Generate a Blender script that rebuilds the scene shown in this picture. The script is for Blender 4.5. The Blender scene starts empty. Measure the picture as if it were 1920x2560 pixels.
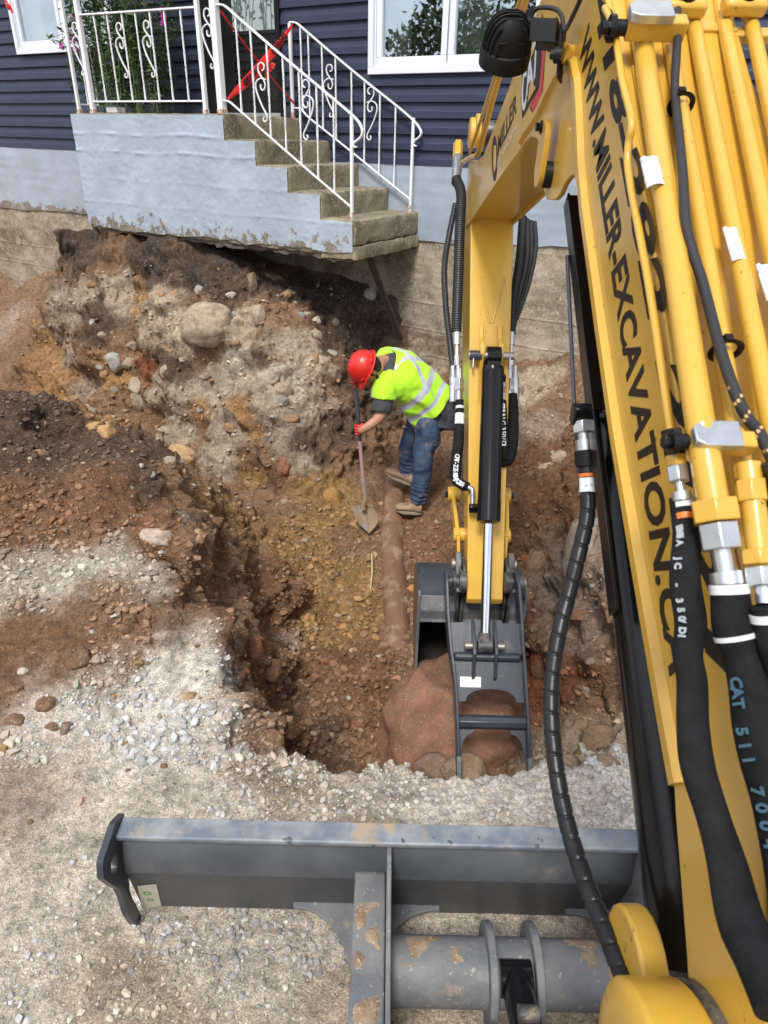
import bpy, bmesh, math, random
import numpy as np
from mathutils import Vector, Matrix
from mathutils.bvhtree import BVHTree
random.seed(7); rng = np.random.default_rng(11)
SC = bpy.context.scene; COL = SC.collection
# ---------------------------------------------------------------- camera
PITCH, ROLL, FPX, CZ = .5, .0241, 1711.26, 2.2
_F = np.array([0, math.cos(PITCH), -math.sin(PITCH)]); _U0 = np.array([0, math.sin(PITCH), math.cos(PITCH)])
_R0 = np.array([1., 0, 0])
_R = math.cos(ROLL)*_R0 + math.sin(ROLL)*_U0; _U = math.cos(ROLL)*_U0 - math.sin(ROLL)*_R0
CAM = np.array([0, 0, CZ])
cd = bpy.data.cameras.new('camera'); co = bpy.data.objects.new('camera', cd); COL.objects.link(co); SC.camera = co
cd.sensor_fit = 'VERTICAL'; cd.sensor_height = 24; cd.sensor_width = 18; cd.lens = 24*FPX/2560
cd.clip_start = .05; cd.clip_end = 2000
mw = Matrix.Identity(4)
for i in range(3): mw[i][0] = _R[i]; mw[i][1] = _U[i]; mw[i][2] = -_F[i]; mw[i][3] = CAM[i]
co.matrix_world = mw
cd.dof.use_dof = True; cd.dof.focus_distance = 5.0; cd.dof.aperture_fstop = 6.5
# ---------------------------------------------------------------- sky, sun, exposure
SC.view_settings.view_transform = 'Standard'; SC.view_settings.look = 'None'
SC.view_settings.exposure = .68; SC.view_settings.gamma = 1
w = bpy.data.worlds.new("World"); SC.world = w; w.use_nodes = True
nt = w.node_tree; nt.nodes.clear(); N_, L_ = nt.nodes.new, nt.links.new
SUN_EL, SUN_AZ = math.radians(56), math.radians(196)      # azimuth clockwise from +Y: high behind the camera
sky = N_('ShaderNodeTexSky'); sky.sky_type = 'NISHITA'; sky.sun_disc = False; sky.sun_elevation = SUN_EL; sky.sun_rotation = SUN_AZ
sky.air_density = 1.0; sky.dust_density = 1.5
tc = N_('ShaderNodeTexCoord'); mp = N_('ShaderNodeMapping'); mp.inputs['Scale'].default_value = (1, 1, 2.2)
nz = N_('ShaderNodeTexNoise'); nz.inputs['Scale'].default_value = 2.3; nz.inputs['Detail'].default_value = 7; nz.inputs['Roughness'].default_value = .55
cr = N_('ShaderNodeValToRGB'); cr.color_ramp.elements[0].position = .40; cr.color_ramp.elements[0].color = (.12,)*3+(1,)
cr.color_ramp.elements[1].position = .62; cr.color_ramp.elements[1].color = (1, 1, 1, 1)
mx = N_('ShaderNodeMixRGB'); mx.inputs[2].default_value = (10.5, 10.6, 10.9, 1)
bg = N_('ShaderNodeBackground'); bg.inputs[1].default_value = .094; out = N_('ShaderNodeOutputWorld')
L_(tc.outputs['Generated'], mp.inputs[0]); L_(mp.outputs[0], nz.inputs['Vector']); L_(nz.outputs['Fac'], cr.inputs[0])
L_(cr.outputs[0], mx.inputs[0]); L_(sky.outputs[0], mx.inputs[1]); L_(mx.outputs[0], bg.inputs[0]); L_(bg.outputs[0], out.inputs[0])
sd = bpy.data.lights.new('sun', 'SUN'); sd.energy = 2.2; sd.angle = math.radians(15); sd.color = (1, .96, .9)
so = bpy.data.objects.new('sun', sd); COL.objects.link(so)
sdir = Vector((math.sin(SUN_AZ)*math.cos(SUN_EL), math.cos(SUN_AZ)*math.cos(SUN_EL), math.sin(SUN_EL)))
so.rotation_euler = sdir.to_track_quat('Z', 'Y').to_euler()
# ---------------------------------------------------------------- measuring helpers: a sight line cut by a real plane
K = 1920/1659
def ray(px, py): return _F + _R*(px-960)/FPX + _U*(1280-py)/FPX
def at_x(px, py, X): a = ray(px, py); return CAM + a*X/a[0]
def at_y(px, py, Y): a = ray(px, py); return CAM + a*Y/a[1]
def at_z(px, py, Z): a = ray(px, py); return CAM + a*(Z-CZ)/a[2]
def at_d(px, py, d): return CAM + ray(px, py)*d
PHI = .5354
HA = np.array([math.cos(PHI), -math.sin(PHI), 0]); HN = np.array([math.sin(PHI), math.cos(PHI), 0]); HB = np.array([-1.453, 6.792, 2.353])
S0 = float((HB-CAM)@HN)
def at_s(px, py, s): a = ray(px, py); return CAM + a*(s/(a@HN))
def HU(u, v, z): return HB + HA*u + HN*v + np.array([0, 0, z-HB[2]])
def at_v(px, py, v): P = at_s(px, py, S0+v); return ((P-HB)@HA, P[2])
def pix(P): q = np.array(P)-CAM; d = q@_F; return 960+FPX*(q@_R)/d, 1280-FPX*(q@_U)/d
# ---------------------------------------------------------------- noise
def vnoise(P, seed=0):
    P = np.asarray(P, float); I = np.floor(P).astype(np.int64); Fv = P-I; Fv = Fv*Fv*(3-2*Fv)
    def h(i, j, k):
        n = (i*374761393 + j*668265263 + k*2147483647 + seed*1274126177) & 0xffffffff
        n = ((n ^ (n >> 13))*1274126177) & 0xffffffff
        n = ((n ^ (n >> 16))*2246822519) & 0xffffffff
        return (n ^ (n >> 15))/4294967295.0
    o = 0
    for a in (0, 1):
        for b in (0, 1):
            for c in (0, 1):
                wt = (Fv[:, 0] if a else 1-Fv[:, 0])*(Fv[:, 1] if b else 1-Fv[:, 1])*(Fv[:, 2] if c else 1-Fv[:, 2])
                o = o + wt*h(I[:, 0]+a, I[:, 1]+b, I[:, 2]+c)
    return o*2-1
def fbm(P, freq, octv, seed=0, gain=.5):
    s = 0; a = 1
    for k in range(octv): s = s + a*vnoise(P*freq+k*17.3, seed+k); freq *= 2.03; a *= gain
    return s
# ---------------------------------------------------------------- objects
OFF = {}
def empty(name, loc, label, cat, group=None):
    o = bpy.data.objects.new(name, None); COL.objects.link(o); o.location = loc; o.empty_display_size = .1
    o['label'] = label; o['category'] = cat
    if group: o['group'] = group
    OFF[o.name] = np.array(loc, float); return o
def tag(o, label, cat, group=None, kind=None):
    if label: o['label'] = label
    if cat: o['category'] = cat
    if group: o['group'] = group
    if kind: o['kind'] = kind
    return o
class MB:
    def __init__(s): s.v = []; s.f = []; s.uv = None
    def add(s, V, Fc): b = len(s.v); s.v += [tuple(map(float, p)) for p in V]; s.f += [tuple(b+i for i in q) for q in Fc]; return s
    def box(s, c, sz, ax=None):
        c = np.array(c, float); ax = np.eye(3) if ax is None else np.array(ax, float); h = np.array(sz, float)/2
        V = [c+ax[0]*h[0]*i+ax[1]*h[1]*j+ax[2]*h[2]*k for i in (-1, 1) for j in (-1, 1) for k in (-1, 1)]
        return s.add(V, [(0, 1, 3, 2), (4, 6, 7, 5), (0, 4, 5, 1), (2, 3, 7, 6), (0, 2, 6, 4), (1, 5, 7, 3)])
    def bar(s, a, b, wd, ht, up=(0, 0, 1)):
        a = np.array(a, float); b = np.array(b, float); d = b-a; L = np.linalg.norm(d); d /= L
        x = np.cross(d, up); x /= np.linalg.norm(x); z = np.cross(x, d)
        return s.box((a+b)/2, (L, wd, ht), (d, x, z))
    def prism(s, pts, o, d):              # polygon of 3-D points extruded by vector d
        pts = [np.array(p, float)+np.array(o, float) for p in pts]; n = len(pts); d = np.array(d, float)
        return s.add(pts+[p+d for p in pts], [tuple(range(n-1, -1, -1)), tuple(range(n, 2*n))]+[(i, (i+1) % n, n+(i+1) % n, n+i) for i in range(n)])
    def tube(s, path, r, seg=12, caps=True, flat=None):
        path = np.array(path, float); n = len(path); r = np.broadcast_to(np.array(r, float), (n,)) if np.ndim(r) <= 1 else r
        T = np.gradient(path, axis=0); T /= np.linalg.norm(T, axis=1)[:, None]+1e-12
        u = np.cross(T[0], (0, 0, 1.)); 
        if np.linalg.norm(u) < .1: u = np.cross(T[0], (0, 1., 0))
        u /= np.linalg.norm(u); V = []; th = np.arange(seg)*2*np.pi/seg
        for i in range(n):
            u = u-T[i]*(u@T[i]); u /= np.linalg.norm(u); w_ = np.cross(T[i], u)
            ru, rw = (r[i], r[i]) if flat is None else (r[i]*flat[0], r[i]*flat[1])
            V += [path[i]+u*math.cos(t)*ru+w_*math.sin(t)*rw for t in th]
        Fc = [(i*seg+k, i*seg+(k+1) % seg, (i+1)*seg+(k+1) % seg, (i+1)*seg+k) for i in range(n-1) for k in range(seg)]
        if caps: Fc += [tuple(range(seg-1, -1, -1)), tuple((n-1)*seg+k for k in range(seg))]
        return s.add(V, Fc)
    def cyl(s, a, b, r, seg=20, r2=None): 
        return s.tube([a, b], [r, r if r2 is None else r2], seg)
    def lathe(s, o, ax, prof, seg=28):      # prof: (distance along axis, radius)
        o = np.array(o, float); ax = np.array(ax, float); ax /= np.linalg.norm(ax)
        u = np.cross(ax, (0, 0, 1.)); 
        if np.linalg.norm(u) < .1: u = np.cross(ax, (0, 1., 0))
        u /= np.linalg.norm(u); w_ = np.cross(ax, u); V = []
        for h, r in prof: V += [o+ax*h+(u*math.cos(t)+w_*math.sin(t))*max(r, 1e-4) for t in np.arange(seg)*2*np.pi/seg]
        n = len(prof); Fc = [(i*seg+k, i*seg+(k+1) % seg, (i+1)*seg+(k+1) % seg, (i+1)*seg+k) for i in range(n-1) for k in range(seg)]
        Fc += [tuple(range(seg-1, -1, -1)), tuple((n-1)*seg+k for k in range(seg))]
        return s.add(V, Fc)
    def build(s, name, mat, parent=None, smooth=None, bevel=0, label=None, seg=2):
        off = OFF[parent.name] if parent is not None else np.zeros(3)
        me = bpy.data.meshes.new(name); V = np.array(s.v)-off; me.from_pydata(V.tolist(), [], s.f); me.update()
        bm = bmesh.new(); bm.from_mesh(me); bmesh.ops.recalc_face_normals(bm, faces=bm.faces); bm.to_mesh(me); bm.free()
        o = bpy.data.objects.new(name, me); COL.objects.link(o); me.materials.append(mat)
        if smooth is not None:
            me.shade_smooth(); me.set_sharp_from_angle(angle=math.radians(smooth))
        if parent is not None: o.parent = parent; OFF[o.name] = off
        if label: o['label'] = label
        if bevel:
            m = o.modifiers.new('bevel', 'BEVEL'); m.width = bevel; m.segments = seg; m.limit_method = 'ANGLE'; m.angle_limit = math.radians(35); m.harden_normals = False
            if smooth is None: me.shade_smooth(); me.set_sharp_from_angle(angle=math.radians(40))
        return o
def spline(pts, n=60):
    P = np.array(pts, float); m = len(P); Q = np.vstack([2*P[0]-P[1], P, 2*P[-1]-P[-2]]); o = []
    for t in np.linspace(0, m-1-1e-9, n):
        i = int(t); f_ = t-i; a, b, c, d = Q[i:i+4]
        o.append(.5*((2*b)+(c-a)*f_+(2*a-5*b+4*c-d)*f_**2+(3*b-a-3*c+d)*f_**3))
    return np.array(o)
def arc_len(path): return np.r_[0, np.cumsum(np.linalg.norm(np.diff(path, axis=0), axis=1))]
def resample(path, step):
    L = arc_len(path); n = max(2, int(L[-1]/step)); t = np.linspace(0, L[-1], n)
    return np.array([np.interp(t, L, path[:, k]) for k in range(path.shape[1])]).T
def text_obj(txt, name, mat, parent, o, ex, ey, size, depth=.0015, shear=0, offset=0, align='LEFT', spacing=1, xs=1, ys=1):
    cu = bpy.data.curves.new(name, 'FONT'); cu.body = txt; cu.size = size; cu.extrude = depth; cu.shear = shear; cu.offset = offset
    cu.align_x = align; cu.space_character = spacing; cu.resolution_u = 3
    t = bpy.data.objects.new('tmp', cu); COL.objects.link(t); bpy.context.view_layer.update()
    dg = bpy.context.evaluated_depsgraph_get(); me = bpy.data.meshes.new_from_object(t.evaluated_get(dg)); bpy.data.objects.remove(t)
    ex = np.array(ex, float)/np.linalg.norm(ex); ey = np.array(ey, float); ey -= ex*(ex@ey); ey /= np.linalg.norm(ey); ez = np.cross(ex, ey)
    n = len(me.vertices); V = np.zeros(n*3); me.vertices.foreach_get('co', V); V = V.reshape(-1, 3)
    W = np.array(o, float)+V[:, :1]*ex*xs+V[:, 1:2]*ey*ys+V[:, 2:3]*ez-(OFF[parent.name] if parent is not None else 0)
    me.vertices.foreach_set('co', W.ravel()); me.update(); me.materials.clear(); me.materials.append(mat); me.name = name
    ob = bpy.data.objects.new(name, me); COL.objects.link(ob)
    if parent is not None: ob.parent = parent; OFF[ob.name] = OFF[parent.name]
    return ob
# ---------------------------------------------------------------- materials
def M(name, base, rough=.6, metal=0, var=None, vscale=8, vamt=.5, bump=0, bscale=60, spec=.5, coat=0, dirt=None, dscale=3, dlo=.5, dhi=.65, dtop=0, detail=6,
      speck=None, sscale=120, sth=.62, rvar=0):
    m = bpy.data.materials.new(name); m.use_nodes = True; nt = m.node_tree; b = nt.nodes['Principled BSDF']; N = nt.nodes.new; L = nt.links.new
    b.inputs['Roughness'].default_value = rough; b.inputs['Metallic'].default_value = metal; b.inputs['Specular IOR Level'].default_value = spec
    b.inputs['Coat Weight'].default_value = coat; b.inputs['Coat Roughness'].default_value = .08
    tc = N('ShaderNodeTexCoord'); col = None
    rgb = N('ShaderNodeRGB'); rgb.outputs[0].default_value = (*base, 1); col = rgb.outputs[0]
    def noise(sc, det=detail, rg=.6, off=0):
        n = N('ShaderNodeTexNoise'); n.inputs['Scale'].default_value = sc; n.inputs['Detail'].default_value = det; n.inputs['Roughness'].default_value = rg
        if off:
            mp = N('ShaderNodeMapping'); mp.inputs['Location'].default_value = (off, off*.7, off*1.3); L(tc.outputs['Object'], mp.inputs[0]); L(mp.outputs[0], n.inputs['Vector'])
        else: L(tc.outputs['Object'], n.inputs['Vector'])
        return n.outputs['Fac']
    def ramp(x, lo, hi):
        r = N('ShaderNodeMapRange'); r.inputs['From Min'].default_value = lo; r.inputs['From Max'].default_value = hi; r.interpolation_type = 'SMOOTHSTEP'; L(x, r.inputs['Value']); return r.outputs[0]
    def mix(fac, a, bcol):
        x = N('ShaderNodeMixRGB')
        if isinstance(fac, float): x.inputs[0].default_value = fac
        else: L(fac, x.inputs[0])
        L(a, x.inputs[1])
        if isinstance(bcol, tuple): x.inputs[2].default_value = (*bcol, 1)
        else: L(bcol, x.inputs[2])
        return x.outputs[0]
    def mul(a, k):
        x = N('ShaderNodeMath'); x.operation = 'MULTIPLY'; L(a, x.inputs[0])
        if isinstance(k, (int, float)): x.inputs[1].default_value = k
        else: L(k, x.inputs[1])
        return x.outputs[0]
    if var is not None: col = mix(mul(ramp(noise(vscale), .3, .7), vamt), col, var)
    if speck is not None: col = mix(ramp(noise(sscale, 2), sth, sth+.05), col, speck)
    if dirt is not None:
        f = ramp(noise(dscale, 8, .7, 5), dlo, dhi)
        if dtop:
            g = N('ShaderNodeNewGeometry'); sx = N('ShaderNodeSeparateXYZ'); L(g.outputs['Normal'], sx.inputs[0]); t = ramp(sx.outputs[2], .3, .9)
            a = N('ShaderNodeMath'); a.operation = 'ADD'; L(mul(t, dtop), a.inputs[0]); L(noise(dscale, 8, .7, 5), a.inputs[1]); f = ramp(a.outputs[0], dlo, dhi)
        col = mix(f, col, dirt)
        r = N('ShaderNodeMapRange'); L(f, r.inputs['Value']); r.inputs['To Min'].default_value = rough; r.inputs['To Max'].default_value = .9; L(r.outputs[0], b.inputs['Roughness'])
    elif rvar:
        r = N('ShaderNodeMapRange'); L(noise(14), r.inputs['Value']); r.inputs['From Min'].default_value = .3; r.inputs['From Max'].default_value = .7
        r.inputs['To Min'].default_value = rough; r.inputs['To Max'].default_value = rough+rvar; L(r.outputs[0], b.inputs['Roughness'])
    L(col, b.inputs['Base Color'])
    if bump:
        bp = N('ShaderNodeBump'); bp.inputs['Strength'].default_value = 1; bp.inputs['Distance'].default_value = bump; L(noise(bscale, 5), bp.inputs['Height']); L(bp.outputs[0], b.inputs['Normal'])
    return m
YEL = (.62, .368, .046)
m_yel = M('yellow_paint', YEL, .32, coat=.35, var=(.55, .325, .05), vscale=3, vamt=.7, bump=.0007, bscale=16, dirt=(.33, .25, .13), dscale=5, dlo=.60, dhi=1.0, speck=(.16, .10, .04), sscale=75, sth=.70)
m_yel2 = M('worn_yellow_paint', YEL, .35, coat=.2, var=(.48, .29, .06), vscale=6, vamt=.5, bump=.0005, bscale=30, dirt=(.05, .035, .02), dscale=9, dlo=.60, dhi=.68)
m_yeldirty = M('greasy_yellow_paint', (.56, .35, .07), .38, coat=.2, dirt=(.02, .015, .012), dscale=11, dlo=.54, dhi=.62)
m_gry = M('dark_grey_paint', (.028, .035, .048), .33, spec=.5, var=(.055, .062, .075), vscale=5, vamt=.7, bump=.0006, bscale=50, dirt=(.27, .22, .16), dscale=6, dlo=.60, dhi=.82)
m_blade = M('scuffed_blade_paint', (.055, .062, .074), .42, var=(.11, .12, .13), vscale=4, vamt=.8, bump=.0008, bscale=60, dirt=(.30, .24, .17), dscale=6, dlo=.56, dhi=.90, dtop=.05)
m_bladetop = M('worn_blade_edge', (.13, .16, .20), .42, var=(.27, .29, .31), vscale=14, vamt=1, bump=.0012, bscale=40, dirt=(.36, .27, .17), dscale=9, dlo=.54, dhi=.70, speck=(.08, .085, .09), sscale=30, sth=.67)
m_bdirt = M('dirt_caked_steel', (.10, .11, .125), .6, var=(.19, .19, .19), vscale=8, vamt=.9, bump=.0025, bscale=60, dirt=(.30, .24, .17), dscale=8, dlo=.58, dhi=.72, speck=(.30, .29, .27), sscale=60, sth=.66)
m_blk = M('black_gloss_paint', (.005, .005, .006), .22, spec=.35, coat=.0, bump=.0002, bscale=30, dirt=(.16, .14, .12), dscale=10, dlo=.70, dhi=.95)
m_blkm = M('black_plastic', (.007, .007, .008), .5, spec=.25, bump=.0003, bscale=200)
m_rub = M('rubber_hose', (.010, .011, .013), .34, spec=.35, var=(.025, .025, .028), vscale=20, vamt=.4, bump=.0003, bscale=200)
m_bell = M('corrugated_conduit', (.028, .030, .034), .45, spec=.4)
m_chr = M('chrome_rod', (.72, .74, .78), .12, 1)
m_zinc = M('zinc_fitting', (.66, .68, .70), .3, .85, var=(.4, .42, .45), vscale=30, vamt=.5)
m_white = M('white_paint', (.72, .73, .75), .45, var=(.6, .6, .62), vscale=10, vamt=.4, bump=.0006, bscale=80)
m_rail = M('white_railing_paint', (.80, .81, .83), .4, bump=.0006, bscale=90, dirt=(.33, .15, .05), dscale=16, dlo=.66, dhi=.76)
m_rust = M('rusty_paint', (.62, .58, .53), .6, bump=.001, bscale=90, dirt=(.36, .13, .03), dscale=30, dlo=.45, dhi=.58)
m_vinyl = M('white_vinyl', (.70, .73, .80), .35)
m_dark = M('shade_painted_bucket_inside', (.012, .011, .010), .8, spec=.2, var=(.04, .03, .022), vscale=6)  # shade inside the bucket painted in as near-black, together with its soil
m_side = M('navy_siding', (.027, .035, .066), .45, spec=.3, var=(.036, .045, .078), vscale=3, vamt=.6, bump=.0005, bscale=220)
m_door = M('black_door', (.008, .008, .009), .22)
m_label = M('paper_label', (.8, .82, .82), .5, speck=(.35, .45, .5), sscale=90, sth=.60)
m_orange = M('orange_band', (.75, .17, .02), .4)
m_red = M('red_tape', (.62, .02, .015), .35)
m_ink = M('black_decal', (.014, .011, .011), .45, spec=.25)
m_inkw = M('white_print', (.62, .64, .66), .5)
m_grit = M('greasy_steel', (.018, .019, .022), .4, var=(.13, .125, .12), vscale=20, vamt=.8, bump=.001, bscale=80, dirt=(.30, .23, .15), dscale=12, dlo=.55, dhi=.68)
m_pin = M('pin_steel', (.40, .36, .31), .4, .7)
m_slv = M('woven_sleeve', (.007, .007, .008), .75, spec=.18, var=(.018, .018, .020), vscale=30, vamt=.6, bump=.0016, bscale=420)
def conc_mat(name, paint=None, base=(.26, .22, .17), stainz=None, board=None, soil=False, rough=.85, bumpd=.006, chip=.66):
    """board-formed concrete, painted or bare; stains with shapes of their own"""
    m = bpy.data.materials.new(name); m.use_nodes = True; nt = m.node_tree; b = nt.nodes['Principled BSDF']; N = nt.nodes.new; L = nt.links.new
    tc = N('ShaderNodeNewGeometry')
    def noise(sc, det=6, rg=.6, off=0, zs=1):
        mp = N('ShaderNodeMapping'); mp.inputs['Location'].default_value = (off,)*3; mp.inputs['Scale'].default_value = (1, 1, zs); L(tc.outputs['Position'], mp.inputs[0])
        n = N('ShaderNodeTexNoise'); n.inputs['Scale'].default_value = sc; n.inputs['Detail'].default_value = det; n.inputs['Roughness'].default_value = rg; L(mp.outputs[0], n.inputs['Vector']); return n.outputs['Fac']
    def ramp(x, lo, hi, a=0, c=1):
        r = N('ShaderNodeMapRange'); r.inputs['From Min'].default_value = lo; r.inputs['From Max'].default_value = hi; r.inputs['To Min'].default_value = a; r.inputs['To Max'].default_value = c; L(x, r.inputs['Value']); return r.outputs[0]
    def mix(f, a, c):
        x = N('ShaderNodeMixRGB'); L(f, x.inputs[0])
        for i, q in ((1, a), (2, c)):
            if isinstance(q, tuple): x.inputs[i].default_value = (*q, 1)
            else: L(q, x.inputs[i])
        return x.outputs[0]
    def op(o, a, c):
        x = N('ShaderNodeMath'); x.operation = o; x.use_clamp = (o != 'MULTIPLY')
        for i, q in ((0, a), (1, c)):
            if isinstance(q, (int, float)): x.inputs[i].default_value = q
            else: L(q, x.inputs[i])
        return x.outputs[0]
    sx = N('ShaderNodeSeparateXYZ'); L(tc.outputs['Position'], sx.inputs[0])
    c0 = tuple(q*.62 for q in base); c1 = tuple(min(1, q*1.35) for q in base)
    col = mix(ramp(noise(3), .35, .65), c0, c1); col = mix(ramp(noise(45, 3, .7), .52, .62), col, tuple(q*1.5 for q in base)); col = mix(ramp(noise(60, 3, .7, 9), .58, .66), col, tuple(q*.35 for q in base))
    if soil: col = mix(ramp(noise(1.8, 10, .75, 11), .50, .66), col, (.15, .095, .055)); col = mix(ramp(noise(5, 9, .75, 14), .56, .66), col, (.36, .31, .25))
    if paint:
        p2 = tuple(q*.80 for q in paint); pc = mix(ramp(noise(2.5), .3, .7), paint, p2)
        f = ramp(noise(14, 8, .75, 3), chip, chip+.02, 1, 0)
        if stainz:   # soil splashes kept where the ground used to touch the paint
            z0, z1 = stainz
            g = ramp(sx.outputs[2], z0, z1, .30, 0); n2 = op('ADD', noise(9, 8, .7, 7), g); f = op('MULTIPLY', f, ramp(n2, .68, .74, 1, 0))
        pc = mix(ramp(noise(7, 9, .75, 21), .58, .70), pc, tuple(q*.72 for q in paint)); col = mix(f, col, pc); rr = ramp(f, 0, 1, .9, .45); L(rr, b.inputs['Roughness'])
    else: b.inputs['Roughness'].default_value = rough
    L(col, b.inputs['Base Color'])
    h = op('ADD', op('MULTIPLY', noise(22, 8, .65, 2), .6), op('MULTIPLY', noise(110, 3, .6, 4), .25))
    if board:
        mp = N('ShaderNodeMath'); mp.operation = 'PINGPONG'; L(op('ADD', sx.outputs[2], op('MULTIPLY', noise(3, 3), .03)), mp.inputs[0]); mp.inputs[1].default_value = board
        h = op('ADD', h, op('MULTIPLY', ramp(mp.outputs[0], 0, .012, 1, 0), 1.3))
    bp = N('ShaderNodeBump'); bp.inputs['Distance'].default_value = bumpd; bp.inputs['Strength'].default_value = .8; L(h, bp.inputs['Height']); L(bp.outputs[0], b.inputs['Normal'])
    return m
m_paint = conc_mat('blue_painted_concrete', (.40, .47, .56), base=(.20, .17, .13), stainz=(1.28, 1.60), board=.19, bumpd=.010, chip=.68)
m_paint2 = conc_mat('blue_painted_foundation', (.36, .42, .50), base=(.20, .17, .13), stainz=(1.25, 1.42), board=.11, bumpd=.003, chip=.76)
m_conc = conc_mat('stained_foundation_concrete', None, base=(.29, .245, .185), board=.13, bumpd=.009, soil=True)
m_step = conc_mat('aggregate_step_concrete', None, base=(.235, .20, .135), bumpd=.012)
# ---------------------------------------------------------------- the ground: height field through measured points
TP = []
def tw(x, y, z): TP.append((x, y, z))
def tz(px, py, z): P = at_z(px*K, py*K, z); TP.append(tuple(P))
def ts(px, py, s): P = at_s(px*K, py*K, s); TP.append(tuple(P))
def tv(u, v, z): P = HU(u, v, z); TP.append(tuple(P))
for q in [(-5, -2, 0), (-2, -1, 0), (0, -1, 0), (2, -1, 0), (5, -2, 0), (-4, 1, .1), (-1, .8, 0), (1, .8, 0), (2.5, 1, .02), (-2.6, 1.3, .05), (4, 2, .3)]: tw(*q)
for q in [(0, 1990, 0), (200, 1850, 0), (450, 1740, 0), (650, 1715, 0), (800, 1735, 0), (950, 1735, 0), (1100, 1740, 0), (1300, 1740, 0), (1330, 1660, -.03), (1200, 1690, -.06),
          (1000, 1705, -.08), (850, 1690, -.06), (650, 1672, -.04), (540, 1655, -.01), (450, 1640, 0), (300, 1640, .03), (100, 1640, .06), (0, 1600, .1), (200, 1480, .15), (400, 1480, .1), (470, 1560, .03), (445, 1450, .1),
          (0, 1400, .25), (150, 1350, .3), (330, 1340, .28), (410, 1400, .18), (0, 1200, .45), (150, 1200, .42), (300, 1180, .4), (370, 1270, .31), (0, 1050, .62), (150, 1040, .6),
          (250, 1060, .55), (340, 1010, .52), (0, 940, .78), (120, 930, .72), (0, 850, .9), (100, 880, .84), (200, 920, .7), (330, 1100, .44),
          (450, 1200, .08), (550, 1350, -.36), (500, 1300, -.10), (600, 1450, -.62), (520, 1480, -.20), (560, 1560, -.56), (610, 1640, -.88), (440, 1120, .02), (390, 1050, .1),
          (740, 1000, -.42), (700, 1080, -.6), (760, 1080, -.6), (850, 1110, -.62), (960, 1110, -.55), (950, 980, -.42), (860, 960, -.45), (820, 900, -.35),
          (640, 1180, -.62), (600, 1250, -.48), (620, 1320, -.60), (655, 1500, -.90), (750, 1250, -.75), (700, 1350, -.85), (650, 1400, -.80), (800, 1450, -.88), (850, 1300, -.76), (860, 1500, -1.0), (700, 1520, -.97), (800, 1600, -1.1),
          (660, 1600, -1.02), (940, 1200, -.66), (1000, 1300, -.75), (1020, 1000, -.42), (1100, 1100, -.2), (1180, 1150, -.1), (1250, 1150, .1), (1170, 1300, -.3), (1250, 1300, -.15), (1180, 1450, -.62),
          (1250, 1450, -.42), (1320, 1400, -.22), (1230, 1550, -.68), (1320, 1550, -.5), (1200, 1600, -.75), (1320, 1620, -.45), (1100, 1250, -.5)]: tz(*q)
for q in [(-2.4, 4.7, .3), (-1.6, 4.6, .0), (-3.2, 5.0, .4), (-1.2, 4.5, -.2), (.0, 2.12, -.3), (.6, 2.12, -.3), (1.1, 2.12, -.3), (-.3, 2.3, -.9), (.2, 2.35, -.9), (.7, 2.35, -.9), (1.2, 2.35, -.75), (.3, 2.8, -1.0),
          (2, 3, .5), (2, 4.5, .8), (3, 2.4, .4), (1.9, 2, .1), (2.2, 5.2, 1.2), (4, 4.2, 1.35), (-4.2, 3.5, 1.1), (-5, 5, 1.2)]: tw(*q)
for q in [(30, 850, 4.5), (150, 870, 4.5), (250, 900, 4.4), (350, 930, 4.4), (450, 1000, 4.3), (550, 1060, 4.15), (0, 760, 4.8), (100, 760, 4.75), (200, 760, 4.7), (300, 760, 4.7),
          (400, 740, 4.65), (500, 740, 4.7), (600, 780, 4.75), (650, 850, 4.7), (700, 900, 4.7), (600, 950, 4.4), (720, 1020, 4.55), (480, 870, 4.45), (100, 660, 4.95), (150, 620, 4.92),
          (300, 600, 4.92), (450, 620, 4.92), (520, 600, 5.08), (120, 510, 4.95), (200, 510, 4.98), (350, 540, 4.98), (480, 570, 5.02), (560, 600, 5.35), (640, 620, 5.6), (700, 640, 5.9),
          (800, 640, 6.1), (700, 700, 5.6), (780, 700, 5.85), (750, 770, 5.35), (860, 720, 6.1), (820, 800, 5.6), (1120, 790, 6.12), (1240, 790, 6.12), (1000, 800, 6.12), (1150, 850, 5.8), (1230, 900, 5.5),
          (1100, 920, 5.3), (1200, 1000, 4.95), (10, 640, 6.0), (0, 700, 5.4)]: ts(*q)
for q in [(-2.1, .1, 1.24), (-1.5, .2, 1.27), (-1.9, .8, 1.27), (-1.2, .25, 1.2), (-1.1, .8, 1.2), (-.5, .9, .9), (-2.6, .6, .9), (-3.2, .5, .55), (-4.5, .9, .4), (-6.5, .5, .9), (3.6, .6, .5), (5, .5, 1.3),
          (-2, 1.5, 1.3), (0, 2, 1.2), (3, 2, 1.2), (8, 0, 1.35), (-9, 0, 1.3), (0, 6, 1.3), (9, 5, 1.3), (-9, 5, 1.3)]: tv(*q)
TP = np.array(TP)
def kern(A, Bp): return np.sqrt(((A[:, None, :]-Bp[None])**2).sum(-1)+.006)
_n = len(TP); _A = np.zeros((_n+3, _n+3)); _A[:_n, :_n] = -kern(TP[:, :2], TP[:, :2])+np.eye(_n)*.008; _A[:_n, _n] = 1; _A[:_n, _n+1:] = TP[:, :2]; _A[_n:, :_n] = _A[:_n, _n:].T
_w = np.linalg.solve(_A, np.r_[TP[:, 2], 0, 0, 0])
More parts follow.
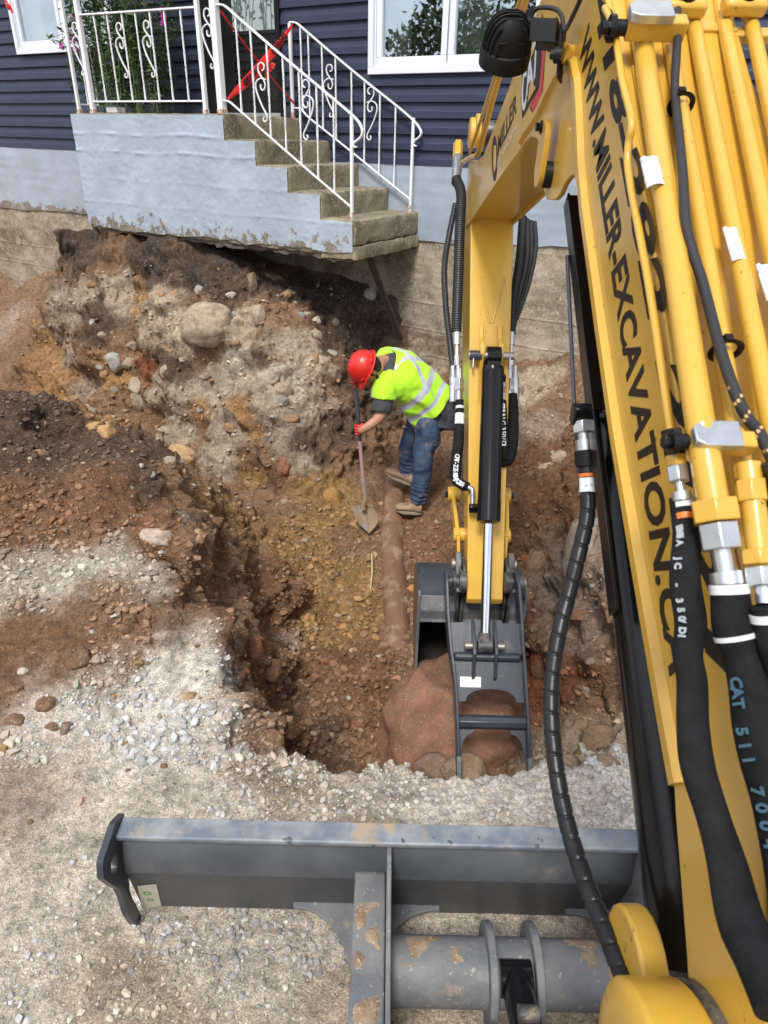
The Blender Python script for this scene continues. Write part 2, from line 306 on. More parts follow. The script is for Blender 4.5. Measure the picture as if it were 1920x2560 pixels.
def hz(XY):
    o = np.zeros(len(XY))
    for i in range(0, len(XY), 20000):
        q = XY[i:i+20000]; o[i:i+20000] = -kern(q, TP[:, :2])@_w[:_n]+_w[_n]+q@_w[_n+1:]
    return o
def axis(a, b, c, d, st, n1, n2):
    l = b-np.cumsum(st*1.06**np.arange(1, n1+1)); r = c+np.cumsum(st*1.06**np.arange(1, n2+1)); return np.r_[l[::-1], np.arange(b, c, st), r]
gx = axis(0, -4.4, 1.8, 0, .0125, 60, 62); gy = axis(0, 1.0, 7.9, 0, .0125, 50, 62)
GX, GY = np.meshgrid(gx, gy); XY = np.c_[GX.ravel(), GY.ravel()]
Z = hz(XY)
def smoothstep(a, b, x): t = np.clip((x-a)/(b-a), 0, 1); return t*t*(3-2*t)
far = smoothstep(6, 14, np.abs(XY[:, 0])+0*Z); Z = Z*(1-far)+np.clip(Z, -.2, 1.2)*far
V = np.c_[XY, Z]; ny, nx = GX.shape
G = Z.reshape(ny, nx); gzy, gzx = np.gradient(G, gy, gx); Nn = np.c_[-gzx.ravel(), -gzy.ravel(), np.ones(nx*ny)]; Nn /= np.linalg.norm(Nn, axis=1)[:, None]
slope = 1-Nn[:, 2]
P3 = V*np.array([1, 1, 1.0])
rimz = smoothstep(1.75, 2.1, V[:, 1])          # packed ground near the machine is calmer than the dug faces
amp = .25+.75*np.maximum(rimz, 0)
disp = .10*fbm(P3*np.array([1, 1, 1.7]), 1.9, 4, 3)*amp*(.35+1.2*smoothstep(.05, .5, slope))
rg = 1-np.abs(vnoise(P3*5.2, 21)); disp += (.035*fbm(P3, 6, 3, 9)+.03*(rg-.6))*amp*(.5+smoothstep(.03, .4, slope))
disp += .022*fbm(P3, 12, 3, 12)*smoothstep(.08, .35, slope)+.013*fbm(P3, 26, 3, 15)*(.5+amp)*(.5+.8*smoothstep(.02, .3, slope))
b1 = np.abs(vnoise(P3*8.5, 41)); b2 = np.abs(vnoise(P3*19, 43)); b3 = np.abs(vnoise(P3*38, 45)); calm = .22+.78*amp*np.maximum(smoothstep(.0, .25, slope), .62*smoothstep(-.25, -.5, V[:, 2])); b4 = np.abs(vnoise(P3*64, 47)); disp += (.050*(b1-.25)+.030*(b2-.25)+.018*(b3-.25)+.008*(b4-.25))*calm
clod = np.clip(vnoise(P3*15, 33)-.35, 0, 1)+.6*np.clip(vnoise(P3*31, 35)-.35, 0, 1); disp += .03*clod*(.25+.75*amp*smoothstep(.0, .3, slope)) 
V = V+Nn*disp[:, None]
# tyre/bucket scuffs and shallow troughs on the pad
V[:, 2] += -.02*np.exp(-((V[:, 1]-(1.62+.05*V[:, 0]))/.05)**2)*smoothstep(-1.6, -1.2, V[:, 0])*smoothstep(-.3, -.6, V[:, 0])
# ---- colours of the soils
CP = []   # px, py (as seen), radius m, colour, weight
TAN = (.60, .525, .43); GRV = (.44, .375, .295); BRN = (.20, .105, .055); DRK = (.105, .068, .046); TOP = (.078, .055, .040); ORG = (.36, .205, .09); GRY = (.37, .30, .225); YBR = (.28, .165, .07); RED = (.23, .085, .04); MBR = (.24, .145, .085); WHT = (.70, .64, .56); PNK = (.33, .245, .185)
for q in [(20, 620, .4, MBR), (20, 700, .3, PNK), (40, 760, .3, MBR), (60, 800, .25, BRN), (100, 1950, .5, TAN), (400, 1850, .4, TAN), (300, 1700, .35, TAN), (60, 1700, .3, PNK), (420, 1500, .25, WHT), (350, 1560, .25, WHT), (120, 1580, .2, WHT), (500, 1700, .15, WHT), (150, 2150, .4, TAN), (400, 2150, .3, TAN), (650, 2100, .3, TAN),
          (130, 1560, .12, TAN), (280, 1440, .14, BRN), (100, 1430, .25, BRN), (350, 1380, .14, BRN), (20, 1500, .15, BRN), (200, 1350, .14, MBR), (400, 1420, .1, TAN), (160, 1250, .22, WHT), (60, 1260, .22, GRV), (270, 1280, .18, GRV), (20, 1350, .2, GRV), (340, 1330, .08, TAN), (400, 1280, .12, BRN), (440, 1350, .10, BRN), (240, 1210, .14, GRV),
          (400, 1340, .09, BRN), (320, 1180, .16, BRN), (180, 1150, .16, BRN), (60, 1120, .3, BRN), (200, 1060, .25, BRN), (40, 1010, .3, DRK), (300, 1040, .15, DRK), (100, 950, .3, DRK), (250, 950, .2, DRK), (30, 880, .25, DRK), (340, 970, .12, DRK), (330, 1090, .08, TOP), (370, 1120, .05, WHT), (400, 1160, .06, GRY),
          (430, 1210, .12, MBR), (480, 1280, .14, MBR), (520, 1260, .12, MBR), (550, 1330, .14, BRN), (500, 1350, .14, MBR), (590, 1400, .14, MBR), (450, 1290, .10, BRN), (470, 1380, .08, BRN), (620, 1300, .14, BRN), (640, 1440, .14, BRN), (480, 1200, .12, BRN), (560, 1450, .15, BRN), (530, 1510, .12, GRY), (500, 1600, .1, TAN), (580, 1560, .15, MBR), (560, 1640, .07, MBR), (620, 1620, .15, BRN), (540, 1390, .06, RED),
          (640, 1680, .15, GRV), (800, 1700, .15, WHT), (950, 1720, .15, WHT), (1100, 1700, .15, WHT), (1200, 1680, .15, WHT), (1300, 1660, .15, WHT), (700, 1720, .15, TAN), (1300, 1720, .2, WHT), (640, 1640, .08, WHT), (550, 1700, .12, MBR),
          (80, 790, .3, ORG), (150, 740, .25, PNK), (60, 700, .25, MBR), (250, 730, .2, MBR), (250, 800, .2, ORG), (130, 650, .2, GRY), (200, 700, .2, DRK), (180, 640, .15, GRY), (270, 640, .2, GRY), (300, 640, .18, ORG), (350, 640, .18, TAN), (430, 640, .15, MBR),
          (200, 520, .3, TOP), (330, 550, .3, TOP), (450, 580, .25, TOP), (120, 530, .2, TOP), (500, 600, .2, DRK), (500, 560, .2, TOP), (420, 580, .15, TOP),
          (400, 690, .25, TAN), (330, 680, .15, TAN), (500, 700, .15, TAN), (380, 780, .2, DRK), (450, 780, .2, MBR), (330, 790, .15, RED), (200, 830, .2, PNK), (120, 840, .2, ORG), (220, 900, .2, ORG), (260, 860, .15, MBR), (330, 850, .15, TAN), (380, 850, .15, GRY), (450, 830, .2, GRV), (520, 800, .2, GRV), (430, 880, .15, ORG), (380, 920, .15, GRY), (470, 930, .2, GRY),
          (520, 900, .15, ORG), (560, 870, .2, GRY), (610, 830, .2, GRV), (640, 750, .2, GRY), (560, 780, .12, DRK), (680, 780, .15, TAN), (620, 920, .2, GRY), (700, 870, .15, PNK), (590, 930, .1, DRK), (660, 960, .15, DRK), (560, 990, .15, MBR), (450, 990, .15, GRY), (650, 1020, .12, GRY), (550, 1030, .15, YBR), (440, 1060, .15, YBR), (600, 1060, .15, BRN), (500, 1100, .2, YBR), (650, 1060, .15, YBR), (700, 1000, .1, DRK),
          (740, 930, .15, DRK), (720, 1060, .15, YBR), (740, 1120, .2, YBR), (680, 1150, .2, YBR), (620, 1180, .2, YBR), (700, 1230, .2, YBR), (600, 1250, .2, BRN), (760, 1250, .2, YBR), (680, 1300, .15, YBR), (740, 1360, .2, YBR), (800, 1400, .2, BRN), (640, 1370, .12, PNK), (700, 1440, .2, BRN), (640, 1500, .2, MBR), (760, 1520, .2, BRN), (820, 1550, .2, BRN), (860, 1400, .2, MBR), (860, 1250, .2, BRN), (920, 1250, .2, BRN), (920, 1150, .2, BRN), (950, 1050, .2, BRN), (1000, 1200, .2, BRN), (700, 1580, .15, DRK),
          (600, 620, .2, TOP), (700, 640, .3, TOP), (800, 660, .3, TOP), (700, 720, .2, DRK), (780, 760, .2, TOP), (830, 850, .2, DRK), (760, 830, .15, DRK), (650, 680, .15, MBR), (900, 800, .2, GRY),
          (1150, 830, .16, TAN), (1230, 850, .2, MBR), (1150, 930, .2, PNK), (1200, 970, .2, BRN), (1110, 1000, .2, BRN), (1120, 1100, .2, BRN), (1220, 1050, .2, BRN), (1270, 1100, .2, BRN), (1200, 1150, .2, MBR), (1270, 1200, .2, PNK), (1200, 1280, .2, PNK), (1150, 1300, .15, RED), (1250, 1350, .2, PNK), (1230, 1450, .2, RED), (1180, 1400, .15, MBR), (1280, 1500, .2, MBR), (1220, 1600, .2, TAN), (1300, 1600, .2, TAN), (1100, 1200, .2, BRN), (1130, 1480, .15, RED)]: CP.append(q)
me = bpy.data.meshes.new('ground'); idx = (np.arange(ny-1)[:, None]*nx+np.arange(nx-1)[None]).ravel()
Fq = np.c_[idx, idx+1, idx+nx+1, idx+nx]
def fast_mesh(me, V, Fq):
    k = Fq.shape[1]; me.vertices.add(len(V)); me.vertices.foreach_set('co', np.ascontiguousarray(V, dtype=np.float32).ravel()); me.loops.add(Fq.size); me.loops.foreach_set('vertex_index', Fq.astype(np.int32).ravel())
    me.polygons.add(len(Fq)); me.polygons.foreach_set('loop_start', (np.arange(len(Fq))*k).astype(np.int32)); me.update(calc_edges=True); me.validate()
fast_mesh(me, V, Fq)
ground = bpy.data.objects.new('ground', me); COL.objects.link(ground); tag(ground, None, None, kind='structure')
bpy.context.view_layer.update()
LASTV = [0]; GME = me
def hit(px, py):      # px, py in the photograph's own pixels
    d = ray(px, py); ok, loc, nor, fi = ground.ray_cast(Vector(CAM), Vector(d).normalized())
    if ok: LASTV[0] = GME.polygons[fi].vertices[0]
    return (np.array(loc), np.array(nor)) if ok else (None, None)
SEED = []
for px, py, r_, c in CP:
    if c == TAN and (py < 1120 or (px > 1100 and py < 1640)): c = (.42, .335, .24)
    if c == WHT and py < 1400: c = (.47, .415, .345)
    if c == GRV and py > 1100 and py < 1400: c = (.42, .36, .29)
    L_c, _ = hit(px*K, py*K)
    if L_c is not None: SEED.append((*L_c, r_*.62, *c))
SEED = np.array(SEED)
Pw = V+.13*np.c_[fbm(V, 3.1, 4, 51), fbm(V, 3.1, 4, 57), fbm(V, 3.1, 4, 63)]
colr = np.zeros((len(V), 3)); ws = np.zeros(len(V))
for s in SEED:
    d2 = ((Pw-s[:3])**2).sum(1); wt = np.exp(-np.minimum(d2/(s[3]**2*1.1), 30)); colr += wt[:, None]*s[4:7]; ws += wt
wd = .004; dfl = np.where(V[:, 1:2] < 2.0, np.array([TAN]), np.array([MBR])); colr = (colr+wd*dfl)/(ws+wd)[:, None]
_pb = smoothstep(.12, .55, fbm(V+7, 1.6, 4, 81))[:, None]*smoothstep(2.6, 1.7, V[:, 1:2]); colr = colr*(1-.45*_pb)+np.array([[.30, .21, .135]])*.45*_pb
colr *= (1.12+.25*fbm(V, 9, 4, 71))[:, None]
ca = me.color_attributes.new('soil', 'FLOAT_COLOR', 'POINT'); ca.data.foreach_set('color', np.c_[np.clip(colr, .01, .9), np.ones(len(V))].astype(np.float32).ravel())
def soil_mat(attr=True, base=None):
    m = bpy.data.materials.new('soil'); m.use_nodes = True; nt = m.node_tree; b = nt.nodes['Principled BSDF']; N = nt.nodes.new; L = nt.links.new
    b.inputs['Roughness'].default_value = .92; b.inputs['Specular IOR Level'].default_value = .25
    g = N('ShaderNodeTexCoord'); at = N('ShaderNodeAttribute'); at.attribute_name = 'soil'
    def noise(sc, det, rg, typ='n'):
        n = N('ShaderNodeTexNoise'); n.inputs['Scale'].default_value = sc; n.inputs['Detail'].default_value = det; n.inputs['Roughness'].default_value = rg; L(g.outputs['Object'], n.inputs['Vector']); return n.outputs['Fac']
    def vor(sc, feat='F1', outn='Distance'):
        n = N('ShaderNodeTexVoronoi'); n.inputs['Scale'].default_value = sc; n.feature = feat; L(g.outputs['Object'], n.inputs['Vector']); return n
    def ramp(x, lo, hi, a, c):
        r = N('ShaderNodeMapRange'); r.inputs['From Min'].default_value = lo; r.inputs['From Max'].default_value = hi; r.inputs['To Min'].default_value = a; r.inputs['To Max'].default_value = c; L(x, r.inputs['Value']); return r.outputs[0]
    def mm(op, a, c):
        x = N('ShaderNodeMath'); x.operation = op
        for i, q in ((0, a), (1, c)):
            if isinstance(q, (int, float)): x.inputs[i].default_value = q
            else: L(q, x.inputs[i])
        return x.outputs[0]
    n1 = ramp(noise(26, 9, .8), .32, .68, .36, 1.7); n2 = ramp(noise(170, 4, .75), .32, .68, .5, 1.5); k = mm('MULTIPLY', n1, n2)
    vm = N('ShaderNodeVectorMath'); vm.operation = 'SCALE'; L(at.outputs['Color'], vm.inputs[0]); L(k, vm.inputs['Scale'])
    # grains and small pebbles: pale and dark cells
    v1 = vor(95); sep = N('ShaderNodeSeparateColor'); L(v1.outputs['Color'], sep.inputs[0]); r1 = mm('MULTIPLY', ramp(sep.outputs[0], .80, .82, 0, 1), ramp(v1.outputs['Distance'], .25, .32, 1, 0))
    v2 = vor(42); sp2 = N('ShaderNodeSeparateColor'); L(v2.outputs['Color'], sp2.inputs[0]); r2 = mm('MULTIPLY', ramp(sp2.outputs[1], .86, .88, 0, 1), ramp(v2.outputs['Distance'], .26, .32, 1, 0))
    pal = N('ShaderNodeMixRGB'); pal.inputs[0].default_value = .6; L(vm.outputs[0], pal.inputs[1]); pal.inputs[2].default_value = (.55, .50, .43, 1)
    x1 = N('ShaderNodeMixRGB'); L(mm('MULTIPLY', r1, .8), x1.inputs[0]); L(vm.outputs[0], x1.inputs[1]); L(pal.outputs[0], x1.inputs[2])
    x2 = N('ShaderNodeMixRGB'); L(mm('MULTIPLY', r2, .7), x2.inputs[0]); L(x1.outputs[0], x2.inputs[1]); L(pal.outputs[0], x2.inputs[2])
    L(x2.outputs[0], b.inputs['Base Color'])
    h = mm('ADD', mm('MULTIPLY', noise(60, 8, .7), 1.0), mm('MULTIPLY', noise(260, 3, .7), .35)); h = mm('ADD', h, mm('MULTIPLY', r1, .25)); h = mm('ADD', h, mm('MULTIPLY', r2, .5))
    bp = N('ShaderNodeBump'); bp.inputs['Distance'].default_value = .028; bp.inputs['Strength'].default_value = 1; L(h, bp.inputs['Height']); L(bp.outputs[0], b.inputs['Normal']); return m
m_soil = soil_mat(); me.materials.append(m_soil); me.shade_smooth()
# land beyond the lot, out to the horizon
mb = MB(); a0, a1, b0, b1 = gx[0]+.3, gx[-1]-.3, gy[0]+.3, gy[-1]-.3; H_ = 600
mb.add([(-H_, -H_, -.35), (H_, -H_, -.35), (H_, H_, -.35), (-H_, H_, -.35), (a0, b0, -.35), (a1, b0, -.35), (a1, b1, -.35), (a0, b1, -.35)], [(0, 1, 5, 4), (1, 2, 6, 5), (2, 3, 7, 6), (3, 0, 4, 7)])
tag(mb.build('terrain', M('dry_grass_and_gravel', (.16, .15, .09), .95, var=(.28, .25, .18), vscale=.3, vamt=.8)), None, None, kind='structure')
# ---------------------------------------------------------------- the house
def C1(x, y): return (520+x/2.9625, 220+y/2.9625)
def C2(x, y): return (x/2.9625, y/2.9625)
def C3(x, y): return (500+x/2.9625, y/2.9625)
WV = 1.11; ZP = 2.353; RI = .19; TR = .3372; UL = -2.035; PW = 1.105; ZB = 1.30
def hmap(P): return HB+np.outer(P[:, 0], HA)+np.outer(P[:, 1], HN)+np.outer(P[:, 2]-HB[2], [0, 0, 1.])
house = empty('house', HU(0, 3, 1.35), 'dark navy clapboard house on a pale blue painted concrete foundation behind the pit', 'house')
HU0, HU1 = -9.0, 9.0
w1 = (.79, 2.42, 2.708, 3.95); w2 = (-4.25, -2.52, 3.0, 4.0); dr_ = (-1.12, -.235, 2.40, 4.35)
OPN = [w1, w2, dr_]
mb = MB(); prof = []; z = 1.985; CS = .1255
while z < 6.2: prof += [(z, .030), (z+.052, .026), (z+.066, .016), (z+CS-.012, .004), (z+CS-.004, .002)]; z += CS
zl = sorted(set([o[2] for o in OPN]+[o[3] for o in OPN])); pz = np.array([p[0] for p in prof]); po = np.array([p[1] for p in prof])
allz = sorted(set(list(pz)+zl))
for a, b in zip(allz[:-1], allz[1:]):
    oa, ob = np.interp(a, pz, po), np.interp(b, pz, po); zm = (a+b)/2
    cut = sorted((o[0], o[1]) for o in OPN if o[2] < zm < o[3]); us = [HU0]
    for c in cut: us += [c[0], c[1]]
    us.append(HU1)
    for i in range(0, len(us), 2): mb.add([HU(us[i], WV-oa, a), HU(us[i+1], WV-oa, a), HU(us[i+1], WV-ob, b), HU(us[i], WV-ob, b)], [(0, 1, 2, 3)])
mb.add([HU(HU0, WV-.03, 1.985), HU(HU1, WV-.03, 1.985), HU(HU1, WV+.1, 1.985), HU(HU0, WV+.1, 1.985)], [(0, 1, 2, 3)])
mb.build('siding', m_side, house)
# house shell behind the siding, rooms, roof
mb = MB()
for (u0, u1, v0, v1) in [(HU0, HU0+.15, WV+.1, 8), (HU1-.15, HU1, WV+.1, 8), (HU0, HU1, 8, 8.15)]:
    mb.prism([HU(u0, v0, 1.3), HU(u1, v0, 1.3), HU(u1, v1, 1.3), HU(u0, v1, 1.3)], (0, 0, 0), (0, 0, 4.9))
mb.build('wall', m_side, house)
mb = MB(); mb.prism([HU(HU0-.4, WV-.5, 6.15), HU(HU0-.4, WV-.5, 6.27), HU(HU0-.4, 4.6, 7.9), HU(HU0-.4, 8.6, 6.27), HU(HU0-.4, 8.6, 6.15)], (0, 0, 0), HA*(HU1-HU0+.8)); mb.build('roof', M('shingle_roof', (.05, .05, .055), .9, var=(.09, .09, .1), vscale=8), house)
mb = MB(); mb.prism([HU(HU0, WV+.02, 1.0), HU(HU1, WV+.02, 1.0), HU(HU1, WV+.3, 1.0), HU(HU0, WV+.3, 1.0)], (0, 0, 0), (0, 0, .98))
def gsheet(mb, us, zs, v, amp, fr=5, seed=3, zbot=None, ridges=()):
    """vertical sheet facing the street with a rough surface"""
    U_, Z_ = np.meshgrid(us, zs); P = np.c_[U_.ravel(), np.full(U_.size, v), Z_.ravel()]
    if zbot is not None: t = (P[:, 2]-zs[0])/(zs[-1]-zs[0]); zb = zbot(P[:, 0]); P[:, 2] = zb+(zs[-1]-zb)*t
    P[:, 1] -= amp*fbm(P, fr, 4, seed)+amp*.4*fbm(P, 30, 2, seed+5)
    for zk, a_ in ridges: P[:, 1] -= a_*np.exp(-((P[:, 2]-zk-.012*vnoise(P*[2, 0, 0], 3))/.011)**2)*(.5+.5*vnoise(P*[9, 0, 0]+zk, 5))
    n = len(us); m = len(zs)
    return mb.add(hmap(P), [(j*n+i, j*n+i+1, (j+1)*n+i+1, (j+1)*n+i) for j in range(m-1) for i in range(n-1)])
mb.build('foundation_core', m_conc, house)
mb = MB(); ua = np.arange(-6.4, 6, .03)
gsheet(mb, ua, np.linspace(-1.3, 1.48, 140), WV-.012, .014, ridges=tuple((z_, .005) for z_ in np.arange(-.2, 1.4, .19))); mb.build('bare_foundation', m_conc, house, smooth=60)
mb = MB(); zp_ = lambda u: 1.385+(u-2.7)*.0190+.022*fbm(np.c_[u, u*0, u*0], 2.5, 3, 8)
gsheet(mb, ua, np.linspace(1.3, 1.99, 30), WV-.026, .004, zbot=zp_, ridges=((1.88, .006), (1.77, .006), (1.66, .006), (1.55, .006))); mb.build('painted_foundation', m_paint2, house, smooth=60)
# window: frame, two sashes, glass, curtain
m_glass = bpy.data.materials.new('window_glass'); m_glass.use_nodes = True; nt = m_glass.node_tree; nt.nodes.remove(nt.nodes['Principled BSDF'])
gl = nt.nodes.new('ShaderNodeBsdfGlossy'); gl.inputs['Roughness'].default_value = .01; gl.inputs['Color'].default_value = (.85, .92, 1, 1); tr = nt.nodes.new('ShaderNodeBsdfTransparent'); tr.inputs[0].default_value = (.75, .8, .8, 1)
ms = nt.nodes.new('ShaderNodeMixShader'); ms.inputs[0].default_value = .42; nt.links.new(tr.outputs[0], ms.inputs[1]); nt.links.new(gl.outputs[0], ms.inputs[2]); nt.links.new(ms.outputs[0], nt.nodes['Material Output'].inputs[0])
m_curt = M('sheer_curtain', (.55, .52, .45), .8, var=(.4, .38, .33), vscale=5); m_room = M('dark_room', (.06, .055, .05), .9)
def ring(mb, u0, u1, z0, z1, wd, v0, v1):
    for (a, b, c, d) in [(u0, u1, z0, z0+wd), (u0, u1, z1-wd, z1), (u0, u0+wd, z0+wd, z1-wd), (u1-wd, u1, z0+wd, z1-wd)]:
        mb.prism([HU(a, v0, c), HU(b, v0, c), HU(b, v0, d), HU(a, v0, d)], (0, 0, 0), HN*(v1-v0))
def window(o, mull, lab):
    u0, u1, z0, z1 = o
    mb = MB(); ring(mb, u0-.01, u1+.01, z0-.01, z1+.01, .055, WV-.055, WV+.08); ring(mb, u0+.045, u1-.045, z0+.045, z1-.045, .018, WV-.035, WV+.06); wn = mb.build('window', m_vinyl, house, bevel=.004, label=lab)
    for a, b in ((u0+.063, mull-.006), (mull+.006, u1-.063)):
        mb = MB(); ring(mb, a, b, z0+.063, z1-.063, .055, WV-.026, WV+.03); mb.build('sash', m_vinyl, wn, bevel=.004)
        mb = MB(); mb.prism([HU(a+.05, WV+.0, z0+.11), HU(b-.05, WV+.0, z0+.11), HU(b-.05, WV+.0, z1-.11), HU(a+.05, WV+.0, z1-.11)], (0, 0, 0), HN*.006); mb.build('pane', m_glass, wn)
        mb = MB(); us = np.arange(a+.02, a+.02+(b-a)*.36, .012)
        V_ = [HU(u, WV+.12+.018*math.sin(u*75), zz) for zz in (z0, z1) for u in us]; n = len(us); mb.add(V_, [(i, i+1, n+i+1, n+i) for i in range(n-1)]); mb.build('curtain', m_curt, wn, smooth=80)
    mb = MB()
    for (A, Bq) in (((u0, WV+.12+.9), (u1, WV+.9+.12)),): mb.prism([HU(u0-.3, WV+.9, z0-.5), HU(u1+.3, WV+.9, z0-.5), HU(u1+.3, WV+.9, z1+.3), HU(u0-.3, WV+.9, z1+.3)], (0, 0, 0), HN*.05)
    mb.build('room', m_room, wn); return wn
window(w1, 1.555, 'white casement window at the right of the wall'); window(w2, -3.39, 'white window at the left behind the flowering plant')
# door
u0, u1, z0, z1 = dr_
mb = MB(); mb.prism([HU(u0+.09, WV+.035, z0), HU(u1-.03, WV+.035, z0), HU(u1-.03, WV+.035, z1), HU(u0+.09, WV+.035, z1)], (0, 0, 0), HN*.05)
g0 = at_v(*C3(232, 238), WV)
ring(mb, g0[0]-.03, u1-.05, g0[1]-.03, 4.2, .035, WV+.015, WV+.03)
gx0, gz0 = g0[0]+.0, g0[1]
for (a, b, c, d) in [(gx0-.03, u1-.06, z0+.1, z0+.30), (gx0-.03, u1-.06, z0+.37, z0+.46), (gx0-.03, u1-.06, z0+.53, gz0-.08)]: ring(mb, a, b, c, d, .022, WV+.018, WV+.036)
door = mb.build('door', m_door, house, bevel=.003, label='black entrance door with a frosted flower glass')
mb = MB(); ring(mb, u0, u1+.02, z0-.04, z1, .05, WV-.045, WV+.09); mb.prism([HU(u0-.09, WV-.03, z0-.06), HU(u0, WV-.03, z0-.06), HU(u0, WV-.03, z1), HU(u0-.09, WV-.03, z1)], (0, 0, 0), HN*.1); mb.build('door_frame', m_blkm, door)
mb = MB(); mb.prism([HU(u0+.05, WV-.06, z0-.045), HU(u1, WV-.06, z0-.045), HU(u1, WV-.06, z0-.005), HU(u0+.05, WV-.06, z0-.005)], (0, 0, 0), HN*.1); mb.build('threshold', m_zinc, door)
m_frost = M('frosted_glass', (.34, .42, .42), .12, spec=.9, var=(.42, .50, .48), vscale=3)
mb = MB(); mb.prism([HU(gx0, WV+.022, gz0), HU(u1-.08, WV+.022, gz0), HU(u1-.08, WV+.022, 4.15), HU(gx0, WV+.022, 4.15)], (0, 0, 0), HN*.006); mb.build('glass_pane', m_frost, door)
mb = MB(); rr = random.Random(4)
for k in range(17):       # etched stems, leaves and blooms on the glass
    u = gx0+.03+rr.random()*(u1-.14-gx0); zt = gz0+.12+rr.random()*.75; pth = spline([HU(u, WV+.019, gz0+.005), HU(u+rr.uniform(-.05, .05), WV+.019, (gz0+zt)/2), HU(u+rr.uniform(-.08, .08), WV+.019, zt)], 10); mb.tube(pth, .003, 5, flat=(1, 1))
    for j in range(5):
        c = pth[rr.randrange(2, 9)]; a = rr.uniform(0, 6.28)
        for kk in range(5 if j < 1 else 1):
            aa = a+kk*1.256; L = .05 if j else .032; d = HA*math.cos(aa)+np.array([0, 0, math.sin(aa)]); e = HA*-math.sin(aa)+np.array([0, 0, math.cos(aa)])
            mb.add([c, c+d*L*.5+e*L*.22, c+d*L, c+d*L*.5-e*L*.22], [(0, 1, 2, 3)])
mb.build('etched_flowers', M('etched_motif', (.10, .13, .14), .5), door)
# ---------------------------------------------------------------- porch and steps
porch = empty('concrete_porch', HU(-.5, .5, ZB), 'undermined concrete porch with four rough steps and a pale blue painted side', 'porch')
def gbox(mb, u0, u1, v0, v1, z0, z1, st=.03, amp=.006, seed=5):
    def lin(a, b): return np.linspace(a, b, max(2, int(round((b-a)/st))+1))
    us, vs, zs = lin(u0, u1), lin(v0, v1), lin(z0, z1); V_ = []; Fc = []
    def face(A, Bq, f_):
        b = len(V_); n, m = len(A), len(Bq)
        for j in range(m):
            for i in range(n): V_.append(f_(A[i], Bq[j]))
        Fc.extend([(b+j*n+i, b+j*n+i+1, b+(j+1)*n+i+1, b+(j+1)*n+i) for j in range(m-1) for i in range(n-1)])
    face(us, zs, lambda a, b: (a, v0, b)); face(us, zs, lambda a, b: (a, v1, b)); face(us, vs, lambda a, b: (a, b, z0)); face(us, vs, lambda a, b: (a, b, z1)); face(vs, zs, lambda a, b: (u0, a, b)); face(vs, zs, lambda a, b: (u1, a, b))
    P = np.array(V_); D = amp*np.c_[fbm(P, 14, 3, seed), fbm(P, 14, 3, seed+3), fbm(P, 14, 3, seed+7)]
    # worn corners: pull edge points inward a little
    c = np.array([(u0+u1)/2, (v0+v1)/2, (z0+z1)/2]); h = np.array([u1-u0, v1-v0, z1-z0])/2; on = (np.abs(np.abs(P-c)-h) < 1e-6).sum(1)
    P = P+D-np.sign(P-c)*((on >= 2)*(.004+.010*np.clip(fbm(P, 20, 2, 77), 0, 1)))[:, None]
    return mb.add(hmap(P), Fc)
NU = [0+i*TR for i in range(5)]
mb = MB(); gbox(mb, UL, 0, 0, PW, ZB, ZP, .045)
mb.build('platform', m_step, porch, smooth=50)
for i in range(1, 5):
    mb = MB(); top = ZP-i*RI; lo = ZB if i < 4 else 1.40
    gbox(mb, NU[i-1]-.02, NU[i], 0, PW, lo, top, .028)
    if i == 4: gbox(mb, NU[3]-.02, NU[4]+.008, -.004, PW+.004, ZB-.02, 1.395, .028, .008)
    mb.build('step', m_step, porch, smooth=50)
mb = MB()
zr1, zr2 = at_v(*C2(1000, 1000), 0)[1], at_v(*C2(1000, 1130), 0)[1]
def skin(u0, u1, z1, k):
    us = np.linspace(u0, u1, max(3, int((u1-u0)/.014))); zs = np.linspace(ZB+.03, z1-.010, max(3, int((z1-ZB)/.0125)))
    zb = lambda u: ZB+.02+.010*(u+2)/3+.018*fbm(np.c_[u, u*0, u*0], 6, 4, 18)
    gsheet(mb, us, zs, -.014, .0055, 4, 6, zbot=zb, ridges=((zr1, .011), (zr2, .010), (1.78, .004), (1.56, .005)))
skin(UL+.004, -.012+.0, ZP, 0)
for i in range(1, 5): skin(NU[i-1]-.012, NU[i]-.012-(.008 if i == 4 else 0), ZP-i*RI, i)
mb.build('painted_side', m_paint, porch, smooth=60)
mb = MB(); gbox(mb, UL, NU[4]-.02, .015, PW, ZB-.035, ZB+.01, .05, .022, 9); mb.build('broken_underside', M('earthy_concrete', (.11, .09, .07), .95, bump=.01, bscale=40), porch, smooth=60)
# ---------------------------------------------------------------- railings
def P3v(q, v): u, z = at_v(*q, v); return np.array([u, v, z])
def W(p): return HU(*p)
def sqbar(mb, a, b, wd, rot=0):
    a = W(a); b = W(b); d = b-a; L = np.linalg.norm(d); d /= L; x = HA-d*(HA@d)
    x /= np.linalg.norm(x); y = np.cross(d, x); c, s = math.cos(rot), math.sin(rot); return mb.box((a+b)/2, (L, wd, wd), (d, c*x+s*y, c*y-s*x))
def twist(mb, a, b, wd):
    a = W(a); b = W(b); n = 26; V_ = []; 
    for i in range(n):
        t = i/(n-1); ang = math.pi*3*smoothstep(.12, .5, t)-math.pi*3*smoothstep(.5, .88, t)
        for k in range(4):
            th = ang+math.pi/4+k*math.pi/2; V_.append(a+(b-a)*t+(HA*math.cos(th)+HN*math.sin(th))*wd*.7)
    mb.add(V_, [(i*4+k, i*4+(k+1) % 4, (i+1)*4+(k+1) % 4, (i+1)*4+k) for i in range(n-1) for k in range(4)])
TA = [(470, 522), (486, 508), (484, 478), (463, 462), (443, 482), (444, 528), (468, 570), (490, 605), (494, 645), (480, 668), (463, 655), (461, 622)]
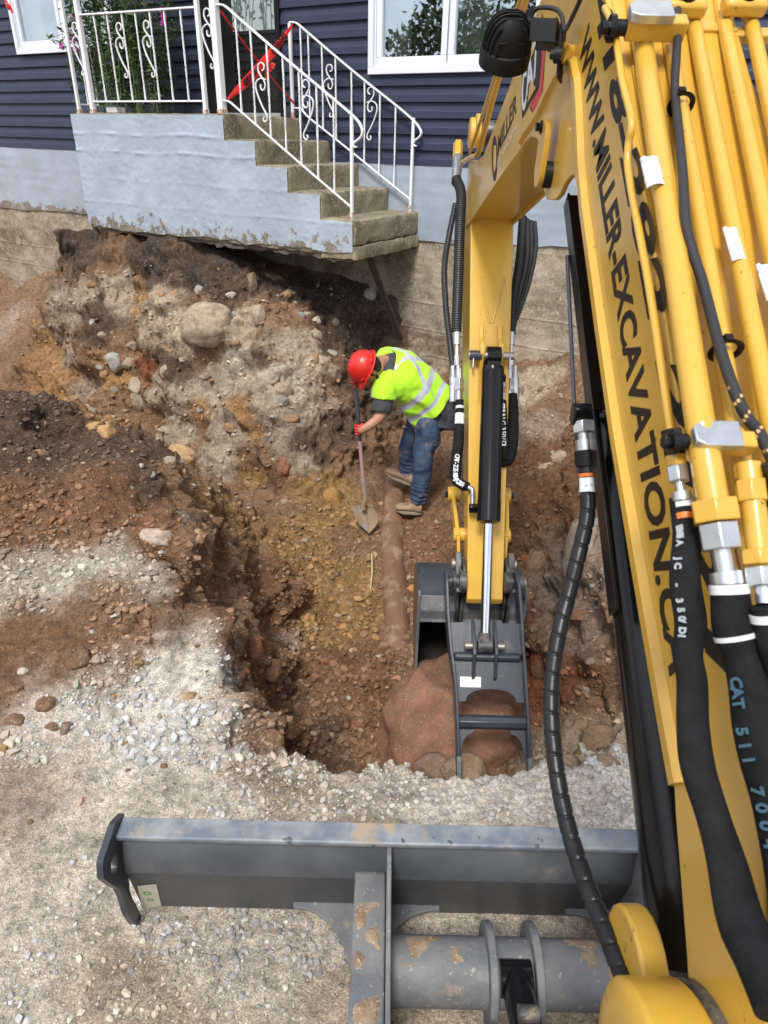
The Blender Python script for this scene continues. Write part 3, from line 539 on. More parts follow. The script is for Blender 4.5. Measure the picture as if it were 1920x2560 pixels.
TB = [(500, 590), (465, 578), (432, 600), (424, 640), (438, 700), (472, 785), (505, 850), (509, 885), (494, 901), (481, 886), (487, 866)]
_b = P3v(C3(512, 660), .05)
TA = [(P3v(C3(*q), .05)-_b)[[0, 2]] for q in TA]; TB = [(P3v(C3(*q), .05)-_b)[[0, 2]] for q in TB]
def scroll(parent, base, mir=1, along=None, sc=1, mat=None):
    """base: (u,v,z) at the bar beside the scroll; mir -1 puts it to the left"""
    mb = MB()
    for T in (TA, TB):
        pts = [np.array(base)+(np.array([q[0]*mir*sc, 0, q[1]*sc]) if along is None else np.array([0, q[0]*mir*sc, q[1]*sc])) for q in T]
        pth = spline([W(p) for p in pts], 44); n_ = HN if along is None else HA
        V_ = []; 
        for i in range(len(pth)):
            t = pth[min(i+1, len(pth)-1)]-pth[max(i-1, 0)]; t /= np.linalg.norm(t); s_ = np.cross(t, n_)
            V_ += [pth[i]+n_*a*.0065+s_*b*.0038 for a, b in ((-1, -1), (1, -1), (1, 1), (-1, 1))]
        mb.add(V_, [(i*4+k, i*4+(k+1) % 4, (i+1)*4+(k+1) % 4, (i+1)*4+k) for i in range(len(pth)-1) for k in range(4)]+[(0, 1, 2, 3), tuple(4*(len(pth)-1)+k for k in range(4))])
    return mb.build('scroll', mat or m_rail, parent, smooth=50)
def rail_path(parent, pts, wd, ht, name='handrail'):
    mb = MB(); pth = resample(spline([W(p) for p in pts], 160), .02); V_ = []; n = len(pth)
    for i in range(n):
        t = pth[min(i+1, n-1)]-pth[max(i-1, 0)]; t /= np.linalg.norm(t); s_ = np.cross(t, HN); s_ /= np.linalg.norm(s_)
        V_ += [pth[i]+HN*a*wd/2+s_*b*ht/2 for a, b in ((-1, -1), (1, -1), (1, 1), (-1, 1))]
    mb.add(V_, [(i*4+k, i*4+(k+1) % 4, (i+1)*4+(k+1) % 4, (i+1)*4+k) for i in range(n-1) for k in range(4)]+[(0, 1, 2, 3), tuple(4*(n-1)+k for k in range(4))])
    return mb.build(name, m_rail, parent, smooth=40, bevel=.003)
def onpath(pts, u): q = np.array(sorted([(p[0], p[2]) for p in pts])); return np.interp(u, q[:, 0], q[:, 1])
VF = .05
def rl(name, label):     # a run of railing: a part of the porch
    e = bpy.data.objects.new(name, None); COL.objects.link(e); e.parent = porch; OFF[e.name] = OFF[porch.name]; e['label'] = label; return e
# front run between the post pairs
run = rl('railing', 'level white railing run above the painted side'); posts = {}
for key, x, wd in (('L1', 590, .030), ('L2', 694, .044), ('R1', 1527, .036), ('R2', 1648, .060)):
    p = P3v(C2(x, 828), VF); posts[key] = p[0]; mb = MB(); sqbar(mb, (p[0], VF, ZP), (p[0], VF, 4.75), wd); mb.build('post', m_rail, run, bevel=.004)
    mb = MB(); sqbar(mb, (p[0], VF, ZP-.001), (p[0], VF, ZP+.035), wd+.006); mb.build('post_foot', m_rust, run)
zt0 = P3v(C2(600, 110), VF)[2]; zt1 = P3v(C2(1435, 55), VF)[2]; ztm = (zt0+zt1)/2
zb0 = P3v(C2(700, 752), VF)[2]
mb = MB(); mb.bar(W((posts['L2'], VF, zt0)), W((posts['R1'], VF, zt1)), .032, .014); mb.build('handrail', m_rail, run, bevel=.003)
mb = MB(); mb.bar(W((posts['L2'], VF, zb0)), W((posts['R1'], VF, zb0)), .022, .014); mb.build('bottom_rail', m_rail, run, bevel=.002)
for x in (787, 880, 985, 1080, 1183, 1285, 1400):
    u = P3v(C2(x, 745), VF)[0]; mb = MB(); twist(mb, (u, VF, zb0), (u, VF, zt0+(zt1-zt0)*(u-posts['L2'])/(posts['R1']-posts['L2'])), .012); mb.build('baluster', m_rail, run, smooth=30)
    if x in (985, 1183): scroll(run, (u, VF, zb0+.42), 1 if x == 985 else 1)
u = posts['L2']; scroll(run, (u-.02, VF, zb0+.45), 1); scroll(run, (posts['R2']-.03, VF, zb0+.47), 1)
# return run on the left end
run = rl('railing', 'rust spotted white railing return at the left end of the porch')
uL = posts['L1']; ztl = zt0-.02
mb = MB(); sqbar(mb, (uL, 1.0, ZP), (uL, 1.0, ztl), .03); mb.build('post', m_rail, run, bevel=.003)
for zz in (ztl, ZP+.075):
    mb = MB(); mb.bar(W((uL, VF, zz)), W((uL, 1.02, zz)), .024, .014); mb.build('handrail' if zz == ztl else 'bottom_rail', m_rail, run, bevel=.002)
for k in range(1, 8):
    v = VF+k*.118; mb = MB(); twist(mb, (uL, v, ZP+.08), (uL, v, ztl), .012); mb.build('baluster', m_rail, run, smooth=30)
    if k in (3, 5): scroll(run, (uL, v, ZP+.5), 1, along=True)
# near stair run
run = rl('railing', 'white stair railing on the near side of the steps, its end curled over')
top = [P3v(C3(*q), VF) for q in [(110, 36), (168, 36), (215, 68), (262, 112), (372, 207), (612, 415), (862, 626), (1030, 768), (1120, 845), (1180, 910), (1205, 975), (1190, 1018), (1155, 1046), (1133, 1066), (1138, 1084), (1160, 1090)]]
rail_path(run, top, .030, .013)
bot = [P3v(C3(*q), VF) for q in [(180, 745), (215, 752), (262, 790), (330, 850)]]+[P3v(C1(*q), VF) for q in [(470, 372), (700, 573), (1060, 882)]]
rail_path(run, bot, .022, .012, 'bottom_rail'); tp_ = top[1:9]
for k, (x, y) in enumerate([(262, 130), (372, 225), (492, 325), (612, 435), (731, 530), (862, 640), (988, 750)]):
    u = P3v(C3(x, y), VF)[0]; mb = MB(); twist(mb, (u, VF, onpath(bot, u)), (u, VF, onpath(tp_, u)), .0125); mb.build('baluster', m_rail, run, smooth=30)
    if k == 2: scroll(run, (u-.012, VF, _b[2]), 1)
    if k == 4: scroll(run, (u+.012, VF, onpath(bot, u)+.42), -1)
p = P3v(C1(1066, 965), VF); u = p[0]; mb = MB(); sqbar(mb, (u, VF, ZP-4*RI-.01), (u, VF, onpath(tp_, u)), .024); mb.build('post', m_rail, run, bevel=.003)
mb = MB(); sqbar(mb, (u, VF, ZP-4*RI-.01), (u, VF, ZP-4*RI+.06), .028); mb.build('post_foot', m_rust, run)
# far stair run
q = at_z(*C1(1498, 905), ZP-4*RI); VR = float((q-HB)@HN); VR = min(max(VR, .8), 1.03)
run = rl('railing', 'white stair railing on the house side of the steps')
top = [P3v(C3(*q), VR) for q in [(664, 166), (700, 166), (735, 186), (900, 328), (1003, 416), (1220, 596), (1450, 778), (1560, 872), (1615, 930), (1640, 985), (1622, 1018), (1592, 1040), (1580, 1060), (1586, 1077), (1603, 1082)]]
rail_path(run, top, .030, .013)
bot = [P3v(C3(*q), VR) for q in [(690, 800), (745, 806), (800, 865), (905, 950)]]+[P3v(C1(*q), VR) for q in [(1060, 470), (1280, 650), (1495, 822)]]
rail_path(run, bot, .022, .012, 'bottom_rail'); tp_ = top[1:8]
for k, (x, y) in enumerate([(742, 200), (800, 250), (902, 340), (1003, 430), (1122, 530), (1220, 610), (1334, 700), (1450, 790)]):
    u = P3v(C3(x, y), VR)[0]; mb = MB(); twist(mb, (u, VR, onpath(bot, u)), (u, VR, onpath(tp_, u)), .0125); mb.build('baluster', m_rail, run, smooth=30)
    if k == 3: scroll(run, (u-.012, VR, onpath(bot, u)+.42), 1)
    if k == 5: scroll(run, (u+.012, VR, onpath(bot, u)+.42), -1)
p = P3v(C1(1498, 905), VR); u = p[0]; mb = MB(); sqbar(mb, (u, VR, ZP-4*RI-.01), (u, VR, onpath(tp_, u)), .024); mb.build('post', m_rail, run, bevel=.003)
mb = MB(); sqbar(mb, (u, VR, ZP-4*RI-.01), (u, VR, ZP-4*RI+.06), .028); mb.build('post_foot', m_rust, run)
p = P3v(C3(676, 500), VR); uF = p[0]; zF = P3v(C3(664, 170), VR)[2]; mb = MB(); sqbar(mb, (uF, VR, ZP), (uF, VR, zF), .028); mb.build('post', m_rail, run, bevel=.003)
mb = MB(); sqbar(mb, (uF, VR, ZP), (uF, VR, ZP+.05), .031); mb.build('post_foot', m_rust, run)
# ---------------------------------------------------------------- warning tape
tape = empty('warning_tape', W((posts['R2'], VF, 3.1)), 'red warning tape tied in a cross between the stair railings', 'tape')
def ribbon(pts, wds, name, nrm=None, seed=0):
    pth = spline(pts, 60); wd = np.interp(np.linspace(0, 1, 60), np.linspace(0, 1, len(wds)), wds); V_ = []
    for i in range(60):
        t = pth[min(i+1, 59)]-pth[max(i-1, 0)]; t /= np.linalg.norm(t); vw = pth[i]-CAM; vw /= np.linalg.norm(vw); s_ = np.cross(t, vw); s_ /= np.linalg.norm(s_); nn = np.cross(s_, t)
        wob = .25*math.sin(i*.5+seed); s2 = s_*math.cos(wob)+nn*math.sin(wob)
        V_ += [pth[i]+s2*wd[i]/2+nn*.0015*(math.sin(i*1.3)), pth[i]+nn*.004, pth[i]-s2*wd[i]/2]
    mb = MB(); mb.add(V_, [(i*3+k, i*3+k+1, (i+1)*3+k+1, (i+1)*3+k) for i in range(59) for k in (0, 1)])
    o = mb.build(name, m_red, tape, smooth=80); sm = o.modifiers.new('thickness', 'SOLIDIFY'); sm.thickness = .0008; return o, pth
def Pq(q, v): return W(P3v(q, v))
fp = lambda z: W((uF, VR-.02, z))
a = Pq(C3(150, 80), VF+.03); b_ = Pq(C3(700, 770), VR-.02)
sag = np.array([0, 0, -.02]); ribbon([a, (a*2+b_)/3+sag, (a+2*b_)/3+sag, b_], [.02, .014, .018, .012, .02], 'tape_strand')
a = Pq(C3(195, 745), VF+.03); b_ = Pq(C3(688, 180), VR-.02)
o, pth = ribbon([a, (a*2+b_)/3+sag*1.6, (a+2*b_)/3+sag*1.6, b_], [.015, .06, .078, .078, .07, .045, .015], 'tape_strand', seed=2)
for k, q in enumerate([(175, 765, VF), (30, 20, VF), (680, 178, VR-.02), (702, 770, VR-.02)]):
    c = Pq(q[:2], q[2]); rr = random.Random(k)
    for j in range(3):
        e = c+HA*rr.uniform(-.07, .07)+np.array([0, 0, rr.uniform(-.08, .05)])-HN*.03; m_ = (c+e)/2+np.array([0, 0, .03]); ribbon([c-HN*.04+HA*.03, c-HN*.045, m_-HN*.02, e], [.012, .02, .03, .02], 'tape_end', seed=j)
for i0, tx in ((10, 'DANGER'), (34, 'DANGER')):
    A_ = pth[i0]; B_ = pth[i0+18]; t = (B_-A_)/np.linalg.norm(B_-A_); vw = A_-CAM; vw /= np.linalg.norm(vw); s_ = np.cross(t, vw); s_ /= np.linalg.norm(s_)
    text_obj(tx, 'lettering', m_ink, tape, B_-vw*.014+s_*.022*(-1 if np.dot(s_, (0, 0, 1)) < 0 else 1), -t, -s_*(1 if np.dot(s_, (0, 0, 1)) > 0 else -1), .062, offset=.002)
# ---------------------------------------------------------------- sweet pea plant and tray on the porch
rp = random.Random(12); pb = HU(-1.72, .42, ZP); plant = empty('sweet_pea_plant', pb, 'tall leafy sweet pea with magenta flowers growing on the porch behind the railing', 'plant')
m_leaf = M('sweet_pea_leaf', (.055, .11, .035), .5, var=(.09, .16, .06), vscale=9, vamt=.9); m_stem = M('green_stem', (.10, .16, .05), .5); m_flw = M('magenta_petal', (.42, .03, .30), .5, var=(.6, .12, .42), vscale=12)
ms_, ml_ = MB(), MB(); fl = []
for k in range(76):
    u = rp.gauss(-1.72, .26); v = rp.uniform(.15, .9); h_ = rp.uniform(.7, 1.75); lean = rp.gauss(-.02, .16) if k > 6 else rp.uniform(-.6, -.3)
    if k <= 6: h_ = rp.uniform(.5, 1.0)
    pts = [HU(u, v, ZP), HU(u+lean*.3+rp.gauss(0, .03), v, ZP+h_*.4), HU(u+lean*.8+rp.gauss(0, .05), v+rp.gauss(0, .04), ZP+h_*.75), HU(u+lean*1.3+rp.gauss(0, .07), v+rp.gauss(0, .08), ZP+h_)]
    pth = spline(pts, 26); ms_.tube(pth, np.linspace(.0035, .0015, 26), 5)
    for i in range(2, 26):
        for j in range(4 if i > 4 else 2):
            c = pth[i]+np.array([rp.gauss(0, .012) for _ in range(3)]); a = rp.uniform(0, 6.28); el = rp.uniform(-.3, .9); L = rp.uniform(.045, .11); d = np.array([math.cos(a)*math.cos(el), math.sin(a)*math.cos(el), math.sin(el)]); s_ = np.cross(d, [rp.gauss(0, .5), rp.gauss(0, .5), 1]); s_ /= np.linalg.norm(s_); w_ = L*rp.uniform(.10, .2); dn = np.array([0, 0, -1.])
            ml_.add([c, c+d*L*.45+s_*w_, c+d*L+dn*L*.15, c+d*L*.45-s_*w_, c+d*L*.5+dn*L*.06], [(0, 1, 4), (1, 2, 4), (2, 3, 4), (3, 0, 4)])
    if rp.random() < .5: fl.append(pth[rp.randrange(15, 25)])
ms_.build('stems', m_stem, plant); ml_.build('foliage', m_leaf, plant)
for c in fl[:16]:
    mb = MB()
    for k in range(rp.randrange(3, 6)):
        c2 = c+np.array([rp.gauss(0, .016), rp.gauss(0, .012)-.03, rp.gauss(0, .03)]); a0 = rp.uniform(0, 6.28)
        for j in range(5):
            a = a0+j*1.256; d = np.array([math.cos(a), rp.uniform(-.5, .1), math.sin(a)]); e = np.array([-math.sin(a), 0, math.cos(a)]); L = .024
            mb.add([c2, c2+d*L*.6+e*L*.5, c2+d*L*1.1, c2+d*L*.6-e*L*.5], [(0, 1, 2, 3)])
    mb.build('flower', m_flw, plant)
tr_ = empty('plastic_tray', HU(-1.55, .12, ZP), 'small clear plastic tray of brown bulbs on the porch edge', 'tray')
tx0 = P3v(C2(858, 815), .12)[0]; mb = MB()
for (a, b, c, d) in [(-.075, .075, 0, .004), (-.075, -.071, .1, .1), (.071, .075, .1, .1)]:
    pass
for (u0_, u1_, v0_, v1_) in [(-.075, .075, .07, .074), (-.075, .075, .166, .17), (-.075, -.071, .074, .166), (.071, .075, .074, .166)]:
    mb.prism([HU(tx0+u0_, v0_, ZP+.008), HU(tx0+u1_, v0_, ZP+.008), HU(tx0+u1_, v1_, ZP+.008), HU(tx0+u0_, v1_, ZP+.008)], (0, 0, 0), (0, 0, .045))
mb.prism([HU(tx0-.07, .075, ZP+.004), HU(tx0+.07, .075, ZP+.004), HU(tx0+.07, .165, ZP+.004), HU(tx0-.07, .165, ZP+.004)], (0, 0, 0), (0, 0, .005)); mb.build('tray', M('cloudy_plastic', (.5, .5, .48), .3), tr_)
mb = MB()
for k in range(16): mb.lathe(HU(tx0+rp.uniform(-.055, .055), rp.uniform(.085, .155), ZP+.01+rp.uniform(0, .02)), (0, 0, 1), [(0, .005), (.006, .012), (.014, .010), (.02, .002)], 8)
mb.build('bulbs', M('brown_bulb', (.2, .09, .04), .7), tr_, smooth=60)
# ---------------------------------------------------------------- excavator
def Dp(x, y): return (x*K, y*K)                        # full-page reading of the photo
def Z2(x, y): return (1000+x/1.803, y/1.803)
def Z3(x, y): return (1060+x/2.458, 700+y/2.458)
def Z4(x, y): return (1360+x/1.418, 1000+y/1.418)
def Z5(x, y): return (950+x/3.318, 1400+y/3.318)
EX = empty('excavator', (.55, .3, 0), 'yellow compact excavator with thumb bucket reaching into the pit', 'excavator')
X0, X1 = .44, .70
L0 = np.array([0, .779, 1.41]); BD = np.array([0, .827, .562]); BN = np.array([0, -.562, .827]); EXV = np.array([1., 0, 0])
def BP(s, o, x): q = L0+BD*s+BN*o; return np.array([x, q[1], q[2]])
def at_off(px, py, o): a = ray(px, py); k = ((L0+BN*o-CAM)@BN)/(a@BN); return CAM+a*k
prof = [(.40, 1.10), (.47, 1.10), (.55, 1.20), (.677, 1.334), (.700, 1.362), (.779, 1.41), (.986, 1.54), (1.225, 1.695), (1.454, 1.862), (1.58, 1.957), (1.782, 2.093), (1.85, 2.130), (1.885, 2.128), (1.942, 2.106), (1.98, 2.078), (2.03, 2.062), (2.14, 2.056), (2.20, 2.078), (2.24, 2.13), (2.31, 2.185), (2.40, 2.208),
        (2.49, 2.212), (2.60, 2.197), (2.667, 2.178), (3.0, 2.097), (3.4, 1.990), (3.847, 1.875), (4.15, 1.795), (4.40, 1.735), (4.48, 1.75), (4.50, 1.83), (4.46, 1.95), (4.44, 2.10), (4.15, 2.09), (3.754, 2.136), (3.344, 2.286), (3.052, 2.395), (2.82, 2.49), (2.56, 2.59), (2.33, 2.665), (2.15, 2.70), (2.00, 2.655), (1.842, 2.514), (1.607, 2.327), (1.258, 2.081), (.963, 1.831), (.732, 1.682), (.60, 1.60), (.49, 1.48), (.40, 1.34), (.36, 1.22)]
mb = MB(); T_ = .014
# two side plates and the webs between them, open underneath where the cylinder sits
for xx in (X0, X1-T_): mb.prism([(xx, y, z) for y, z in prof], (0, 0, 0), (T_, 0, 0))
def web(pts, th, sgn):
    P_ = [np.array(p) for p in pts]; V_ = []
    for i, p in enumerate(P_):
        t = P_[min(i+1, len(P_)-1)]-P_[max(i-1, 0)]; t = t/np.linalg.norm(t); n2 = np.array([-t[1], t[0]])*sgn
        for q in (p, p+n2*th): V_ += [(X0+T_*.9, *q), (X1-T_*.9, *q)]
    n = len(P_); mb.add(V_, [f for i in range(n-1) for f in ((4*i, 4*i+1, 4*i+5, 4*i+4), (4*i+2, 4*i+6, 4*i+7, 4*i+3), (4*i, 4*i+4, 4*i+6, 4*i+2), (4*i+1, 4*i+3, 4*i+7, 4*i+5))]+[(0, 2, 3, 1), (4*n-4, 4*n-3, 4*n-1, 4*n-2)])
topl = prof[31:]; web([(y, z) for y, z in topl], .012, 1)
web([(y+.010*.56, z+.012) for y, z in prof[4:12]], .012, -1)
web([(y, z+.02) for y, z in prof[20:30]], .012, 1)
web([(1.85, 2.15), (2.0, 2.25), (2.2, 2.31), (2.4, 2.27)], .012, 1)
boom = mb.build('boom', m_yel, EX, bevel=.003)
def bpart(mb, name, mat, **k): return mb.build(name, mat, boom, **k)
# lower lip of the side plate and the doubler rim around the bracket
def strip(pts, x, wd, th, name, mat=m_yel, inside=1):
    P_ = [np.array(p) for p in pts]; V_ = []; n = len(P_)
    for i in range(n):
        t = P_[min(i+1, n-1)]-P_[max(i-1, 0)]; t = t/np.linalg.norm(t); m_ = np.array([-t[1], t[0]])*inside
        a, b = P_[i], P_[i]+m_*wd; V_ += [(x, *a), (x-th, *(a+m_*wd*.25)), (x-th, *(b-m_*wd*.25)), (x, *b)]
    mb = MB(); mb.add(V_, [(4*i+k, 4*i+k+1, 4*i+k+5, 4*i+k+4) for i in range(n-1) for k in range(3)]+[(0, 1, 2, 3), tuple(4*n-4+k for k in range(4))]); return bpart(mb, name, mat, smooth=50)
strip([(.70, 1.366), (.779, 1.413), (1.0, 1.552), (1.225, 1.698), (1.454, 1.865), (1.58, 1.96), (1.70, 2.05), (1.80, 2.14), (1.88, 2.235), (1.94, 2.30), (2.01, 2.345), (2.09, 2.357), (2.18, 2.342), (2.28, 2.305), (2.38, 2.262), (2.48, 2.235), (2.58, 2.212), (2.66, 2.186)], X0+.001, .042, .014, 'edge_flange')
# second web seam on the top face of the boom
mb = MB(); mb.bar(BP(-.1, .262, .468), BP(1.2, .30, .468), .006, .006); bpart(mb, 'weld_seam', m_yel)
# bracket lug with pin plate and bolt
LC = at_x(*Z2(668, 720), X0-.03)
def rounded(cx, cy, cz, L_, w_, ang, n=10):
    o = []; 
    for k in range(2*n+2):
        if k <= n: a = -math.pi/2+math.pi*k/n; c0 = L_/2-w_/2
        else: a = math.pi/2+math.pi*(k-n-1)/n; c0 = -(L_/2-w_/2)
        x, y = c0+math.cos(a)*w_/2, math.sin(a)*w_/2; o.append((cx, cy+x*math.cos(ang)-y*math.sin(ang), cz+x*math.sin(ang)+y*math.cos(ang)))
    return o
mb = MB(); mb.prism(rounded(X0-.036, 2.13, 2.17, .17, .085, math.radians(100)), (0, 0, 0), (.016, 0, 0)); lug = bpart(mb, 'pin_plate', m_yel, bevel=.002)
mb = MB(); mb.cyl((X0-.02, 2.12, 2.12), (X0+.02, 2.12, 2.12), .034, 24); mb.build('pin', m_blkm, lug, smooth=40)
mb = MB(); mb.cyl((X0-.052, 2.145, 2.235), (X0-.036, 2.145, 2.235), .012, 6); mb.cyl((X0-.040, 2.145, 2.235), (X0-.036, 2.145, 2.235), .017, 18); mb.build('bolt', m_blk, lug)
# lettering on the side of the boom (the same words that are painted on the machine)
s0, s1, b0_, b1_ = 1.535, .06, .158, .072
bd = BP(s1, b1_, 0)-BP(s0, b0_, 0); Lr = np.linalg.norm(bd); bd /= Lr; up_ = np.cross(bd, -EXV); up_ = -up_ if up_@BN < 0 else up_
t = text_obj('WWW.MILLER-EXCAVATION.CA', 'lettering', m_ink, boom, BP(s0, b0_-.012, X0-.0006), bd, up_, .104, shear=.32, offset=.0030, depth=.0004)
def fit_len(ob, o, ex, L_):
    V_ = np.zeros(len(ob.data.vertices)*3); ob.data.vertices.foreach_get('co', V_); V_ = V_.reshape(-1, 3)+OFF[ob.name]; q = (V_-o)@ex; k = L_/(q.max()-0); V_ = V_+np.outer(q*(k-1), ex)
    ob.data.vertices.foreach_set('co', (V_-OFF[ob.name]).ravel()); ob.data.update()
fit_len(t, BP(s0, b0_, X0-.0006), bd, Lr)
p0_ = BP(1.50, .256, X0-.0006); p1_ = BP(.0, .186, X0-.0006); bd2 = (p1_-p0_); L2 = np.linalg.norm(bd2); bd2 /= L2
t = text_obj('418-282-2121', 'lettering', m_ink, boom, p0_, bd2, up_, .104, shear=.32, offset=.0032, depth=.0004); fit_len(t, p0_, bd2, L2)
# gooseneck marks: round emblem, MILLER, maker's letters with the yellow triangle and red flash
gd = np.array([0, -1.22, .53]); gd /= np.linalg.norm(gd); gu = np.array([0, .40, .917])
gu -= gd*(gu@gd); gu /= np.linalg.norm(gu)
XS = X0-.0006
def onside(q): return at_x(*q, XS)
o_ = onside(Z2(442, 800)); e_ = onside(Z2(512, 560)); 
mo = onside((1234, 428)); me_ = onside((1287, 310)); md = me_-mo; mL = np.linalg.norm(md); md /= mL
def quadmap(txt, mat, bl, br, tl, tr, depth=.0004, offset=.004, shear=0):
    """letters stretched over the decal's four corners on the plate"""
    cu = bpy.data.curves.new('t', 'FONT'); cu.body = txt; cu.size = 1; cu.offset = offset; cu.shear = shear; cu.resolution_u = 4; cu.extrude = .0001
    t = bpy.data.objects.new('tmp', cu); COL.objects.link(t); bpy.context.view_layer.update(); me = bpy.data.meshes.new_from_object(t.evaluated_get(bpy.context.evaluated_depsgraph_get())); bpy.data.objects.remove(t)
    n = len(me.vertices); V_ = np.zeros(n*3); me.vertices.foreach_get('co', V_); V_ = V_.reshape(-1, 3); a, b = V_.min(0), V_.max(0); q = (V_-a)/np.maximum(b-a, 1e-9)
    s_, t_ = q[:, :1], q[:, 1:2]; W_ = (1-s_)*(1-t_)*bl+s_*(1-t_)*br+(1-s_)*t_*tl+s_*t_*tr; W_[:, 0] -= q[:, 2]*depth
    me.vertices.foreach_set('co', (W_-OFF[boom.name]).ravel()); me.update(); me.materials.clear(); me.materials.append(mat); me.name = 'lettering'; ob = bpy.data.objects.new('lettering', me); COL.objects.link(ob); ob.parent = boom; OFF[ob.name] = OFF[boom.name]; return ob
def CL(x, y): return (1160+x/4.809, y/4.809)      # close view of the gooseneck
quadmap('MILLER', m_ink, onside(CL(405, 1880)), onside(CL(632, 1345)), onside(CL(408, 1640)), onside(CL(636, 1090)), offset=.02)
quadmap('EXCAVATION', M('faded_print', (.55, .52, .42), .5), onside(CL(395, 2020)), onside(CL(625, 1560)), onside(CL(400, 1945)), onside(CL(628, 1470)), offset=.01)
def decal(pts, mat, name='decal', dx=0):
    mb = MB(); mb.prism([at_x(*p, X0-.0005-dx) for p in pts], (0, 0, 0), (-.0004, 0, 0)); return mb.build(name, mat, boom)
el = [(368+34*math.cos(a)*1.0+6*math.sin(a)*0, 1905+275*math.sin(a)) for a in np.linspace(0, 2*math.pi, 28, endpoint=False)]
decal([CL(*p) for p in el], m_ink, 'emblem')
decal([CL(*p) for p in [(360, 1750), (382, 1745), (386, 1880), (378, 2020), (362, 2080), (352, 1960), (356, 1840)]], M('emblem_gold', (.75, .45, .03), .35), 'emblem', .0005)
m_ltr = M('pale_letters', (.62, .66, .70), .4); m_rdd = M('red_decal', (.50, .02, .02), .4)
decal([CL(*p) for p in [(938, 160), (972, 260), (978, 640), (940, 1200), (822, 1365), (790, 1290), (880, 1060), (905, 700), (912, 300)]], m_ink, 'decal')
decal([CL(*p) for p in [(940, 185), (966, 270), (972, 660), (932, 1180), (824, 1335), (800, 1265), (905, 1060), (935, 690), (915, 300)]], m_rdd, 'decal', .0005)
decal([CL(*p) for p in [(700, 900), (720, 880), (830, 640), (960, 200), (890, 1040), (720, 1390), (700, 1420), (690, 1200)]], m_ink, 'decal', .0008)
quadmap('C', m_ltr, onside(CL(700, 1400)), onside(CL(752, 1270)), onside(CL(702, 900)), onside(CL(756, 790)), depth=.0018, offset=.02)
quadmap('A', m_ltr, onside(CL(748, 1190)), onside(CL(836, 1000)), onside(CL(752, 800)), onside(CL(838, 560)), depth=.0018, offset=.02)
quadmap('T', m_ltr, onside(CL(812, 1040)), onside(CL(890, 860)), onside(CL(836, 560)), onside(CL(925, 220)), depth=.0018, offset=.02)
decal([CL(*p) for p in [(800, 950), (862, 1060), (765, 1230)]], m_yel, 'decal', .0022)
# ---- tubes on top of the boom
def tube_run(pts, r, name, mat=m_yel, parent=boom, seg=16, n=70, **k):
    mb = MB(); mb.tube(spline(pts, n) if len(pts) > 2 else pts, r, seg, **k); return mb.build(name, mat, parent, smooth=50)
def bt(q0, q1, r, o, s_lo=-.1, s_hi=1.42, name='hydraulic_tube', bend=True):
    A_, B_ = at_off(*q0, o), at_off(*q1, o); d = (B_-A_); sA, sB = (A_-L0)@BD, (B_-L0)@BD
    X = lambda s: A_[0]+(s-sA)/(sB-sA)*(B_[0]-A_[0])
    to_ = np.array(sorted([((np.array([0, y, z])-L0)@BD, (np.array([0, y, z])-L0)@BN) for y, z in prof[33:]]))
    def oo(s): return max(o, np.interp(s, to_[:, 0], to_[:, 1])+(o-.285)) if s > 1.5 else o
    pts = [BP(s, oo(s), X(min(s, 1.5))) for s in np.linspace(s_lo, 2.1, 20)]
    return tube_run(pts, r, name), X
bt((1605, 100), (1744, 1016), .0195, .318, .23)
bt((1688, 180), (1804, 864), .0135, .308, .26)
bt((1743, 101), (1890, 864), .0140, .312, .20)
bt((1820, 101), (1915, 560), .0140, .312, -.05)
bt((1888, 101), (1990, 560), .0140, .312, -.05)
# the thin tube along the side, with its kink
kn = [(1512, 20), (1530, 60), (1542, 110), (1555, 200), (1578, 300), (1571, 360), (1569, 410), (1579, 480), (1594, 560), (1620, 700), (1642, 840), (1668, 1016), (1680, 1090)]
tube_run([at_x(*q, X0-.012) for q in kn], .0068, 'hydraulic_tube')
# clamps at the top: block with steel cap, bolt
def ubox(c, s, name, mat, par=boom, bevel=.003, ax=(EXV, BD, BN), label=None): mb = MB(); mb.box(c, s, ax); return mb.build(name, mat, par, bevel=bevel, label=label)
def clamp(q, o, name='tube_clamp', sc=1):
    c = at_off(*q, o)
    cl = ubox(c+BN*.012*sc, np.array([.105, .030, .034])*sc, name, m_yel)
    mb = MB(); mb.prism([c+BN*.030*sc+EXV*(x*sc)+BD*(y*sc) for x, y in [(-.055, -.018), (-.04, -.026), (.02, -.026), (.02, .022), (-.04, .022), (-.055, .010)]], (0, 0, 0), BN*.016*sc); mb.build('clamp_cap', m_zinc, cl, bevel=.002)
    mb = MB(); mb.cyl(c-EXV*.075*sc+BN*.012, c-EXV*.045*sc+BN*.012, .013*sc, 20); mb.build('clamp_bushing', m_blkm, cl, smooth=40)
    mb = MB(); mb.cyl(c-EXV*.082*sc+BN*.010, c-EXV*.072*sc+BN*.010, .022*sc, 24); mb.cyl(c-EXV*.094*sc+BN*.010, c-EXV*.080*sc+BN*.010, .012*sc, 6); mb.build('clamp_bolt', m_blk, cl, bevel=.001); return cl
clamp((1632, 88), .340, sc=1.08); clamp((1792, 1118), .335, sc=.80)
for q in ((1710, 15), (1860, 12)):
    c = at_off(*q, .34); cb = ubox(c, (.085, .045, .030), 'tube_clamp', m_yel, bevel=.008); mb = MB(); mb.cyl(c+BN*.012, c+BN*.022, .017, 24); mb.cyl(c+BN*.02, c+BN*.032, .010, 6); mb.build('clamp_bolt', m_blk, cb, smooth=35)
c = at_off(1740, 75, .30); ubox(c, (.16, .03, .02), 'tube_bracket', m_yel)
c = at_off(1880, 90, .295); ubox(c, (.12, .03, .02), 'tube_bracket', m_yel)
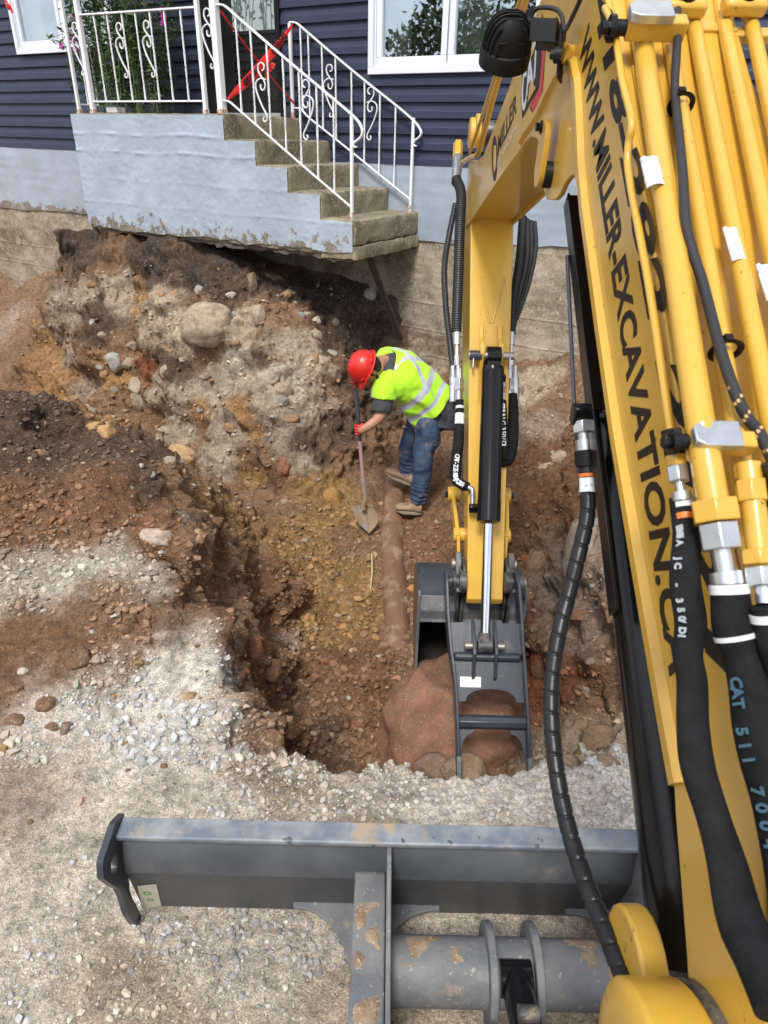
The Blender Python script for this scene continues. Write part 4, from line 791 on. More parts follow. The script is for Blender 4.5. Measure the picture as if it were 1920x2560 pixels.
# tube ends: nuts and sleeves
def hexnut(c, d, r, L_, mat, name, par, bevel=.002): mb = MB(); mb.tube([np.array(c)-d*L_/2, np.array(c)+d*L_/2], [r, r], 6); return mb.build(name, mat, par, bevel=bevel)
def Pd(q, d): return at_d(*q, d)
def Z6(x, y): return (1600+x/4.609, 1020+y/4.609)
def fitting(A_, B_, items, par):
    A_, B_ = np.array(A_), np.array(B_); d = (B_-A_)/np.linalg.norm(B_-A_); L_ = np.linalg.norm(B_-A_)
    for (t0, t1, r, mat, sides) in items:
        mb = MB(); mb.tube([A_+d*L_*t0, A_+d*L_*t1], [r, r], sides); mb.build('fitting', mat, par, bevel=.0018 if sides == 6 else 0, smooth=None if sides == 6 else 40)
hd = .93; a, b = Pd(Z6(365, 300), hd), Pd(Z6(485, 1050), hd-.02)
fitting(a, b, [(-.05, .34, .0135, m_blkm, 20), (.33, .50, .0145, m_yel, 6), (.50, .74, .0150, m_zinc, 6), (.73, .92, .0065, m_zinc, 20), (.90, 1.02, .0125, m_zinc, 20)], boom)
hb = .88; a, b = Pd(Z6(760, 600), hb), Pd(Z6(1010, 2010), hb-.03)
fitting(a, b, [(-.3, .36, .0190, m_yel, 24), (.34, .52, .0300, m_yel, 6), (.53, .74, .0255, m_zinc, 6), (.73, .94, .0125, m_zinc, 24), (.92, 1.02, .0195, m_zinc, 24)], boom)
hc = .86; a, b = Pd(Z6(1280, 900), hc), Pd(Z6(1440, 2250), hc-.03)
fitting(a, b, [(-.05, .14, .019, m_yel, 6), (-.2, .56, .0145, m_yel, 24), (.55, .68, .022, m_yel, 6), (.70, .86, .021, m_zinc, 6), (.86, 1, .010, m_zinc, 20)], boom)
mb = MB(); mb.cyl(Pd(Z6(1420, 900), hc), Pd(Z6(1560, 860), hc), .028, 20); mb.build('clamp_bolt', m_blk, boom, smooth=40)
def lump(path, r, amp, n=120, seed=1, k=7):
    P_ = spline(path, n); rr = np.interp(np.linspace(0, 1, n), np.linspace(0, 1, len(r)), r); t = np.linspace(0, 1, n); q = np.c_[t*k, t*0, t*0+seed]; return P_, rr*(1+amp*vnoise(q, seed))
def sleeve(pts, ds, r, bands, name, seed, words=None, flat=(1.15, .85), wsize=.024, mat=m_slv):
    path = [at_d(*q, d) for q, d in zip(pts, ds)]; P_, rr = lump(path, r, .10, seed=seed); mb = MB(); mb.tube(P_, rr, 24, flat=flat)
    o = mb.build(name, mat, EX, smooth=70)
    for t, wd_, mt in bands:
        i = int(t*(len(P_)-1)); d = P_[min(i+1, len(P_)-1)]-P_[i-1]; d /= np.linalg.norm(d); mb = MB(); mb.tube([P_[i]-d*wd_/2, P_[i]+d*wd_/2], [rr[i]*1.05]*2, 24); mb.build('band', mt, o, smooth=40)
    return o, P_, rr
HA_, PA_, RA_ = sleeve([Z6(480, 1040), Z6(520, 1300), Z6(540, 1500), Z4(500, 640), Z4(520, 790), Z4(510, 900), Z4(525, 1000), Z4(528, 1150), Z4(545, 1300), Z4(600, 1480), Z4(648, 1640), Z4(700, 1850), Z4(780, 2000), Z4(860, 2160)],
       [.92, .91, .90, .88, .87, .86, .85, .83, .81, .79, .77, .74, .70, .66], [.0145, .0155, .016, .0165, .0165, .015, .0155, .016, .0175, .0185, .0205, .0225, .026, .030], [(.025, .016, m_inkw), (.075, .008, m_orange)], 'hose_sleeve', 3)
HB_, PB_, RB_ = sleeve([Z4(655, 650), Z4(672, 800), Z4(700, 900), Z4(735, 1010), Z4(760, 1150), Z4(800, 1300), Z4(850, 1480), Z4(900, 1700), Z4(950, 2000)],
       [.85, .845, .84, .83, .81, .79, .77, .75, .72], [.0225, .0235, .0210, .0250, .0275, .0295, .031, .033, .036], [(.02, .012, m_inkw), (.17, .006, m_inkw)], 'hose_sleeve', 5, flat=(1, 1))
HC_, PC_, RC_ = sleeve([Z4(785, 730), Z4(800, 800), Z4(830, 900), Z4(870, 1000), Z4(930, 1150)], [.82, .82, .81, .80, .78], [.017, .019, .020, .022, .023], [(.14, .010, m_inkw)], 'hose_sleeve', 8, flat=(1, 1))
def hose_text(txt, P_, R_, t0, t1, side, size, par, mat=m_inkw, flip=1):
    i0, i1 = int(t0*(len(P_)-1)), int(t1*(len(P_)-1)); m_ = len(txt)
    for k, ch in enumerate(txt):
        if ch == ' ': continue
        i = int(i0+(i1-i0)*k/m_); d = P_[min(i+2, len(P_)-1)]-P_[i]; d /= np.linalg.norm(d); vw = CAM-P_[i]; vw /= np.linalg.norm(vw); s_ = np.cross(d, vw); s_ /= np.linalg.norm(s_)
        nn = vw*math.sqrt(max(0, 1-side*side))+s_*side; nn /= np.linalg.norm(nn); up = np.cross(nn, d); c = P_[i]+nn*(R_[i]*1.17+.0006); text_obj(ch, 'lettering', mat, par, c-up*size*.3, d*flip, up*flip, size, depth=.0008, offset=.0006)
hose_text('DANUSA JC - 350/D1', PA_, RA_, .10, .36, .45, .012, HA_, M('grey_print', (.34, .38, .42), .5))
hose_text('CAT 511 7004', PB_, RB_, .34, .85, .55, .020, HB_, M('blue_print', (.05, .11, .15), .6, spec=.2))
# braided harness with ties
har = [(1692, 12), (1693, 30), (1694, 90), (1690, 160), (1687, 215), (1690, 262), (1695, 310), (1702, 380), (1708, 450), (1715, 560), (1735, 640), (1755, 700), (1776, 780), (1800, 870), (1826, 950), (1850, 1010), (1872, 1050), (1900, 1085), (1945, 1180)]
hp = spline([at_off(*q, .335+.01*math.sin(i)) for i, q in enumerate(har)], 240); mb = MB(); mb.tube(hp, .0078, 14); m_braid = M('braided_harness', (.02, .02, .024), .6, bump=.0012, bscale=600)
HR = mb.build('wiring_harness', m_braid, boom, smooth=70)
mb = MB(); Lh = arc_len(hp)
for k in range(int(Lh[-1]/.026)):
    s_ = k*.026+.01
    for j in range(3):
        i = np.searchsorted(Lh, s_+j*.0035); 
        if i >= len(hp)-1: break
        vw = CAM-hp[i]; vw /= np.linalg.norm(vw); d = hp[i+1]-hp[i]; d /= np.linalg.norm(d); sd_ = np.cross(d, vw); ang = (j-1)*.75; nn = vw*math.cos(ang)+sd_*math.sin(ang); c = hp[i]+nn*.0079; tt = np.cross(nn, d); mb.box(c, (.0046, .0040, .0014), (d, tt, nn))
mb.build('tracer_stitches', M('orange_tracer', (.62, .38, .14), .6), HR)
for q in ((1696, 255), (1808, 870)):
    c = at_off(q[0]+6, q[1]+6, .314); mb = MB(); mb.tube([c+EXV*.0205*math.cos(a)+BN*.0205*math.sin(a) for a in np.linspace(0, 2*math.pi, 24)], .0028, 8, flat=(1.8, .7)); mb.box(c+BN*.026-EXV*.008, (.012, .010, .008), (EXV, BD, BN)); mb.build('cable_tie', m_blkm, boom, smooth=40)
# paper stickers on the tubes
for q, o, r_, Xf in (((1636, 450), .318, .0205, None), ((1840, 625), .312, .0150, None), ((1925, 720), .312, .015, None)):
    c0_ = at_off(*q, o); V_ = []
    for i in range(9):
        a = -1.1+i*.2
        for s_ in (-.035, .035): V_.append(c0_+BD*(s_+(.006 if i < 3 else 0)*(1 if s_ > 0 else 0))+np.array([math.sin(a)*r_-.004, 0, 0])+BN*math.cos(a)*r_)
    mb = MB(); mb.add(V_, [(2*i, 2*i+1, 2*i+3, 2*i+2) for i in range(8)]); o_ = mb.build('paper_sticker', m_label, boom, smooth=80); sm = o_.modifiers.new('t', 'SOLIDIFY'); sm.thickness = .0006
# ---- swing post and boom foot
mb = MB(); cB = np.array([0, .40, 1.14])
mb.lathe((.330, .41, 1.115), EXV, [(0, .10), (.004, .128), (.012, .140), (.085, .140), (.095, .133), (.10, .11)], 48); mb.lathe((.320, .41, 1.115), EXV, [(0, .065), (.012, .080), (.02, .080)], 32)
mb.box((.385, .30, .95), (.10, .2, .5)); mb.box((.57, .22, .75), (.34, .16, .6)); sw = mb.build('swing_post', m_yel2, EX, bevel=.006)
mb = MB(); mb.lathe((.426, .41, 1.115), EXV, [(0, .12), (.003, .139), (.013, .139), (.014, .12)], 48); mb.build('greasy_washer', m_grit, sw, smooth=40)
for xx in (.425, .655): mb = MB(); mb.prism(rounded(xx, .625, .955, .26, .18, math.radians(35)), (0, 0, 0), (.045, 0, 0)); mb.build('cylinder_bracket', m_yel2, sw, bevel=.006)
# ---- boom cylinder under the boom
c0_, c1_ = np.array([.575, .70, .895]), np.array([.575, 1.67, 1.665]); cdv = (c1_-c0_)/np.linalg.norm(c1_-c0_)
mb = MB(); mb.lathe(c0_, cdv, [(-.02, .03), (.0, .062), (.03, .068), (1.10, .068), (1.105, .072), (1.16, .072), (1.165, .069), (1.24, .069), (1.245, .04)], 40)
bc = mb.build('boom_cylinder', m_blk, EX, smooth=35)
mb = MB(); mb.cyl(c1_, (.575, 2.09, 2.0), .034, 24); mb.build('rod', m_chr, bc, smooth=40)
mb = MB(); ga, gb = at_x(1414, 508, .47), at_x(1530, 1536, .47); gdv = (gb-ga)/np.linalg.norm(gb-ga); gn = np.cross(EXV, gdv)
gn = gn if gn[2] > 0 else -gn
mb.box((ga+gb)/2+gn*.012, (.006, np.linalg.norm(gb-ga), .045), (EXV, gdv, gn)); mb.box((ga+(gb-ga)*.30)+EXV*.07+gn*.035, (.15, np.linalg.norm(gb-ga)*.58, .006), (EXV, gdv, gn)); mb.box((ga+gb)/2+EXV*.012-gn*.010, (.03, np.linalg.norm(gb-ga), .006), (EXV, gdv, gn)); mb.build('rod_guard', m_blk, bc, bevel=.0015)
mb = MB(); ch = at_x(1420, 640, .478); mb.tube([at_x(1418, 640, .462), at_x(1437, 1040, .462), at_x(1448, 1180, .462)], .0055, 8); mb.build('guard_edge_rod', m_gry, bc, smooth=40)
# banjo and the spiral wrapped hose
pt = lambda x, y, d: at_d(*Z4(x, y), d)
mb = MB(); mb.cyl(pt(128, 50, 1.60), pt(200, 58, 1.63), .016, 18); mb.box(pt(133, 52, 1.60), (.045, .04, .045)); ht = mb.build('hose_port', m_blk, EX, bevel=.004)
fitting(pt(137, 74, 1.60), pt(152, 235, 1.595), [(0, .26, .026, m_zinc, 6), (.26, .45, .015, m_zinc, 20), (.42, .75, .022, m_zinc, 12), (.66, 1.0, .026, m_blkm, 20)], ht)
hpth = [pt(153, 225, 1.595), pt(156, 330, 1.59), pt(152, 420, 1.58), pt(125, 540, 1.56), pt(90, 680, 1.55), pt(55, 820, 1.53), pt(30, 980, 1.51), pt(28, 1150, 1.48), pt(50, 1350, 1.44), pt(95, 1550, 1.38), pt(160, 1740, 1.30), pt(225, 1900, 1.22), pt(290, 2060, 1.14), pt(330, 2140, 1.08)]
hs = resample(spline(hpth, 300), .002); Ls = arc_len(hs); mb = MB()
ph_ = (Ls/.042) % 1; rad = .0178*(1-.13*np.exp(-(((ph_-.5)/.07)**2))+.02*ph_); mb.tube(hs[::1], rad, 20)
# shear the grooves so that they wind round the hose
V_ = mb.v; n_s = len(hs)
for i in range(n_s):
    for k in range(20):
        phz = ((Ls[i]+.010*math.sin(2*math.pi*k/20))/.042) % 1; r_n = .0178*(1-.16*math.exp(-(((phz-.5)/.06)**2))+.03*(phz if phz < .5 else phz-1)); c = hs[i]; p = np.array(V_[i*20+k]); V_[i*20+k] = tuple(c+(p-c)*(r_n/rad[i]))
SPH = mb.build('spiral_wrapped_hose', m_rub, EX, smooth=80)
i = 30; 
for t0, t1, r_, mt in ((.022, .031, .0205, m_orange), (.031, .062, .0194, m_label)):
    i0, i1 = int(t0*n_s), int(t1*n_s); mb = MB(); mb.tube(hs[i0:i1], r_, 20); mb.build('band', mt, SPH, smooth=50)
# ---- work lamp
lamp = bpy.data.objects.new('work_lamp', None); COL.objects.link(lamp); lamp.parent = EX; OFF[lamp.name] = OFF[EX.name]; lamp['label'] = 'round black finned work lamp on a bracket'
lc = at_d(1268, 105, 1.72); A_ = np.array([-.03, .50, -.86]); A_ /= np.linalg.norm(A_); Lx = np.array([1., .10, 0]); Lx -= A_*(A_@Lx); Lx /= np.linalg.norm(Lx); Wv = np.cross(A_, Lx)
mb = MB(); R_ = .063; mb.lathe(lc, A_, [(-.062, .005), (-.060, .030), (-.045, .045), (-.015, .055), (.012, .058), (.014, .063), (.022, .0655), (.052, .064), (.056, .058), (.057, .01)], 48); mb.build('housing', m_blkm, lamp, smooth=35)
for k in range(-4, 5):
    w_ = k*.0125; pts = []
    for h, r in [(.012, .0625), (-.020, .0595), (-.046, .050), (-.062, .034), (-.068, .018)]:
        if r > abs(w_)+.004: pts.append((math.sqrt(r*r-w_*w_), h))
    if len(pts) < 2: continue
    P_ = [lc+Lx*x+A_*h+Wv*(w_-.0022) for x, h in pts]+[lc-Lx*x+A_*h+Wv*(w_-.0022) for x, h in pts[::-1]]; mb = MB(); mb.prism(P_, (0, 0, 0), Wv*.0045); mb.build('cooling_fin', m_blkm, lamp, bevel=.0008)
bkp = lambda q, d: at_d(*q, d)
mb = MB(); b0p, b1p = bkp(CL(830, 420), 1.70), bkp(CL(1130, 430), 1.68)
up2 = np.array([0, .2, 1.]); up2 /= np.linalg.norm(up2); dv = (b1p-b0p)/np.linalg.norm(b1p-b0p); sv = np.cross(dv, up2); sv /= np.linalg.norm(sv); Lb = np.linalg.norm(b1p-b0p)
mb.box((b0p+b1p)/2+sv*.037+up2*.0, (Lb, .004, .05), (dv, sv, up2)); mb.box((b0p+b1p)/2-sv*.037, (Lb, .004, .045), (dv, sv, up2)); mb.box(b1p, (.004, .078, .055), (dv, sv, up2)); mb.box((b0p+b1p)/2-up2*.024+dv*.02, (Lb*.6, .072, .003), (dv, sv, up2))
mb.box(b1p+dv*.012-up2*.035, (.006, .06, .12), (dv, sv, up2)); mb.build('bracket', m_blkm, lamp, bevel=.0012)
c = bkp(CL(1090, 660), 1.66); mb = MB(); mb.cyl(c, c+dv*.02, .018, 20); mb.cyl(c-dv*.010, c+dv*.002, .012, 6); mb.build('bolt', m_blk, lamp, bevel=.001)
mb = MB(); c = bkp(CL(1180, 640), 1.69); mb.cyl(c, np.array([X0+.004, c[1]+.02, c[2]-.005]), .023, 24); mb.build('lamp_boss', m_yel, boom, smooth=40)
c = bkp(CL(775, 290), 1.69); mb = MB(); mb.cyl(c-up2*.022, c+up2*.012, .016, 12); mb.box(c+up2*.02, (.018, .018, .02)); mb.build('connector', m_blkm, lamp, bevel=.001)
cp = spline([bkp(CL(790, 225), 1.69), bkp(CL(850, 130), 1.68), bkp(CL(900, 95), 1.67), bkp(CL(1000, 90), 1.66), bkp(CL(1110, 115), 1.65), bkp(CL(1175, 190), 1.64), bkp(CL(1195, 300), 1.64), bkp(CL(1215, 365), 1.64), bkp(CL(1290, 230), 1.62), bkp(CL(1370, 60), 1.58), bkp(CL(1420, -50), 1.55)], 160); mb = MB(); mb.tube(cp, .0052, 10); mb.build('cable', m_braid, lamp, smooth=70)
# ---- gooseneck hard lines on the far top edge
mb = MB(); mb.tube(spline([at_x(*Z2(x, y), X0-.012) for x, y in [(590, -60), (520, 130), (440, 370), (378, 600), (352, 690), (318, 710), (292, 725), (272, 745), (268, 790)]], 60), .013, 14); mb.build('hydraulic_tube', m_yel, boom, smooth=60)
mb = MB(); mb.tube([at_x(*Z2(555, -40), X0-.05), at_x(*Z2(315, 690), X0-.05)], .008, 10); mb.build('hydraulic_tube', m_yel, boom, smooth=60)
for q, r_ in ((Z2(312, 600), .075), (Z2(338, 590), .085)):
    P_ = at_x(*q, X0+.0+(.02 if r_ > .08 else -.03)); mb = MB(); mb.lathe(P_, EXV, [(0, r_-.006), (.004, r_), (.026, r_), (.03, r_-.006)], 30); mb.build('boss_plate', m_yel, boom, smooth=35)
P_ = at_x(*Z2(370, 600), X0+.1); mb = MB(); mb.lathe(P_, EXV, [(0, .06), (.02, .07), (.12, .07), (.14, .06)], 26); mb.build('pin_boss', m_grit, boom, smooth=40)
# ---- stick
XC = .57
def SP(t, x, o=0):    # along the stick's rear face: t=0 top, 1 bottom
    A_, B_ = np.array([0, 4.26, 1.95]), np.array([0, 3.10, -.03]); d = B_-A_; d /= np.linalg.norm(d); nn = np.array([0, d[2], -d[1]]); nn = -nn if nn[1] > 0 else nn
    q = A_+(B_-A_)*t+nn*o; return np.array([x, q[1], q[2]])
SD = SP(1, 0)-SP(0, 0); SL = np.linalg.norm(SD); SD /= SL; SN = np.array([0, SD[2], -SD[1]]); SN = -SN if SN[1] > 0 else SN    # towards the cab
sb = [(0, -.42), (-.02, -.1), (.03, 0), (1, 0), (1.012, -.03), (1.0, -.10), (.9, -.16), (.5, -.30), (.2, -.40), (.05, -.5)]
mb = MB()
hw = lambda t: .122-.022*max(0, t)
P0 = [SP(t, XC-hw(t), o) for t, o in sb]; P1 = [SP(t, XC+hw(t), o) for t, o in sb]; n = len(sb)
mb.add(P0+P1, [tuple(range(n-1, -1, -1)), tuple(range(n, 2*n))]+[(i, (i+1) % n, n+(i+1) % n, n+i) for i in range(n)]); stick = mb.build('stick', m_yel, EX, bevel=.006)
def tS(py): ts_ = np.linspace(0, 1, 101); return float(np.interp(py, [pix(SP(t, XC, 0))[1] for t in ts_], ts_))
for sx in (-1, 1):    # weld beads and brackets on the stick face
    mb = MB(); mb.tube([SP(tS(693), XC+.004+sx*.070, .002), SP(tS(760), XC+.004+sx*.035, .002), SP(tS(808), XC+.004+sx*.008, .002)], .0055, 8); mb.build('weld_bead', m_yel, stick, smooth=60)
    mb = MB(); mb.prism([SP(t, XC+sx*.052-.011, o) for t, o in [(tS(812), .0), (tS(816), .024), (tS(850), .034), (tS(868), .085), (tS(895), .095), (tS(915), .05), (tS(1010), .0)]], (0, 0, 0), (.022, 0, 0)); mb.build('cylinder_ear', m_yel2, stick, bevel=.003)
TPN = tS(884)+.012
mb = MB(); mb.tube([SP(TPN, XC-.125, .062), SP(TPN, XC+.125, .062)], .021, 20); tpn = mb.build('thumb_pin', m_pin, stick, smooth=40)
mb = MB(); mb.tube([SP(TPN, XC-.12, .062), SP(TPN, XC-.055, .062)], .027, 20); mb.build('spacer', m_gry, tpn, smooth=40)
for sx in (-1, 1): mb = MB(); mb.box(SP(TPN+.015, XC+sx*.10, .055), (.005, .075, .05), (EXV, SD, SN)); mb.build('retainer', m_zinc, tpn, bevel=.001)
# thumb cylinder
tA = at_d(*Z5(545, 120), 3.74); tB = at_d(*Z5(655, 1850), 3.45)
TBD = np.array([0, tB[1]-tA[1], tB[2]-tA[2]]); TL = np.linalg.norm(TBD); TBD /= TL; TN = np.array([0, TBD[2], -TBD[1]]); TN = -TN if TN[1] > 0 else TN
TO = np.array([0, tA[1], tA[2]])
def tpl(x, y, o=0): a_ = ray(*Z5(x, y)); k = ((TO+TN*o-CAM)@TN)/(a_@TN); P_ = CAM+a_*k; return P_[0], (P_-TO)@TBD/TL
def TPt(t, x, o=0): p = TO+TBD*TL*t+TN*o; return np.array([x, p[1], p[2]])
_q = tpl(868, 715, .055)
ca, cb_ = SP(TPN, XC+.012, .062), TPt(_q[1], _q[0], .055); cv = (cb_-ca)/np.linalg.norm(cb_-ca)
cl = at_x(*Dp(1052, 1135), XC-.005); Lc = (cl-ca)@cv
mb = MB(); mb.lathe(ca, cv, [(.060, .04), (.068, .058), (.095, .062), (.10, .060), (Lc-.13, .061), (Lc-.128, .063), (Lc-.012, .063), (Lc-.010, .056), (Lc, .035)], 40); mb.cyl(ca-EXV*.038, ca+EXV*.038, .050, 28); mb.box(ca+cv*.04, (.070, .09, .06), (EXV, cv, np.cross(EXV, cv)))
tc_ = mb.build('thumb_cylinder', m_blk, stick, smooth=35)
mb = MB(); mb.cyl(ca+cv*(Lc-.01), cb_-cv*.03, .0255, 24); mb.build('rod', m_chr, tc_, smooth=40)
mb = MB(); mb.cyl(cb_-EXV*.036, cb_+EXV*.036, .036, 28); mb.cyl(cb_-cv*.07, cb_-cv*.01, .032, 24); mb.build('rod_eye', m_grit, tc_, smooth=40)
for k, (tt, wd_) in enumerate(((.12, .03), (.33, .05), (.72, .06))):
    mb = MB(); c = ca+cv*(.09+tt*(Lc-.1))+np.array([-.030, -.052, 0]); mb.box(c, (.012, .002, wd_), (EXV, np.cross(EXV, cv), cv)); mb.build('paint_scuff', m_label if k < 2 else m_inkw, tc_)
# side lines: rubber conduit, steel fittings, black sleeves
def ribbed(pts, r, name, par, pitch=.0135, n=260, mat=m_bell):
    P_ = resample(spline(pts, 200), pitch/5); Lq = arc_len(P_); rr = r*(1-.16*(np.cos(Lq/pitch*2*math.pi) > .25)); mb = MB(); mb.tube(P_, rr, 14); return mb.build(name, mat, par, smooth=30)
q = lambda x, y, d: at_d(*Dp(x, y), d)
ribbed([q(985, 385, 4.05), q(996, 420, 4.0), q(993, 500, 3.95), q(990, 600, 3.92), q(987, 680, 3.9), q(986, 718, 3.9)], .030, 'ribbed_hose', EX)
ribbed([q(984, 440, 4.1), q(968, 520, 4.1), q(960, 580, 4.05), q(963, 660, 4.0), q(972, 740, 3.95), q(978, 800, 3.93), q(985, 900, 3.93), q(988, 1000, 3.92)], .018, 'ribbed_hose', EX)
for (a, b, c, d, r_) in (((1130, 470), (1123, 560), (1108, 660), (1104, 720), .027), ((1139, 475), (1138, 560), (1119, 650), (1100, 760), .017), ((1147, 478), (1148, 560), (1129, 640), (1108, 700), .015), ((1155, 480), (1157, 540), (1140, 620), (1115, 690), .014)):
    ribbed([q(*a, 4.15), q(*b, 4.05), q(*c, 3.97), q(*d, 3.95)], r_, 'ribbed_hose', EX)
fitting(q(990, 310, 4.25), q(985, 395, 4.05), [(0, .35, .03, m_yel, 6), (.3, .5, .028, m_zinc, 6), (.5, 1.0, .028, m_zinc, 20)], stick)
def valve(x, sgn, d):
    cs = [((x, 718), (x, 745), .020, 16), ((x, 745), (x, 770), .013, 14), ((x, 768), (x, 790), .017, 6), ((x+3*sgn, 790), (x+4*sgn, 800), .015, 12), ((x+4*sgn, 798), (x+4*sgn, 820), .020, 6), ((x+4*sgn, 818), (x+4*sgn, 843), .030, 4), ((x+4*sgn, 843), (x+4*sgn, 865), .016, 12),
          ((x-9*sgn, 790), (x-9*sgn, 815), .013, 6), ((x-9*sgn, 815), (x-9*sgn, 835), .019, 6), ((x-9*sgn, 835), (x-9*sgn, 868), .021, 14)]
    for a, b, r_, s_ in cs: mb = MB(); mb.tube([q(*a, d), q(*b, d)], [r_, r_], s_); mb.build('fitting', m_zinc, stick, bevel=.0015 if s_ <= 6 else 0, smooth=None if s_ <= 6 else 40)
valve(987, 1, 3.88); valve(1104, -1, 3.9)
def slv(pts, r, name, seed, words=None, **k):
    P_, rr = lump([q(*p[:2], p[2]) for p in pts], r, .08, seed=seed); mb = MB(); mb.tube(P_, rr, 16); o = mb.build(name, m_slv, EX, smooth=70)
    if words: hose_text(words, P_, rr, k['t0'], k['t1'], 0.0, k.get('size', .045), o)
    return o, P_, rr
so_, Pq_, Rq_ = slv([(993, 865, 3.88), (993, 900, 3.86), (990, 960, 3.84), (984, 1010, 3.82), (985, 1035, 3.8), (1000, 1048, 3.78), (1012, 1052, 3.77)], [.022, .026, .032, .030, .028, .024], 'hose_sleeve', 2, 'CAT-225 MSHA JC-350/1', t0=.40, t1=.84, size=.036)
mb = MB(); mb.tube([Pq_[8], Pq_[12]], [.024, .024], 16); mb.build('band', m_inkw, so_); mb = MB(); mb.tube([Pq_[17], Pq_[26]], [.0262, .0272], 16); mb.build('band', m_label, so_)
mb = MB(); mb.tube(spline([q(1010, 1052, 3.77), q(1020, 1058, 3.76), q(1021, 1075, 3.76), q(1021, 1092, 3.76)], 20), .014, 12); mb.build('fitting', m_zinc, stick, smooth=60)
mb = MB(); mb.box(q(1024, 1098, 3.74), (.055, .04, .04)); mb.build('hose_port', m_blk, stick, bevel=.004)
slv([(1108, 850, 3.86), (1108, 900, 3.86), (1105, 950, 3.84), (1098, 985, 3.82), (1086, 995, 3.8), (1078, 985, 3.78)], [.026, .032, .038, .042, .036, .03], 'hose_sleeve', 6)
slv([(1085, 866, 3.76), (1086, 900, 3.75), (1088, 960, 3.75), (1089, 990, 3.76)], [.022, .024, .026, .022], 'hose_sleeve', 7, 'CE/USUA JC-350/D1', t0=.05, t1=.7, size=.034)
mb = MB(); mb.box(q(1082, 817, 3.76), (.05, .045, .04)); mb.build('hose_port', m_blk, stick, bevel=.004)
fitting(q(1085, 826, 3.76), q(1085, 862, 3.76), [(0, .3, .018, m_zinc, 6), (.3, .7, .011, m_zinc, 12), (.65, 1, .018, m_zinc, 12)], stick)
# ---- bucket linkage
def Bx(x, y, X): return at_x(*Z5(x, y), X)
for sx, xo in ((-1, XC-.145), (1, XC+.145)):
    a = at_x(*Dp(978, 1068), XC-.16); a[0] = XC+sx*.15; b = at_x(*Dp(992, 1155), XC-.13); b[0] = XC+sx*.13; c = at_x(*Dp(995, 1235), XC-.115); c[0] = XC+sx*.118
    mb = MB()
    P_ = [a+SD*-.05, a+SN*.04, b+SN*.05, b+SD*.05, b-SN*.05, a-SN*.06+SD*.05]; mb.prism(P_, (0, 0, 0), (sx*.022, 0, 0)); mb.cyl(a-EXV*.04, a+EXV*.035, .045, 24); mb.cyl(b-EXV*.035, b+EXV*.035, .042, 24); mb.build('side_link', m_yel2, stick, bevel=.004)
    mb = MB(); mb.cyl(a+EXV*sx*.03, a+EXV*sx*.055, .018, 6); mb.build('bolt', m_blk, stick)
    mb = MB(); mb.prism([b-SN*.04, b+SN*.045, c+SN*.05+SD*.06, c-SN*.03+SD*.06], (0, 0, 0), (sx*.018, 0, 0)); mb.build('side_link', m_yel2, stick, bevel=.004)
# bucket
bk = bpy.data.objects.new('bucket', None); COL.objects.link(bk); bk.parent = EX; OFF[bk.name] = OFF[EX.name]
pp = at_x(*Z5(835, 240), XC); py_, pz_ = pp[1], pp[2]     # hinge
bl, br = .212, .835
# side profile (y,z) of the bucket seen from its left, open towards the cab
sp_ = [(3.18, .12), (3.30, .16), (3.50, .12), (3.68, -.02), (3.76, -.22), (3.74, -.45), (3.62, -.64), (3.42, -.78), (3.18, -.86), (3.10, -.86)]
tlx = at_x(*Z5(340, 200), bl)
y0 = tlx[1]+.14; tlx = tlx+np.array([0, 0, -.17]); sp_ = [(y0, tlx[2]), (y0+.14, tlx[2]+.05), (y0+.34, tlx[2]+.0), (y0+.52, tlx[2]-.14), (y0+.60, tlx[2]-.28), (y0+.56, tlx[2]-.44), (y0+.42, tlx[2]-.56), (y0+.20, tlx[2]-.63), (y0-.02, tlx[2]-.66)]
mb = MB()
for xx in (bl, br-.014): mb.prism([(xx, y, z) for y, z in sp_], (0, 0, 0), (.014, 0, 0))
n = len(sp_); sm_ = spline([(0, y, z) for y, z in sp_], 40); V_ = []
for i in range(40):
    t = sm_[min(i+1, 39)]-sm_[max(i-1, 0)]; t /= np.linalg.norm(t); nn = np.array([0, t[2], -t[1]]); 
    for x_ in (bl+.013, br-.013): V_ += [np.array([x_, *sm_[i][1:]]), np.array([x_, *(sm_[i]+nn*.012)[1:]])]
mb.add(V_, [f for i in range(39) for f in ((4*i, 4*i+2, 4*i+6, 4*i+4), (4*i+1, 4*i+5, 4*i+7, 4*i+3), (4*i, 4*i+4, 4*i+5, 4*i+1), (4*i+2, 4*i+3, 4*i+7, 4*i+6))])
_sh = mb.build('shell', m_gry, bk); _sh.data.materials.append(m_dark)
for _i in range(39): _sh.data.polygons[23+4*_i].material_index = 1
